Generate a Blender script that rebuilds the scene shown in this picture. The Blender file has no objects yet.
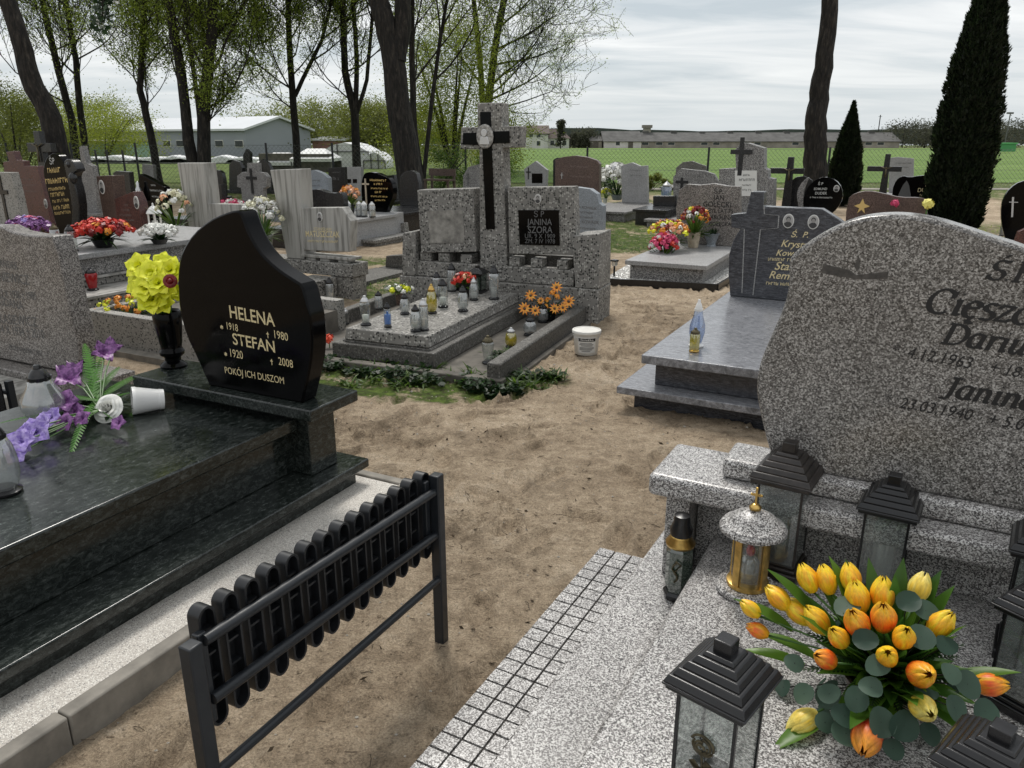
import bpy, bmesh, math, random
from mathutils import Vector, Matrix, noise
R=math.radians
random.seed(7)
def rnd(a,b): return random.uniform(a,b)
scene=bpy.context.scene
col=scene.collection
# ---------------------------------------------------------------- camera and measuring helpers
FPX=769.0; CH=1.6; TH=math.atan((384-138)/FPX); CC,SS=math.cos(TH),math.sin(TH)
def ray(px,py):
    x=(px-512)/FPX; v=(384-py)/FPX
    return (x,CC+v*SS,-SS+v*CC)
def G(px,py,z=0.0):
    r=ray(px,py); t=(z-CH)/r[2]; return Vector((r[0]*t,r[1]*t,z))
def P(px,py,Y):
    r=ray(px,py); t=Y/r[1]; return Vector((r[0]*t,Y,CH+r[2]*t))
class Frame:
    def __init__(s,deg):
        a=R(deg); s.a=a; s.v=(math.sin(a),math.cos(a)); s.u=(math.cos(a),-math.sin(a)); s.rz=-a
    def W(s,u,v,z=0.0): return Vector((u*s.u[0]+v*s.v[0],u*s.u[1]+v*s.v[1],z))
    def L(s,p): return (p[0]*s.u[0]+p[1]*s.u[1], p[0]*s.v[0]+p[1]*s.v[1], p[2])
    def V(s,px,py,v):
        r=ray(px,py); t=v/(r[0]*s.v[0]+r[1]*s.v[1]); p=(r[0]*t,r[1]*t)
        return (p[0]*s.u[0]+p[1]*s.u[1], CH+r[2]*t)
# ---------------------------------------------------------------- object helpers
def tag(o,label=None,cat=None,group=None,kind=None):
    if label: o['label']=label
    if cat: o['category']=cat
    if group: o['group']=group
    if kind: o['kind']=kind
    return o
def T(name,label,cat,loc=(0,0,0),rz=0.0,group=None,rot=None):
    o=bpy.data.objects.new(name,None); col.objects.link(o); o.empty_display_size=.1
    o.location=loc; o.rotation_euler=rot if rot else (0,0,rz)
    return tag(o,label,cat,group)
def dup(root,loc,rz=0.0,label=None,scale=None,rot=None):
    r=root.copy(); col.objects.link(r); r.location=loc; r.rotation_euler=rot if rot else (0,0,rz)
    if label: r['label']=label
    if scale: r.scale=(scale,)*3 if not hasattr(scale,'__len__') else scale
    for ch in list(root.children):
        c=ch.copy(); col.objects.link(c); c.parent=r
        for g in ch.children:
            d=g.copy(); col.objects.link(d); d.parent=c
    return r
class MB:
    def __init__(s,off=(0,0,0)): s.v=[]; s.f=[]; s.off=Vector(off); s.M=None
    def add(s,vs,fs):
        n=len(s.v)
        for p in vs:
            p=Vector(p)
            if s.M is not None: p=s.M@p
            s.v.append(p-s.off)
        s.f+=[tuple(i+n for i in f) for f in fs]; return s
    def box(s,x0,x1,y0,y1,z0,z1,tp=0.0,tpy=None):
        if tpy is None: tpy=tp
        vs=[(x0,y0,z0),(x1,y0,z0),(x1,y1,z0),(x0,y1,z0),(x0+tp,y0+tpy,z1),(x1-tp,y0+tpy,z1),(x1-tp,y1-tpy,z1),(x0+tp,y1-tpy,z1)]
        return s.add(vs,[(0,3,2,1),(4,5,6,7),(0,1,5,4),(1,2,6,5),(2,3,7,6),(3,0,4,7)])
    def prism(s,pts,y0,y1):       # outline in x,z going round; front at y0
        n=len(pts); vs=[(x,y0,z) for x,z in pts]+[(x,y1,z) for x,z in pts]
        a=sum(pts[i][0]*pts[(i+1)%n][1]-pts[(i+1)%n][0]*pts[i][1] for i in range(n))
        fr=list(range(n)); bk=list(range(n,2*n))[::-1]
        fs=[tuple(fr),tuple(bk)]+[(i,i+n,(i+1)%n+n,(i+1)%n) for i in range(n)]
        if a<0: fs=[f[::-1] for f in fs]
        return s.add(vs,fs)
    def hprism(s,pts,z0,z1):
        n=len(pts); vs=[(x,y,z0) for x,y in pts]+[(x,y,z1) for x,y in pts]
        a=sum(pts[i][0]*pts[(i+1)%n][1]-pts[(i+1)%n][0]*pts[i][1] for i in range(n))
        fs=[tuple(range(n))[::-1],tuple(range(n,2*n))]+[(i,(i+1)%n,(i+1)%n+n,i+n) for i in range(n)]
        if a<0: fs=[f[::-1] for f in fs]
        return s.add(vs,fs)
    def lathe(s,prof,c=(0,0,0),n=20,wob=None,sx=1,sy=1):
        vs=[];m=len(prof)
        for r,z in prof:
            for k in range(n):
                a=2*math.pi*k/n; rr=r*(1+(wob(a,z) if wob else 0))
                vs.append((c[0]+rr*math.cos(a)*sx,c[1]+rr*math.sin(a)*sy,c[2]+z))
        fs=[(i*n+k,i*n+(k+1)%n,(i+1)*n+(k+1)%n,(i+1)*n+k) for i in range(m-1) for k in range(n)]
        if prof[0][0]>1e-5: fs.append(tuple(range(n))[::-1])
        if prof[-1][0]>1e-5: fs.append(tuple((m-1)*n+k for k in range(n)))
        return s.add(vs,fs)
    def tube(s,path,rad,n=6,cap=True):
        path=[Vector(p) for p in path]; m=len(path)
        if not hasattr(rad,'__len__'): rad=[rad]*m
        vs=[]; up=Vector((0.31,0.17,0.93)); 
        for i,p in enumerate(path):
            d=(path[min(i+1,m-1)]-path[max(i-1,0)])
            if d.length<1e-9: d=Vector((0,0,1))
            d.normalize(); x=d.cross(up)
            if x.length<.05: x=d.cross(Vector((1,0,0)))
            x.normalize(); y=d.cross(x); up=-x.cross(d) if False else up
            for k in range(n):
                a=2*math.pi*k/n; vs.append(p+(x*math.cos(a)+y*math.sin(a))*rad[i])
        fs=[(i*n+k,i*n+(k+1)%n,(i+1)*n+(k+1)%n,(i+1)*n+k) for i in range(m-1) for k in range(n)]
        if cap: fs+= [tuple(range(n))[::-1],tuple((m-1)*n+k for k in range(n))]
        return s.add(vs,fs)
    def bar(s,a,b,w,h=None):
        h=h or w; a=Vector(a);b=Vector(b); d=(b-a).normalized(); up=Vector((0,0,1))
        if abs(d.z)>.95: up=Vector((0,1,0))
        x=d.cross(up).normalized(); y=x.cross(d).normalized()
        vs=[p+x*(i*w/2)+y*(j*h/2) for p in (a,b) for i,j in ((-1,-1),(1,-1),(1,1),(-1,1))]
        return s.add(vs,[(0,3,2,1),(4,5,6,7),(0,1,5,4),(1,2,6,5),(2,3,7,6),(3,0,4,7)])
    def ball(s,c,r,n=8,m=6,sz=1.0):
        prof=[(r*math.sin(math.pi*i/m)+(1e-6 if i in(0,m) else 0),-r*sz*math.cos(math.pi*i/m)) for i in range(m+1)]
        return s.lathe(prof,c,n)
    def patch(s,fn,nu,nv):
        vs=[fn(i/nu,j/nv) for i in range(nu+1) for j in range(nv+1)]
        return s.add(vs,[(i*(nv+1)+j,(i+1)*(nv+1)+j,(i+1)*(nv+1)+j+1,i*(nv+1)+j+1) for i in range(nu) for j in range(nv)])
    def build(s,name,mat,parent=None,smooth=False,bevel=0.0,solid=0.0,seg=2,autos=None,sub=0):
        me=bpy.data.meshes.new(name); me.from_pydata([tuple(p) for p in s.v],[],s.f); me.update()
        me.materials.append(mat)
        if smooth or autos: me.polygons.foreach_set('use_smooth',[True]*len(me.polygons))
        o=bpy.data.objects.new(name,me); col.objects.link(o)
        if parent: o.parent=parent
        if autos:
            me.set_sharp_from_angle(angle=R(autos))
        if solid:
            m=o.modifiers.new('s','SOLIDIFY'); m.thickness=solid; m.offset=0
        if bevel:
            m=o.modifiers.new('b','BEVEL'); m.width=bevel; m.segments=seg; m.limit_method='ANGLE'; m.angle_limit=R(35); m.harden_normals=False
            me.polygons.foreach_set('use_smooth',[True]*len(me.polygons)); me.set_sharp_from_angle(angle=R(30))
            m2=o.modifiers.new('w','WEIGHTED_NORMAL'); m2.keep_sharp=True
        if sub:
            m=o.modifiers.new('d','SUBSURF'); m.levels=sub; m.render_levels=sub
        return o
# ---------------------------------------------------------------- materials
class NM:
    def __init__(s,name):
        s.m=bpy.data.materials.new(name); s.m.use_nodes=True; s.t=s.m.node_tree; s.n=s.t.nodes; s.l=s.t.links
        s.b=s.n['Principled BSDF']; s.out=s.n['Material Output']
        s.tc=s.n.new('ShaderNodeTexCoord')
    def node(s,t,**k):
        n=s.n.new(t)
        for a,b in k.items():
            if a.startswith('i_'):
                key=a[2:].replace('_',' ')
                n.inputs[key].default_value=b
            else: setattr(n,a,b)
        return n
    def co(s,scale=(1,1,1),kind='Object',rot=(0,0,0)):
        m=s.node('ShaderNodeMapping'); m.inputs['Scale'].default_value=scale; m.inputs['Rotation'].default_value=rot
        s.l.new(s.tc.outputs[kind],m.inputs[0]); return m.outputs[0]
    def noise(s,scale,detail=4,rough=.55,co=None,out='Fac',dist=0):
        n=s.node('ShaderNodeTexNoise'); n.inputs['Scale'].default_value=scale; n.inputs['Detail'].default_value=detail; n.inputs['Roughness'].default_value=rough; n.inputs['Distortion'].default_value=dist
        s.l.new(co if co else s.tc.outputs['Object'],n.inputs['Vector']); return n.outputs[out]
    def vor(s,scale,out='Color',co=None,feature='F1',rnd=1):
        n=s.node('ShaderNodeTexVoronoi',feature=feature); n.inputs['Scale'].default_value=scale; n.inputs['Randomness'].default_value=rnd
        s.l.new(co if co else s.tc.outputs['Object'],n.inputs['Vector']); return n.outputs[out]
    def ramp(s,fac,stops,interp='LINEAR'):
        r=s.node('ShaderNodeValToRGB'); e=r.color_ramp; e.interpolation=interp
        while len(e.elements)<len(stops): e.elements.new(.5)
        for el,(p,c) in zip(e.elements,stops):
            el.position=p; el.color=(c,c,c,1) if not hasattr(c,'__len__') else (*c,1)
        s.l.new(fac,r.inputs[0]); return r.outputs[0]
    def mix(s,fac,a,b,mode='MIX'):
        m=s.node('ShaderNodeMix',data_type='RGBA',blend_type=mode)
        for sock,val in ((m.inputs[0],fac),(m.inputs[6],a),(m.inputs[7],b)):
            if hasattr(val,'is_linked') or isinstance(val,bpy.types.NodeSocket): s.l.new(val,sock)
            elif hasattr(val,'__len__'): sock.default_value=(*val,1)
            else: sock.default_value=val
        return m.outputs[2]
    def math(s,op,a,b=0.0):
        m=s.node('ShaderNodeMath',operation=op)
        for sock,val in ((m.inputs[0],a),(m.inputs[1],b)):
            if isinstance(val,bpy.types.NodeSocket): s.l.new(val,sock)
            else: sock.default_value=val
        return m.outputs[0]
    def sep(s,v):
        n=s.node('ShaderNodeSeparateXYZ'); s.l.new(v,n.inputs[0]); return n.outputs
    def bump(s,h,strength=.3,dist=.01):
        b=s.node('ShaderNodeBump'); b.inputs['Strength'].default_value=strength; b.inputs['Distance'].default_value=dist
        s.l.new(h,b.inputs['Height']); s.l.new(b.outputs[0],s.b.inputs['Normal']); return s
    def fin(s,color=None,rough=.5,metal=0,spec=None,**k):
        if color is not None:
            if isinstance(color,bpy.types.NodeSocket): s.l.new(color,s.b.inputs['Base Color'])
            else: s.b.inputs['Base Color'].default_value=(*color,1)
        if isinstance(rough,bpy.types.NodeSocket): s.l.new(rough,s.b.inputs['Roughness'])
        else: s.b.inputs['Roughness'].default_value=rough
        s.b.inputs['Metallic'].default_value=metal
        if spec is not None: s.b.inputs['Specular IOR Level'].default_value=spec
        for a,b in k.items(): s.b.inputs[a.replace('_',' ')].default_value=b
        return s.m
MT={}
def granite(name,stops,sc=150,rough=.3,dirt=.25,spec=.5,sc2=None):
    m=NM(name)
    a=m.noise(sc,3,.75); v=m.vor(sc2 or sc*1.25)
    g=m.sep(v)[0]
    f=m.math('ADD',m.math('MULTIPLY',a,.62),m.math('MULTIPLY',g,.38))
    c=m.ramp(f,stops)
    big=m.ramp(m.noise(2.2,5,.6),[(.3,1-dirt),(.7,1)])
    c=m.mix(1.0,c,big,'MULTIPLY')
    r=m.ramp(m.noise(6,5,.6),[(.3,rough+.14),(.7,rough)])
    m.bump(f,.05,.002)
    return m.fin(c,r,spec=spec)
MT['granite']=granite('speckled_grey_granite',[(.32,(.03,.028,.028)),(.42,(.15,.14,.137)),(.52,(.34,.325,.315)),(.63,(.72,.71,.69))],sc=185,rough=.26,sc2=300,dirt=.35)
MT['granite_face']=granite('polished_speckled_granite',[(.28,(.035,.033,.032)),(.41,(.11,.104,.098)),(.54,(.20,.19,.18)),(.70,(.48,.465,.445))],sc=165,rough=.16,sc2=260)
MT['granite_far']=granite('grey_granite',[(.34,(.05,.05,.05)),(.5,(.17,.165,.16)),(.62,(.36,.35,.34))],sc=90,rough=.4)
MT['granite_brown']=granite('brown_grey_granite',[(.32,(.04,.035,.032)),(.5,(.16,.145,.135)),(.64,(.34,.32,.30))],sc=120,rough=.3)
MT['pale']=granite('pale_grey_granite',[(.3,(.18,.18,.18)),(.5,(.30,.30,.30)),(.65,(.42,.42,.42))],sc=140,rough=.4)
MT['paleblue']=granite('pale_blue_granite',[(.3,(.15,.17,.19)),(.5,(.23,.26,.29)),(.65,(.33,.36,.39))],sc=140,rough=.35)
MT['red']=granite('red_granite',[(.3,(.02,.008,.007)),(.5,(.085,.028,.022)),(.66,(.15,.06,.05))],sc=110,rough=.22)
MT['brown']=granite('brown_granite',[(.3,(.03,.018,.014)),(.5,(.09,.055,.045)),(.66,(.16,.11,.09))],sc=110,rough=.25)
MT['black']=granite('black_polished_granite',[(.3,(.001,.001,.0012)),(.5,(.0018,.0018,.002)),(.7,(.0035,.0035,.004))],sc=200,rough=.03,dirt=.1,spec=.13)
MT['blackfar']=granite('black_granite',[(.3,(.006,.006,.007)),(.5,(.012,.012,.013)),(.7,(.03,.03,.03))],sc=120,rough=.18,dirt=.1)
def streaky(name,stops,rough,sc=26,st=(1,1,5)):
    m=NM(name); co=m.co(st)
    a=m.noise(sc,6,.7,co=co,dist=.6); b=m.noise(220,2,.6)
    f=m.math('ADD',m.math('MULTIPLY',a,.78),m.math('MULTIPLY',b,.22))
    c=m.ramp(f,stops); r=m.ramp(m.noise(5,5,.65),[(.3,rough+.2),(.7,rough)])
    m.bump(m.noise(9,4,.6),.04,.004)
    return m.fin(c,r)
MT['darkgreen']=streaky('dark_green_granite',[(.36,(.004,.006,.005)),(.48,(.014,.018,.016)),(.57,(.035,.041,.038)),(.68,(.09,.10,.095))],.07,sc=34,st=(2.0,.9,2.0))
MT['blue']=streaky('blue_streaked_granite',[(.34,(.012,.013,.017)),(.48,(.04,.042,.05)),(.58,(.085,.088,.10)),(.7,(.17,.175,.19))],.16)
MT['blue_sheen']=streaky('blue_granite_painted_sheen',[(.34,(.07,.073,.08)),(.48,(.16,.165,.178)),(.58,(.26,.265,.285)),(.7,(.40,.405,.42))],.12,st=(1.0,4,1))  # paler blue granite for slab tops, light reflections painted into its colour
def terrazzo(name,base,sc=85,dark=.02,light=.5,th=(.28,.62),weather=.45):
    m=NM(name); v=m.node('ShaderNodeTexVoronoi'); v.inputs['Scale'].default_value=sc; m.l.new(m.tc.outputs['Object'],v.inputs['Vector'])
    col_=m.ramp(m.sep(v.outputs['Color'])[0],[(0,(dark,dark,dark)),(th[0],(dark*1.8,dark*1.7,dark*1.6)),(th[0]+.02,base),(th[1],base),(th[1]+.02,(light*.8,light*.78,light*.72)),(1,(light,light*.97,light*.92))],'CONSTANT')
    edge=m.ramp(v.outputs['Distance'],[(.42,0),(.5,1)])
    c=m.mix(edge,col_,base)
    w=m.ramp(m.noise(3.5,7,.7),[(.32,1),(.62,0)])
    c=m.mix(m.math('MULTIPLY',w,weather),c,(base[0]*.45,base[1]*.45,base[2]*.40))
    m.bump(m.noise(60,4,.6),.15,.003)
    return m.fin(c,.7)
MT['terrazzo']=terrazzo('weathered_terrazzo',(.20,.192,.178),sc=52,light=.52,dark=.014,th=(.34,.66),weather=.4)
MT['terrazzo_dark']=terrazzo('dirty_terrazzo',(.085,.08,.072),sc=75,light=.22,dark=.02)
MT['terrazzo_pale']=terrazzo('pale_terrazzo',(.27,.26,.24),sc=70,light=.45,weather=.3)
MT['aggregate']=terrazzo('washed_aggregate',(.44,.41,.37),sc=240,light=.85,dark=.14,th=(.14,.42),weather=.12)
MT['tiles']=None
def simple(name,c,rough=.5,metal=0,nz=0.0,nsc=20,bump=0,**k):
    m=NM(name)
    cc=c
    if nz:
        cc=m.mix(m.ramp(m.noise(nsc,5,.6),[(.3,0),(.7,1)]),tuple(x*(1-nz) for x in c),tuple(min(1,x*(1+nz)) for x in c))
    if bump: m.bump(m.noise(nsc*4,4,.6),bump,.003)
    return m.fin(cc,rough,metal,**k)
MT['concrete']=simple('weathered_concrete',(.20,.185,.16),.85,nz=.35,nsc=9,bump=.3)
MT['concrete_dark']=simple('stained_concrete',(.11,.10,.085),.9,nz=.45,nsc=6,bump=.4)
MT['plaster']=simple('flaking_plaster',(.22,.21,.19),.85,nz=.5,nsc=14,bump=.2)
m=NM('veined_marble'); w=m.node('ShaderNodeTexNoise'); w.inputs['Scale'].default_value=5; w.inputs['Detail'].default_value=8; w.inputs['Distortion'].default_value=.35
m.l.new(m.co((5,2,.35)),w.inputs['Vector'])
MT['marble']=m.fin(m.mix(m.ramp(w.outputs[0],[(.36,0),(.5,.8),(.62,1)]),(.17,.165,.15),(.37,.36,.335)),.45)
MT['blackmetal']=None
m=NM('black_painted_steel'); rs=m.ramp(m.noise(45,6,.75),[(.66,0),(.72,1)]); MT['blackmetal']=m.fin(m.mix(m.math('MULTIPLY',rs,.7),m.mix(m.noise(9,5,.6),(.008,.010,.013),(.018,.021,.025)),(.07,.045,.03)),m.ramp(m.noise(25,5,.7),[(.35,.5),(.65,.28)]))
MT['blackplastic']=simple('black_plastic',(.010,.010,.011),.26,nz=.5,nsc=12,bump=.12)
MT['slat']=simple('black_plastic_slat',(.010,.011,.013),.42,nz=.5,nsc=18,bump=.1)
MT['bronze']=simple('aged_bronze',(.10,.085,.05),.55,.6,nz=.5,nsc=60)
MT['gold']=simple('brass',(.60,.40,.13),.3,1,nz=.3,nsc=40)
MT['goldletter']=simple('gold_lettering',(.62,.52,.30),.5,0,nz=.35,nsc=160)
MT['goldbright']=simple('bright_gold_lettering',(.62,.44,.16),.45,0)
MT['blackletter']=simple('black_lettering',(.006,.006,.007),.5)
MT['greyletter']=simple('grey_lettering',(.10,.10,.10),.6)
MT['whiteletter']=simple('white_lettering',(.5,.5,.48),.6)
MT['faintletter']=simple('faint_lettering',(.17,.13,.12),.6)
MT['white']=simple('white_plastic',(.72,.72,.71),.4,nz=.06,nsc=8)
MT['whitedirty']=simple('dirty_white_plastic',(.62,.61,.57),.55,nz=.15,nsc=9)
MT['porcelain']=simple('porcelain',(.62,.62,.60),.2)
MT['photo_dark']=simple('dark_photo_print',(.04,.04,.042),.35)
MT['photo_mid']=simple('grey_photo_print',(.36,.35,.34),.35)
MT['silver']=simple('silver_foil',(.55,.55,.55),.35,.8)
MT['stem']=simple('green_stem',(.05,.13,.02),.5,nz=.3)
MT['blue_plastic']=simple('blue_plastic',(.02,.16,.55),.35)
MT['clay']=simple('ceramic_beige',(.42,.36,.27),.6,nz=.3)
def petal(name,a,b,sc=60,rough=.45):
    m=NM(name); f=m.ramp(m.noise(sc,4,.6),[(.4,0),(.62,1)])
    x=m.fin(m.mix(f,a,b),rough); m.b.inputs['Subsurface Weight'].default_value=.12; m.b.inputs['Subsurface Radius'].default_value=(.01,.01,.01); m.b.inputs['Subsurface Scale'].default_value=.3
    return x
def tulipmat(name,base,streak,amt):
    m=NM(name); z=m.sep(m.tc.outputs['Object'])[2]
    st=m.noise(70,4,.6,co=m.co((1,1,.16)))
    g=m.math('MULTIPLY',m.ramp(m.math('MULTIPLY',z,12),[(.0,.35),(.45,1),(.95,.25)]),m.ramp(st,[(.40-amt*.18,0),(.60-amt*.12,1)]))
    c=m.mix(g,base,streak); c=m.mix(1,c,m.ramp(m.noise(160,4,.6,co=m.co((1,1,.12))),[(.3,.72),(.6,1.08)]),'MULTIPLY'); m.bump(m.noise(220,3,.6,co=m.co((1,1,.10))),.5,.002); return m.fin(c,.42)
MT['tul_y']=tulipmat('yellow_tulip_petals',(.80,.60,.02),(.80,.32,.01),.25)
MT['tul_o']=tulipmat('orange_tulip_petals',(.82,.52,.02),(.74,.09,.01),.8)
MT['tul_r']=tulipmat('red_tulip_petals',(.80,.38,.03),(.60,.02,.015),1.7)
MT['tul_p']=tulipmat('pale_yellow_tulip_petals',(.72,.62,.16),(.75,.50,.04),.2)
MT['yellow']=petal('yellow_petals',(.66,.70,.01),(.86,.86,.05),sc=25)
MT['redp']=petal('red_petals',(.50,.012,.01),(.65,.05,.02))
MT['dkred']=petal('dark_red_petals',(.14,.005,.008),(.25,.01,.01))
MT['pink']=petal('pink_petals',(.50,.03,.12),(.70,.10,.20))
MT['orange']=petal('orange_petals',(.72,.20,.02),(.80,.42,.05))
MT['peach']=petal('peach_petals',(.72,.30,.16),(.78,.50,.30))
MT['whitep']=petal('white_petals',(.66,.66,.62),(.80,.80,.76))
MT['cream']=petal('cream_petals',(.66,.64,.42),(.78,.76,.60))
MT['purple']=petal('lilac_petals',(.22,.14,.48),(.48,.38,.72))
MT['dkpurple']=petal('dark_purple_petals',(.09,.02,.12),(.30,.12,.34))
def leafm(name,a,b,rough=.45,isl=True,sc=3):
    m=NM(name); g=m.node('ShaderNodeNewGeometry')
    f=g.outputs['Random Per Island'] if isl else m.noise(sc,4,.6)
    x=m.fin(m.mix(f,a,b),rough)
    # translucent share
    tr=m.node('ShaderNodeBsdfTranslucent'); ms=m.node('ShaderNodeMixShader'); ms.inputs[0].default_value=.55
    m.l.new(m.b.inputs['Base Color'].links[0].from_socket,tr.inputs[0]); m.l.new(m.b.outputs[0],ms.inputs[1]); m.l.new(tr.outputs[0],ms.inputs[2]); m.l.new(ms.outputs[0],m.out.inputs[0])
    return x
MT['leaf_tulip']=leafm('tulip_leaves',(.04,.12,.018),(.14,.28,.03),.35)
MT['euca']=leafm('eucalyptus_leaves',(.035,.08,.055),(.10,.17,.12),.5)
MT['fern']=leafm('fern_leaves',(.05,.20,.02),(.12,.33,.03),.4,isl=False,sc=8)
MT['leaf_dark']=leafm('dark_green_leaves',(.012,.03,.01),(.03,.07,.018))
MT['leaf_mid']=leafm('mid_green_leaves',(.04,.09,.015),(.10,.17,.02))
MT['leaf_tree']=leafm('spring_leaves',(.15,.21,.03),(.38,.47,.07),.5)
MT['leaf_lime']=leafm('lime_leaves',(.14,.18,.015),(.34,.39,.04),.5)
MT['leaf_forest']=leafm('woodland_leaves',(.09,.11,.02),(.22,.25,.045),.6)
MT['leaf_far']=leafm('distant_leaves',(.045,.05,.035),(.08,.085,.05),.7)
MT['thuja']=leafm('thuja_foliage',(.004,.009,.003),(.016,.03,.009),.6)
MT['bark']=None
m=NM('tree_bark'); co=m.co((7,7,1.6)); b=m.noise(2.2,8,.7,co=co,dist=.5)
vv=m.vor(2.6,'Distance',co=m.co((6,6,1.3)))
m.bump(m.math('ADD',b,vv),.9,.04)
MT['bark']=m.fin(m.ramp(b,[(.38,(.002,.0017,.0015)),(.50,(.011,.009,.0075)),(.60,(.03,.025,.02)),(.70,(.075,.064,.054))]),.9)
MT['twig']=simple('twig_bark',(.018,.015,.012),.9)
def glassm(name,tint=(1,1,1),dens=.12,rough=.03,edge=.8):
    m=NM(name); tr=m.node('ShaderNodeBsdfTransparent'); tr.inputs[0].default_value=(*tint,1)
    gl=m.node('ShaderNodeBsdfGlossy'); gl.inputs['Roughness'].default_value=rough
    df=m.node('ShaderNodeBsdfDiffuse'); df.inputs[0].default_value=(*[.55*t for t in tint],1)
    lw=m.node('ShaderNodeLayerWeight'); lw.inputs[0].default_value=.35
    f=m.ramp(lw.outputs['Facing'],[(0,dens*.55),(1,edge)])
    m1=m.node('ShaderNodeMixShader'); m1.inputs[0].default_value=dens; m.l.new(tr.outputs[0],m1.inputs[1]); m.l.new(df.outputs[0],m1.inputs[2])
    m2=m.node('ShaderNodeMixShader'); m.l.new(f,m2.inputs[0]); m.l.new(m1.outputs[0],m2.inputs[1]); m.l.new(gl.outputs[0],m2.inputs[2])
    m.l.new(m2.outputs[0],m.out.inputs[0]); return m.m
MT['glass']=glassm('clear_glass',(.88,.91,.90),.09,.04,.6)
MT['glassfrost']=glassm('frosted_glass',(.80,.83,.83),.36,.15,.6)
MT['glassyellow']=glassm('yellow_tinted_glass',(.85,.75,.05),.45,.1,.4)
MT['glassblue']=glassm('blue_tinted_glass',(.6,.72,.95),.3,.08,.5)
MT['glassgreen']=glassm('dark_green_glass',(.25,.35,.28),.25,.05,.5)
MT['glassred']=simple('red_glass',(.25,.006,.008),.15)
MT['wax']=simple('white_candle',(.62,.62,.58),.5,nz=.1)
MT['waxyellow']=simple('yellow_candle',(.65,.50,.03),.45)
MT['waxred']=simple('red_candle',(.45,.01,.015),.4)
# ================================================================ camera, world, sun
cam=bpy.data.cameras.new('camera'); co_=bpy.data.objects.new('camera',cam); col.objects.link(co_); scene.camera=co_
cam.sensor_width=36; cam.lens=36*FPX/1024; cam.clip_start=.03; cam.clip_end=5000
co_.location=(0,0,CH); co_.rotation_euler=(math.pi/2-TH,0,0)
scene.view_settings.view_transform='Standard'; scene.view_settings.look='None'; scene.view_settings.exposure=0
SUN_EL,SUN_AZ=58,-8      # azimuth from +Y towards +X
w=bpy.data.worlds.new('World'); scene.world=w; w.use_nodes=True
nt=w.node_tree; N=nt.nodes; Lk=nt.links; bg=N['Background']
sky=N.new('ShaderNodeTexSky'); sky.sky_type='NISHITA'; sky.sun_disc=False; sky.sun_elevation=R(SUN_EL); sky.sun_rotation=R(SUN_AZ); sky.dust_density=2
tc=N.new('ShaderNodeTexCoord'); sp=N.new('ShaderNodeSeparateXYZ'); Lk.new(tc.outputs['Generated'],sp.inputs[0])
def wm(op,a,b=0.0):
    n=N.new('ShaderNodeMath'); n.operation=op
    for s_,x in ((n.inputs[0],a),(n.inputs[1],b)):
        if isinstance(x,bpy.types.NodeSocket): Lk.new(x,s_)
        else: s_.default_value=x
    return n.outputs[0]
zz=wm('ADD',wm('MAXIMUM',sp.outputs[2],0.0),.10)
cx=N.new('ShaderNodeCombineXYZ'); Lk.new(wm('DIVIDE',sp.outputs[0],zz),cx.inputs[0]); Lk.new(wm('DIVIDE',sp.outputs[1],zz),cx.inputs[1])
def wn(scale,det,st,rot=0,dist=0):
    mp=N.new('ShaderNodeMapping'); mp.inputs['Scale'].default_value=st; mp.inputs['Rotation'].default_value=(0,0,rot); Lk.new(cx.outputs[0],mp.inputs[0])
    n=N.new('ShaderNodeTexNoise'); n.inputs['Scale'].default_value=scale; n.inputs['Detail'].default_value=det; n.inputs['Roughness'].default_value=.55; n.inputs['Distortion'].default_value=dist
    Lk.new(mp.outputs[0],n.inputs[0]); return n.outputs[0]
def wr(f,stops):
    r=N.new('ShaderNodeValToRGB'); e=r.color_ramp
    while len(e.elements)<len(stops): e.elements.new(.5)
    for el,(p,c) in zip(e.elements,stops): el.position=p; el.color=(*c,1)
    Lk.new(f,r.inputs[0]); return r.outputs[0]
n1=wn(1.1,8,(.55,1.3,1),.12,.7); n2=wn(.22,3,(.7,1.0,1),.3)
f=wm('ADD',wm('MULTIPLY',n1,.75),wm('MULTIPLY',n2,.25))
cl=wr(f,[(.37,(.55,.62,.67)),(.46,(.77,.81,.835)),(.54,(.98,.985,.985)),(.64,(1.2,1.19,1.17))])
hz=wr(sp.outputs[2],[(0,(1,1,1)),(.07,(.5,.5,.5)),(.22,(0,0,0))])
mx=N.new('ShaderNodeMix'); mx.data_type='RGBA'; Lk.new(hz,mx.inputs[0]); Lk.new(cl,mx.inputs[6]); mx.inputs[7].default_value=(.72,.78,.81,1)
# thin spots let a little of the physical sky through
sc_=N.new('ShaderNodeMix'); sc_.data_type='RGBA'; sc_.blend_type='MULTIPLY'; sc_.inputs[0].default_value=1; Lk.new(sky.outputs[0],sc_.inputs[6]); sc_.inputs[7].default_value=(.1,.1,.1,1)
m3=N.new('ShaderNodeMix'); m3.data_type='RGBA'; m3.inputs[0].default_value=.9; Lk.new(sc_.outputs[2],m3.inputs[6]); Lk.new(mx.outputs[2],m3.inputs[7])
Lk.new(m3.outputs[2],bg.inputs[0]); bg.inputs[1].default_value=1.0
sl=bpy.data.lights.new('sun','SUN'); sl.energy=2.75; sl.angle=R(18); sl.color=(1,.96,.9)
so=bpy.data.objects.new('sun',sl); col.objects.link(so)
sd=Vector((math.sin(R(SUN_AZ))*math.cos(R(SUN_EL)),math.cos(R(SUN_AZ))*math.cos(R(SUN_EL)),math.sin(R(SUN_EL))))
so.rotation_euler=sd.to_track_quat('Z','Y').to_euler(); so.location=(0,0,30)
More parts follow.
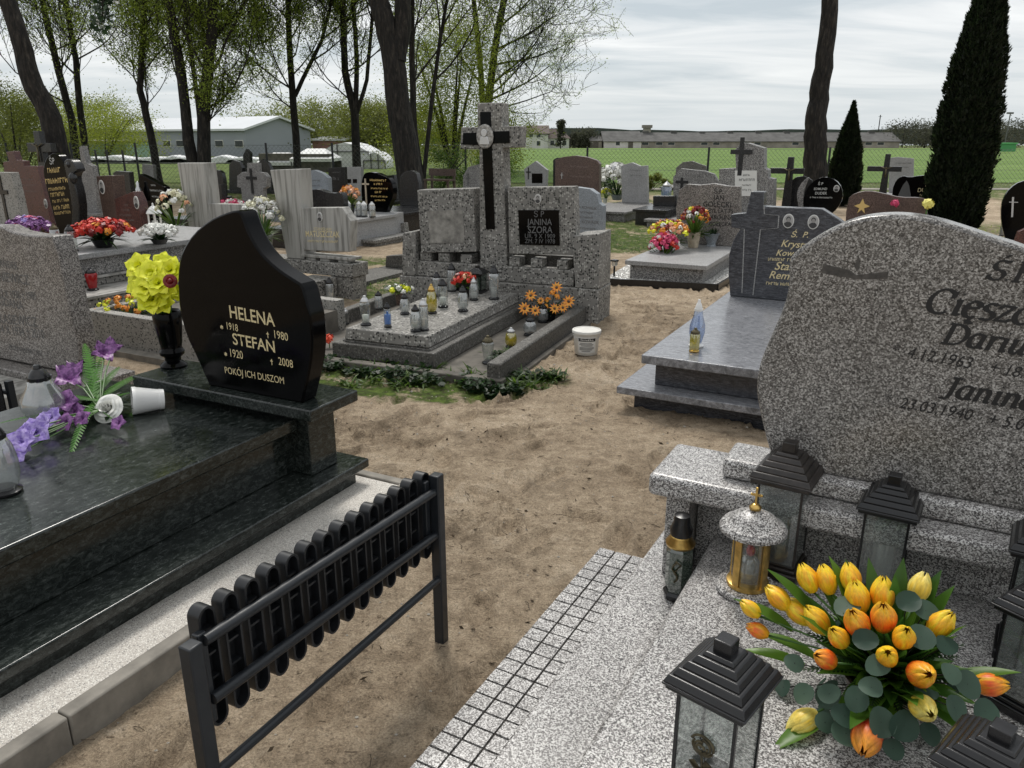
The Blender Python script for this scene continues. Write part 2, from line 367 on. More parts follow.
# ================================================================ ground
GR=[  # grass patches: px,py centre on the ground, half sizes in metres, strength
 (622,240,.9,1.5,1.0),(640,225,1.3,1.6,.8),(395,386,.75,.22,.9),(440,392,.55,.2,.9),(365,372,.5,.25,.8),(520,384,.4,.16,.6),
 (385,236,1.4,.7,.7),(372,285,.5,.9,.75),(350,262,.9,.5,.7),(405,205,2.0,1.5,.9),(560,205,3,1.2,.6),(300,200,3,2,.5),(960,230,3,1.5,.5),(60,400,.3,.3,.4),(620,212,2.0,1.3,.8),(700,212,2,1.5,.7)]
GRW=[(G(a,b)[0],G(a,b)[1],c,d,e) for a,b,c,d,e in GR]
def gmask(x,y):
    n=noise.fractal(Vector((x*1.1,y*1.1,3)),.6,2.1,4)*.6
    g=0
    for cx_,cy_,rx,ry,st in GRW:
        d=((x-cx_)/rx)**2+((y-cy_)/ry)**2
        g=max(g,st*max(0,min(1,1.5-d+n*1.2)))
    if y>19: g=max(g,min(1,(y-19)/5+n))
    r=math.hypot(x,y)
    if r>60 or y<-30 : g=max(g,.9)
    return g
FOOT={}
random.seed(21)
for _ in range(420):
    fx,fy=rnd(-1.6,3.2),rnd(1.2,9.5); fa=R(rnd(0,360)) if random.random()<.5 else R(rnd(50,100)); e=(fx,fy,math.cos(fa),math.sin(fa),rnd(.10,.15))
    for i in range(-1,2):
        for j in range(-1,2): FOOT.setdefault((int(math.floor(fx*2))+i,int(math.floor(fy*2))+j),[]).append(e)
def gh(x,y):
    d=math.hypot(x,y-2)
    k=1 if d<10 else max(0,1-(d-10)/14)
    if k<=0: return (-(y-75)*.0081-.02) if y>75 else -.004
    if y>75: return -(y-75)*.0081-.02
    h=noise.fractal(Vector((x*1.4,y*1.4,0)),.9,2.0,3)*.012+noise.noise(Vector((x*6,y*6,9)))*.007+noise.noise(Vector((x*13,y*13,5)))*.005
    for fx,fy,fc,fs,fl in FOOT.get((int(math.floor(x*2)),int(math.floor(y*2))),()):
        dx,dy=x-fx,y-fy; a=(dx*fc+dy*fs)/fl; b=(-dx*fs+dy*fc)/(.05); q=a*a+b*b
        if q<2.6: h+= -.030*max(0,1-q)**.5 + .013*math.exp(-(q-1.35)**2*5)
    f1=noise.noise(Vector((x*9+3,y*15,4))); h+=max(0,abs(f1)-.22)*-.022
    if d<7: h+=noise.fractal(Vector((x*22,y*22,1)),.7,2.0,3)*.0045
    return h*k-.004
def axis_(a,b,step,far,g=1.09):
    m_=[a+step*i for i in range(int((b-a)/step)+1)]; lo=[]; d=step; x=a
    while x>-far: d*=g; x-=d; lo.append(x)
    hi=[]; d=step; x=m_[-1]
    while x<far: d*=g; x+=d; hi.append(x)
    return lo[::-1]+m_+hi
def gridsheet(name,hf):
    ax=axis_(-1.7,2.6,.018,1500); ay=axis_(1.2,7.6,.02,1500); n=len(ax)
    vs=[(x,y,hf(x,y)) for y in ay for x in ax]
    fs=[(j*n+i,j*n+i+1,(j+1)*n+i+1,(j+1)*n+i) for j in range(len(ay)-1) for i in range(n-1)]
    me=bpy.data.meshes.new(name); me.from_pydata(vs,[],fs); me.polygons.foreach_set('use_smooth',[True]*len(fs))
    at=me.attributes.new('grass','FLOAT','POINT'); at.data.foreach_set('value',[gmask(v[0],v[1]) for v in vs])
    o=bpy.data.objects.new(name,me); col.objects.link(o); return o
gnd=gridsheet('ground',gh); tag(gnd,kind='structure')
m=NM('trodden_sand'); at=m.node('ShaderNodeAttribute'); at.attribute_name='grass'
a=m.noise(1.1,6,.65); b=m.noise(11,7,.8,dist=.3); c_=m.noise(150,3,.7)
sand=m.ramp(m.math('ADD',m.math('MULTIPLY',a,.5),m.math('MULTIPLY',b,.5)),[(.33,(.155,.118,.078)),(.44,(.36,.278,.192)),(.53,(.53,.42,.298)),(.62,(.66,.545,.41))])
sand=m.mix(1,sand,m.ramp(c_,[(.3,.6),(.65,1.2)]),'MULTIPLY')
cr=m.ramp(m.noise(70,5,.75),[(.34,.45),(.47,1)]); sand=m.mix(.8,sand,cr,'MULTIPLY')
peb=m.ramp(m.vor(38,'Distance'),[(.05,1),(.09,0)]); pm=m.math('MULTIPLY',peb,m.ramp(m.noise(9,3),[(.56,0),(.6,1)]))
sand=m.mix(m.math('MULTIPLY',pm,.55),sand,(.42,.37,.30))
deb=m.ramp(m.noise(26,6,.8,dist=1.2),[(.62,0),(.68,1)]); sand=m.mix(m.math('MULTIPLY',deb,.6),sand,(.05,.038,.025))
sand=m.mix(m.ramp(m.noise(2.3,8,.75),[(.52,0),(.68,.6)]),sand,(.10,.075,.05))
gn=m.noise(14,6,.7); gcol=m.ramp(gn,[(.36,(.06,.055,.025)),(.5,(.075,.115,.022)),(.66,(.15,.21,.04))])
gm=m.math('MULTIPLY',at.outputs['Fac'],m.ramp(m.noise(5,6,.7),[(.36,.2),(.56,1)]))
gm=m.ramp(gm,[(.15,0),(.6,1)])
c2=m.mix(gm,sand,gcol)
hh=m.math('ADD',m.math('MULTIPLY',b,.7),m.math('ADD',m.math('MULTIPLY',c_,.35),m.math('MULTIPLY',m.noise(38,6,.8),1.0)))
m.bump(hh,1.0,.03)
gnd.data.materials.append(m.fin(c2,.95,spec=.2))
# field beyond the fence, low hills of trees on the skyline
mb=MB(); gz=lambda y: -max(0,y-75)*.0081
mb.add([(-1.5,29.5,.02),(150,29.5,.02),(150,75,.02),(-1.5,75,.02),(-1.5-8,245,gz(245)+.02),(420,245,gz(245)+.02)],[(0,1,2,3),(3,2,5,4)])
fl=mb.build('field',None or MT['stem']); tag(fl,kind='structure')
m=NM('green_crop'); cr=m.noise(.35,6,.6,co=m.co((.25,1.2,1))); c3=m.noise(3.5,5,.7,co=m.co((.4,1,1)))
fl.data.materials[0]=m.fin(m.ramp(m.math('ADD',m.math('MULTIPLY',cr,.6),m.math('MULTIPLY',c3,.4)),[(.36,(.075,.13,.03)),(.5,(.115,.185,.045)),(.62,(.165,.24,.07))]),.9,spec=.1)
mb=MB(); mb.add([(-10,244,gz(244)+.05),(420,244,gz(244)+.05),(420,262,gz(262)+.05),(-10,262,gz(262)+.05)],[(0,1,2,3)]); o=mb.build('ploughed_strip',simple('brown_soil',(.16,.12,.08),.9,nz=.3,nsc=.8)); tag(o,kind='structure')
mb=MB(); mb.box(-60,-1.5,29.5,70,-.5,.02); o=mb.build('meadow',None or MT['stem']); tag(o,kind='structure')
m=NM('meadow_grass'); o.data.materials[0]=m.fin(m.ramp(m.noise(1.3,7,.7),[(.35,(.05,.075,.02)),(.5,(.09,.13,.03)),(.65,(.15,.19,.05))]),.9,spec=.1)
# concrete strip and mown verge under the fence
mb=MB(); mb.box(-1,40,25.6,26.4,-.3,.012); tag(mb.build('gravel_verge',simple('pale_dust',(.24,.22,.19),.9,nz=.3,nsc=1)),kind='structure')
# rolling skyline of distant forest
mb=MB(); pts=[]
for i in range(121):
    a=-70+i*1.17; x=math.tan(R(a))*520 if abs(a)<80 else 0
    pts.append((x,1.6+5.2+1.6*noise.noise(Vector((x*.012,0,0)))+1.0*noise.noise(Vector((x*.09,3,0)))+.8*noise.noise(Vector((x*.5,5,0)))))
pts=[(-1450,-2)]+pts+[(1450,-2)]
pts=[p for p in pts if abs(p[0])<1451]; pts.sort(key=lambda p:p[0]) if False else None
mb.prism([( -1440,-2)]+[p for p in pts[1:-1]]+[(1440,-2)],520,560)
o=mb.build('distant_forest',simple('hazy_forest',(.055,.068,.062),1,nz=.25,nsc=.2)); tag(o,kind='structure')
# ================================================================ trees
def rnd(a,b): return random.uniform(a,b)
def branch(mb,lv,tips,p,d,r,L,depth,upb=.12,sides=6,kids=3,spread=.75,minr=.006):
    n=5; path=[p]; rad=[r]; q=Vector(p); dd=Vector(d)
    for i in range(n):
        dd=(dd+Vector((rnd(-.22,.22),rnd(-.22,.22),rnd(-.1,.2)+upb))).normalized()
        q=q+dd*(L/n); path.append(q.copy()); rad.append(r*(1-.62*(i+1)/n))
    mb.tube(path,[max(x,minr) for x in rad],max(3,sides),cap=False)
    if depth<=1:
        tips+= [(path[k],dd.copy()) for k in range(1,n+1)]
    if depth==0: return
    for k in range(kids+ (1 if depth>1 else 0)):
        i=random.randint(1,n); a=rnd(0,6.283); 
        x=dd.orthogonal().normalized(); y=dd.cross(x)
        nd=(dd*rnd(.4,.9)+(x*math.cos(a)+y*math.sin(a))*spread).normalized()
        branch(mb,lv,tips,path[i],nd,rad[i]*rnd(.5,.75),L*rnd(.55,.8),depth-1,upb,sides-1,kids,spread,minr)
def leafquads(mb,c,n,r,s,flat=1.0):
    for _ in range(n):
        p=c+Vector((random.gauss(0,r),random.gauss(0,r),random.gauss(0,r*flat)))
        a=Vector((rnd(-1,1),rnd(-1,1),rnd(-.6,.6))).normalized(); b=a.orthogonal().normalized()
        b=(Matrix.Rotation(rnd(0,6.28),3,a)@b); a2=a*s*rnd(.6,1.3); b2=b*s*rnd(.35,.7)
        mb.add([p-a2*.5,p+b2*.5,p+a2*.6,p-b2*.5],[(0,1,2,3)])
def tree(label,trunks,rads,Y,crown_kids=7,L=2.6,depth=3,leaf=MT['leaf_tree'],per=2,ls=.09,r0=.032,start=.35,spread=.75,top=8,extra=None,group='bare and budding trees behind the graves',minr=.008,upb=.12,lr=.14,name='deciduous_tree',kids=4):
    base=P(*trunks[0][0],Y); base.z=0
    t=T(name,label,'tree',base,group=group)
    tb=MB(base); cb=MB(base); tips=[]
    for k,tr in enumerate(trunks):
        pts=[P(*q,Y) for q in tr]
        if tr[0][1]>=160: pts[0]=Vector((pts[0].x,Y,-.15))
        r=rads[k]; d=(pts[-1]-pts[-2]).normalized(); q=pts[-1].copy(); m0=len(pts)
        dd=d.copy()
        while q.z<top:
            dd=(dd+Vector((rnd(-.08,.08),rnd(-.12,.12),.12))).normalized(); q=q+dd*1.1; pts.append(q.copy())
        # smooth the path
        sm=[pts[0]]
        for i in range(len(pts)-1):
            for f in (.33,.67,1): 
                w_=pts[i].lerp(pts[i+1],f); sm.append(w_+Vector((rnd(-1,1),rnd(-1,1),0))*r*.10)
        n=len(sm); rr=[]
        for i,q in enumerate(sm):
            f=i/(n-1); x=r*(1-.75*f)
            if q.z<.4: x*=1+.3*(.4-max(q.z,0))
            rr.append(x)
        tb.tube(sm,rr,12,cap=False)
        for j in range(crown_kids):
            i=int(n*(start+(1-start)*(j+rnd(0,.9))/crown_kids)); i=min(i,n-2)
            a=rnd(0,6.283); nd=Vector((math.cos(a),math.sin(a),rnd(.3,.9))).normalized()
            branch(cb,None,tips,sm[i],nd,min(rr[i]*.55,r0),L*rnd(.7,1.15)*(1.15-.5*j/crown_kids),depth,upb,5,kids,spread,minr)
    if extra:
        for (q0,q1,r,l) in extra:
            a=P(*q0,Y); b=P(*q1,Y); branch(cb,None,tips,a,(b-a).normalized(),r,l,depth,upb,5,kids,spread,minr)
    tb.build('trunk',MT['bark'],t,smooth=True)
    cb.build('branches',MT['twig'],t,smooth=True)
    if per:
        lb=MB(base); lf=noise.noise
        for p,d in tips:
            k=lf(p*1.1+Vector((Y,0,0)))
            if k<-.18: continue
            leafquads(lb,p,int(per*(2.0+5*max(0,k+.08))),lr*.95,ls*1.1)
        lb.build('crown',leaf,t)
    return t
# T1 thick leaning trunk on the left
tree('thick crooked dark trunk leaning left at the left edge of the picture',[[(70,215),(62,165),(50,118),(28,72),(20,40),(2,-12)]],[.25],17,crown_kids=6,top=9,start=.45,L=3,kids=3,per=2,r0=.06,ls=.07,leaf=MT['leaf_dark'])
tree('slender forked tree just right of the thick leaning trunk',[[(78,168),(72,120),(58,70),(44,10)],[(88,168),(80,110),(76,60),(66,5)]],[.15,.13],30,crown_kids=15,L=3.0,per=2,leaf=MT['leaf_tree'],ls=.06,start=.18,top=9.5,kids=4)
tree('young tree with a light green crown at the left end of the grey hall',[[(158,172),(150,130),(140,90),(143,40),(146,0)]],[.14],28,crown_kids=17,L=2.9,per=5,leaf=MT['leaf_tree'],ls=.065,start=.2,top=8.5,lr=.16)
tree('dark twin-trunked tree splitting near the ground before the grey hall',[[(199,172),(188,140),(186,110),(178,55),(167,-5)],[(203,172),(203,130),(205,90),(211,45),(214,-5)],[(202,140),(197,95),(191,50),(184,0)]],[.19,.22,.08],25,crown_kids=12,L=3.2,per=4,leaf=MT['leaf_tree'],ls=.06,start=.3,top=9,extra=[((207,80),(250,30),.05,3.4),((205,110),(245,85),.04,3),((204,130),(232,105),.03,2),((187,100),(160,60),.03,2.6)],lr=.16)
tree('slim budding tree in front of the gable of the grey hall',[[(297,166),(294,110),(290,60),(288,0)],[(295,96),(306,72),(322,40),(332,0)]],[.15,.08],30,crown_kids=17,L=3.0,per=5,leaf=MT['leaf_tree'],ls=.065,start=.22,top=9.5,extra=[((293,90),(240,50),.035,3.4),((294,110),(255,95),.03,2.6)],lr=.17)
tree('dark forked tree in front of the white tents',[[(357,168),(355,115),(345,72),(342,0)],[(355,118),(357,60),(353,0)],[(356,116),(367,80),(372,20)]],[.17,.10,.08],30,crown_kids=13,L=2.8,per=2,leaf=MT['leaf_tree'],ls=.06,start=.3,top=9.5,extra=[((350,100),(310,60),.03,2.6)])
tree('massive dark trunk forking high up, left of the tall stone cross',[[(412,196),(404,140),(394,70),(388,35),(374,-12)],[(397,60),(403,30),(404,-10)]],[.36,.24],21,crown_kids=4,L=3,per=3,leaf=MT['leaf_tree'],ls=.06,start=.6,top=10,r0=.05)
tree('thin many-branched tree directly behind the massive trunk',[[(424,190),(414,130),(412,60),(412,0)],[(420,160),(432,100),(440,40),(447,0)]],[.11,.07],24,crown_kids=15,L=2.5,per=3,leaf=MT['leaf_tree'],ls=.055,start=.2,top=9,kids=3)
tree('wide round-crowned tree with arching bare twigs behind the stone cross',[[(488,155),(487,110),(492,70),(499,25),(505,-5)],[(484,140),(482,90),(478,40),(474,0)]],[.22,.16],40,crown_kids=13,L=4.0,per=2,leaf=MT['leaf_tree'],ls=.06,start=.25,top=13,spread=.8,minr=.009,extra=[((492,85),(550,50),.07,3.6),((490,100),(545,85),.06,3.4),((496,50),(550,15),.06,3.4),((489,112),(540,105),.05,3.2),((494,65),(560,60),.06,3.6),((488,90),(440,40),.06,4.0),((497,30),(545,-10),.06,3.4),((490,95),(540,65),.05,3.4)],upb=.03,kids=4,lr=.12)
tree('tall thick bare trunk with a bulge, between the two conifers',[[(813,196),(815,172),(815.5,135),(816.5,116),(820,92),(825,55),(831,-10)]],[.30],19,crown_kids=5,L=3,per=2,leaf=MT['leaf_dark'],ls=.07,start=.72,top=10,r0=.06,kids=3)
# ---- bushy masses
def bush(label,px,pyb,Y,w,h,n,leaf,ls,name='shrub',cat='shrub',group=None,stems=5,dpt=None,z0=.0):
    b=P(px,pyb,Y); b.z=gz(Y); t=T(name,label,cat,b,group=group)
    sb=MB(); lb=MB()
    for k in range(stems):
        a=rnd(0,6.28); sb.tube([(0,0,-.1),(math.cos(a)*w*.12,math.sin(a)*w*.12,h*.4),(math.cos(a)*w*.28,math.sin(a)*w*.28,h*.8)],[.05*h/3,.035*h/3,.012],5)
    cl=[]
    for k in range(max(10,int(w*h*2.2))):
        a=rnd(0,6.28); rr=math.sqrt(random.random())*w*.5; z=h*(.12+.8*random.random()); rr*=1.0-.55*(z/h)**2
        cl.append((Vector((math.cos(a)*rr,math.sin(a)*rr*(dpt or .7),z)),rnd(.10,.2)*min(w,h)))
    for c,r in cl: leafquads(lb,c,n//len(cl),r*.75,ls)
    sb.build('stem',MT['twig'],t,smooth=True); lb.build('crown',leaf,t); return t
bush('tall yellow-green bushy tree mass between the massive trunk and the stone cross',452,160,36,5.4,6.5,34000,MT['leaf_lime'],.085,'bushy_tree','tree',dpt=.8)
bush('yellow-green bushy tree seen just under the right arm of the stone cross',503,160,40,3.2,3.6,12000,MT['leaf_lime'],.085,'bushy_tree','tree')
bush('round olive bush at the far left behind the gravestones',18,175,28,5.5,3.3,16000,MT['leaf_forest'],.075)
bush('lime bush on the left between the forked tree and the mint hut',105,158,60,9,4.0,16000,MT['leaf_lime'],.12)
for i,(px,w_,h_,n_) in enumerate([(325,24,5.4,26000),(372,18,5.2,18000),(405,16,5.2,14000),(60,26,5.6,26000),(-10,20,6.5,16000)]):
    bush(['hazy woodland edge rising behind the gable of the grey hall','olive woodland edge above the white tents','woodland edge right of the white tents','woodland edge at the back behind the slender forked tree','woodland edge at the far left of the skyline'][i],px,150,85,w_,h_,n_,MT['leaf_forest'],.2,'woodland_edge','trees',stems=8,group='woodland at the back')
for i,(px,w_,h_,n_,Y) in enumerate([(585,12,5.6,3600,255),(578,8,4.6,2500,250),(560.5,2.4,8.0,1500,222),(925,40,8.0,8000,260),(1010,70,8.6,12000,262),(960,34,8.0,5000,270),(545,16,5.5,3000,262)]):
    bush(['dark clump of trees between the white house and the low shed','low hedge beside the low grey shed','narrow upright tree in front of the white house','bushy trees right of the long barn','wide bank of bushes at the right horizon','bushes at the horizon behind the big conifer','hedge behind the white house'][i],px,147,Y,w_,h_,n_,MT['leaf_far'],.6,'distant_bush','trees',stems=4,group='bushes on the horizon')
# low hedge along the fence
for i,(x0,px,w_) in enumerate([(0,440,3.2),(0,478,3.4),(0,602,2.4),(0,650,2.0),(0,746,2.0)]):
    bush(['low green hedge at the fence left of the stone cross','low green hedge at the fence behind the stone cross','small dark hedge behind the white flowers','brownish weeds at the fence behind the small grey headstone','brownish weeds at the fence left of the block monument with a cross'][i],px,185,25.2,w_,[1.3,1.2,.75,.45,.5][i],3500,[MT['leaf_mid'],MT['leaf_mid'],MT['leaf_dark'],MT['leaf_forest'],MT['leaf_forest']][i],.06,'hedge','hedge',group='hedges along the fence')
# ---- conifers
def conifer(label,px,Y,prof,n,ls=.05):
    b=P(px,190,Y); b.z=0; t=T('conifer',label,'tree',b,group='columnar conifers')
    tb=MB(); H_=prof[-1][1]; tb.tube([(0,0,-.1),(0,0,H_*.9)],[.09,.01],8); tb.build('trunk',MT['bark'],t,smooth=True)
    def rad(z):
        for (r0,z0),(r1,z1) in zip(prof,prof[1:]):
            if z<=z1: return r0+(r1-r0)*(z-z0)/(z1-z0)
        return 0
    lb=MB()
    for _ in range(n):
        z=prof[0][1]+(H_-prof[0][1])*random.random()**1.15; a=rnd(0,6.283)
        nz=1+.08*noise.noise(Vector((math.cos(a)*2.2,math.sin(a)*2.2,z*2.6)))*2+.09*noise.noise(Vector((math.cos(a)*6,math.sin(a)*6,z*7)))*2
        r=rad(z)*nz*(1-.22*random.random()**2); p=Vector((math.cos(a)*r,math.sin(a)*r,z))
        o_=Vector((math.cos(a),math.sin(a),0)); up=(Vector((0,0,1))*rnd(.5,1.1)+o_*rnd(.2,.9)+Vector((rnd(-.3,.3),rnd(-.3,.3),0))).normalized()
        s_=up.cross(o_+Vector((rnd(-.8,.8),rnd(-.8,.8),0))).normalized(); l=ls*rnd(.7,1.7); w_=ls*.42
        lb.add([p-up*l*.4,p+s_*w_,p+up*l,p-s_*w_],[(0,1,2,3)])
    core=[(max(rad(prof[0][1]+(H_-prof[0][1])*i/14)*.8,.001),prof[0][1]+(H_-prof[0][1])*i/14) for i in range(15)]
    lb.lathe(core,n=14); lb.build('crown',MT['thuja'],t); return t
tc1=conifer('tall dark columnar conifer on the right running out of the top of the picture',957,13.2,[(.30,.05),(.43,.3),(.465,.9),(.46,1.5),(.43,2.1),(.37,2.7),(.28,3.3),(.17,3.8),(.0,4.6)],44000,.04)
tc2=conifer('small pointed conifer standing between the thick bare trunk and the tall dark conifer',843,19.5,[(.30,.05),(.37,.3),(.37,.8),(.30,1.3),(.18,1.8),(.06,2.2),(.0,2.42)],16000,.045)
# ================================================================ fence
def fence(label,x0,x1,y0,y1,n,h):
    t=T('wire_fence',label,'fence',(x0,y0,0)); d=Vector((x1-x0,y1-y0,0)); L_=d.length; d/=L_; mb=MB(Vector((x0,y0,0)))
    for i in range(n+1):
        pb=MB(Vector((x0,y0,0))); p=Vector((x0,y0,0))+d*(L_*i/n); pb.tube([p+Vector((0,0,-.2)),p+Vector((0,0,h))],.035,8); pb.build('post',MT['blackmetal'],t,smooth=False)
    hh=h-.12; s=.14
    k=-hh
    while k<L_:
        for sg in (1,-1):
            a=max(0,k); b=min(L_,k+hh)
            if b>a:
                za,zb=(a-k),(b-k)
                if sg<0: za,zb=hh-za,hh-zb
                mb.tube([Vector((x0,y0,.05+za))+d*a,Vector((x0,y0,.05+zb))+d*b],.0035,3,cap=False)
        k+=s
    for z in (.06,hh*.5,hh+.05): mb.tube([Vector((x0,y0,z)),Vector((x0,y0,z))+d*L_],.005,3)
    mb.build('wire_mesh',simple('galvanised_wire',(.12,.13,.12),.5,.4),t)
fence('long chain-link fence along the green field',-1.5,30,25.9,26.3,8,1.32)
fence('chain-link fence along the meadow in front of the grey hall',-34,-1.5,27.2,25.9,15,1.45)
# ================================================================ buildings
def gable(name,label,x0,x1,y0,y1,he,hr,wallm,roofm,axis='x',rz=0,loc=(0,0),over=.3,wins=(),winsR=(),doors=(),extra=None,zg=0):
    t=T(name,label,'building',(loc[0],loc[1],zg),rz); he-=zg; hr-=zg
    wb=MB(); 
    if axis=='x':
        ym=(y0+y1)/2
        wb.add([(x0,y0,-.3),(x0,y1,-.3),(x0,y1,he),(x0,ym,hr),(x0,y0,he),(x1,y0,-.3),(x1,y1,-.3),(x1,y1,he),(x1,ym,hr),(x1,y0,he)],[(0,4,3,2,1),(5,6,7,8,9),(0,5,9,4),(1,2,7,6),(4,9,8,3),(3,8,7,2)])
        rb=MB(); k=(hr-he)/(ym-y0)
        for sg,ya in ((1,y0),(-1,y1)):
            e=ya-sg*over; ze=he-over*k+.03
            rb.add([(x0-over,e,ze),(x1+over,e,ze),(x1+over,ym,hr+.03),(x0-over,ym,hr+.03),(x0-over,e,ze+.14),(x1+over,e,ze+.14),(x1+over,ym,hr+.17),(x0-over,ym,hr+.17)],[(0,1,2,3),(4,7,6,5),(0,4,5,1),(1,5,6,2),(3,7,4,0),(2,6,7,3)])
    else:
        xm=(x0+x1)/2
        wb.add([(x0,y0,-.3),(x1,y0,-.3),(x1,y0,he),(xm,y0,hr),(x0,y0,he),(x0,y1,-.3),(x1,y1,-.3),(x1,y1,he),(xm,y1,hr),(x0,y1,he)],[(0,1,2,3,4),(5,9,8,7,6),(1,6,7,2),(0,4,9,5),(2,7,8,3),(3,8,9,4)])
        rb=MB(); k=(hr-he)/(xm-x0)
        for sg,xa in ((1,x0),(-1,x1)):
            e=xa-sg*over; ze=he-over*k+.03
            rb.add([(e,y0-over,ze),(e,y1+over,ze),(xm,y1+over,hr+.03),(xm,y0-over,hr+.03),(e,y0-over,ze+.14),(e,y1+over,ze+.14),(xm,y1+over,hr+.17),(xm,y0-over,hr+.17)],[(0,1,2,3),(4,7,6,5),(0,4,5,1),(1,5,6,2),(3,7,4,0),(2,6,7,3)])
    wb.build('wall',wallm,t); rb.build('roof',roofm,t)
    for (a,b,z0,z1) in wins:      # front wall windows
        f=MB(); f.box(a-.08,b+.08,y0-.05,y0-.003,z0-.08,z1+.08); fo=f.build('window',MT['whitedirty'] if wallm is not MT.get('hall') else MT['greyletter'],t)
        g=MB(); g.box(a,b,y0-.07,y0-.052,z0,z1); g.build('pane',MT['pane'],fo)
    for (a,b,z0,z1) in doors:
        f=MB(); f.box(a,b,y0-.06,y0-.003,z0,z1); f.build('door',MT['concrete_dark'],t)
    return t
MT['pane']=simple('dark_window_pane',(.025,.03,.035),.15)
MT['hall']=simple('blue_grey_cladding',(.25,.27,.30),.5,nz=.06,nsc=.3)
MT['roofwhite']=simple('light_metal_roof',(.58,.60,.62),.4,nz=.05,nsc=.4)
MT['rooft']=simple('old_grey_roofing',(.085,.083,.08),.9,nz=.35,nsc=.5)
MT['roofbrown']=simple('brown_roof_tiles',(.085,.06,.052),.8,nz=.25,nsc=1.2)
MT['wallbarn']=simple('weathered_rendered_wall',(.26,.245,.205),.9,nz=.35,nsc=.35)
MT['wallwhite']=simple('white_rendered_wall',(.55,.54,.51),.85,nz=.15,nsc=.5)
MT['mint']=simple('mint_painted_wall',(.27,.40,.32),.7,nz=.08,nsc=.7)
# grey hall, gable on the right
hA=P(247,158,72); hB=P(312,158,78); hC=P(125,158,82)
def zt(px,py,Y): return P(px,py,Y).z
t=T('warehouse','blue-grey clad hall with a white roof behind the trees on the left','building',(hA.x,hA.y,0))
he=zt(247,131,72); hrg=he+1.15
A=Vector((hA.x,72)); B=Vector((hB.x,78)); C=Vector((hC.x,82)); D=B+(C-A); M=(A+B)/2; M2=(C+D)/2
wb=MB((hA.x,hA.y,0))
vs=[(A.x,A.y,-.3),(B.x,B.y,-.3),(B.x,B.y,he),(M.x,M.y,hrg),(A.x,A.y,he),(C.x,C.y,-.3),(D.x,D.y,-.3),(D.x,D.y,he),(M2.x,M2.y,hrg),(C.x,C.y,he)]
wb.add(vs,[(0,1,2,3,4),(5,9,8,7,6),(0,4,9,5),(1,6,7,2)]); wb.build('wall',MT['hall'],t)
rb=MB((hA.x,hA.y,0)); 
for (a,b,c,d) in ((A,M,M2,C),(M,B,D,M2)):
    out=(a-b if a is A else b-a); 
    za,zb=(he,hrg) if a is A else (hrg,he)
    e=Vector(((A-C).normalized()*.35)[:]); 
    o1=(A-B).normalized()*.3 if a is A else Vector((0,0)); o2=(B-A).normalized()*.3 if b is B else Vector((0,0))
    q=[(a+e+o1,za),(b+e+o2,zb),(c-e+o2,zb),(d-e+o1,za)]
    v8=[(p.x,p.y,z+.02) for p,z in q]+[(p.x,p.y,z+.2) for p,z in q]
    rb.add(v8,[(0,3,2,1),(4,5,6,7),(0,1,5,4),(1,2,6,5),(2,3,7,6),(3,0,4,7)])
rb.build('roof',MT['roofwhite'],t)
dl=(C-A); dn=Vector((dl.y,-dl.x)).normalized(); dn=-dn if dn.y>0 else dn
for px in (134,152,168,181,220,240):
    # find position along the long wall for this column
    r=ray(px,150); best=min((abs((A.x+dl.x*k/400)*r[1]-(A.y+dl.y*k/400)*r[0]),k/400) for k in range(401))[1]
    c=A+dl*best; wd=dl.normalized()*.5
    f=MB((hA.x,hA.y,0)); 
    for (w_,z0,z1,off,nm) in ((1.15,.80,1.42,.03,'f'),(1,.86,1.36,.07,'p')):
        q=[c-wd*w_+dn*.0,c+wd*w_]; 
        vs=[(p.x+dn.x*o_,p.y+dn.y*o_,z) for z in (z0,z1) for o_ in (0,off) for p in q]
        mbx=MB((hA.x,hA.y,0)); mbx.add(vs,[(0,1,3,2),(4,6,7,5),(2,3,7,6),(0,4,5,1),(0,2,6,4),(1,5,7,3)])
        if nm=='f': fo=mbx.build('window',MT['whitedirty'],t)
        else: mbx.build('pane',MT['pane'],fo)
# mint hut and skylights
a=P(86,158,62); b=P(127,158,62)
t=gable('hut','mint green flat-roofed hut left of the grey hall',a.x,b.x,62,67,zt(100,143,62),zt(100,142.2,62),MT['mint'],MT['concrete'],over=.15)
t=gable('annex','low white-roofed annex with a brick wall right of the grey hall gable',P(313,150,80).x,P(345,150,80).x,80,90,zt(330,141,80),zt(330,138,80),simple('faded_brick_wall',(.28,.15,.12),.8,nz=.2),MT['roofwhite'],over=.2)
# long barn
YB=250; zg=gz(YB)
x0=P(631,148,YB).x; x1=P(899,148,YB).x
wins=[]
for px in (645,659,671,704,716,745,757,795,810,868,880): 
    X=P(px,148,YB).x; wins.append((X-1.0,X+1.0,.95,1.75))
gable('barn','very long low barn with a dark roof across the green field',x0,x1,YB,YB+14,zt(700,141.4,YB),zt(700,133.0,YB+7),MT['wallbarn'],MT['rooft'],wins=wins,over=.4,zg=zg)
for k in range(9):
    X=x0+(x1-x0)*(k+.6)/9.3; mb=MB((0,0,zg)); mb.box(X-.9,X+.9,YB+6.3,YB+7.7,zt(700,133.0,YB+7)-.1,zt(700,131.2,YB+7)); mb.build('vent',MT['rooft'],bpy.data.objects['barn'])
x0=P(604,148,YB-2).x; x1=P(641,148,YB-2).x
gable('cottage','small white gabled house joined to the left end of the long barn',x0,x1,YB-2,YB+11,zt(620,141.3,YB-2),zt(620,131.8,YB+5),MT['wallwhite'],MT['rooft'],wins=[(x0+3.6,x0+4.8,.9,2.0)],doors=[(x1-4,x1-2.5,0,2.2)],over=.4,zg=zg)
x0=P(590,148,YB).x; x1=P(604,148,YB).x
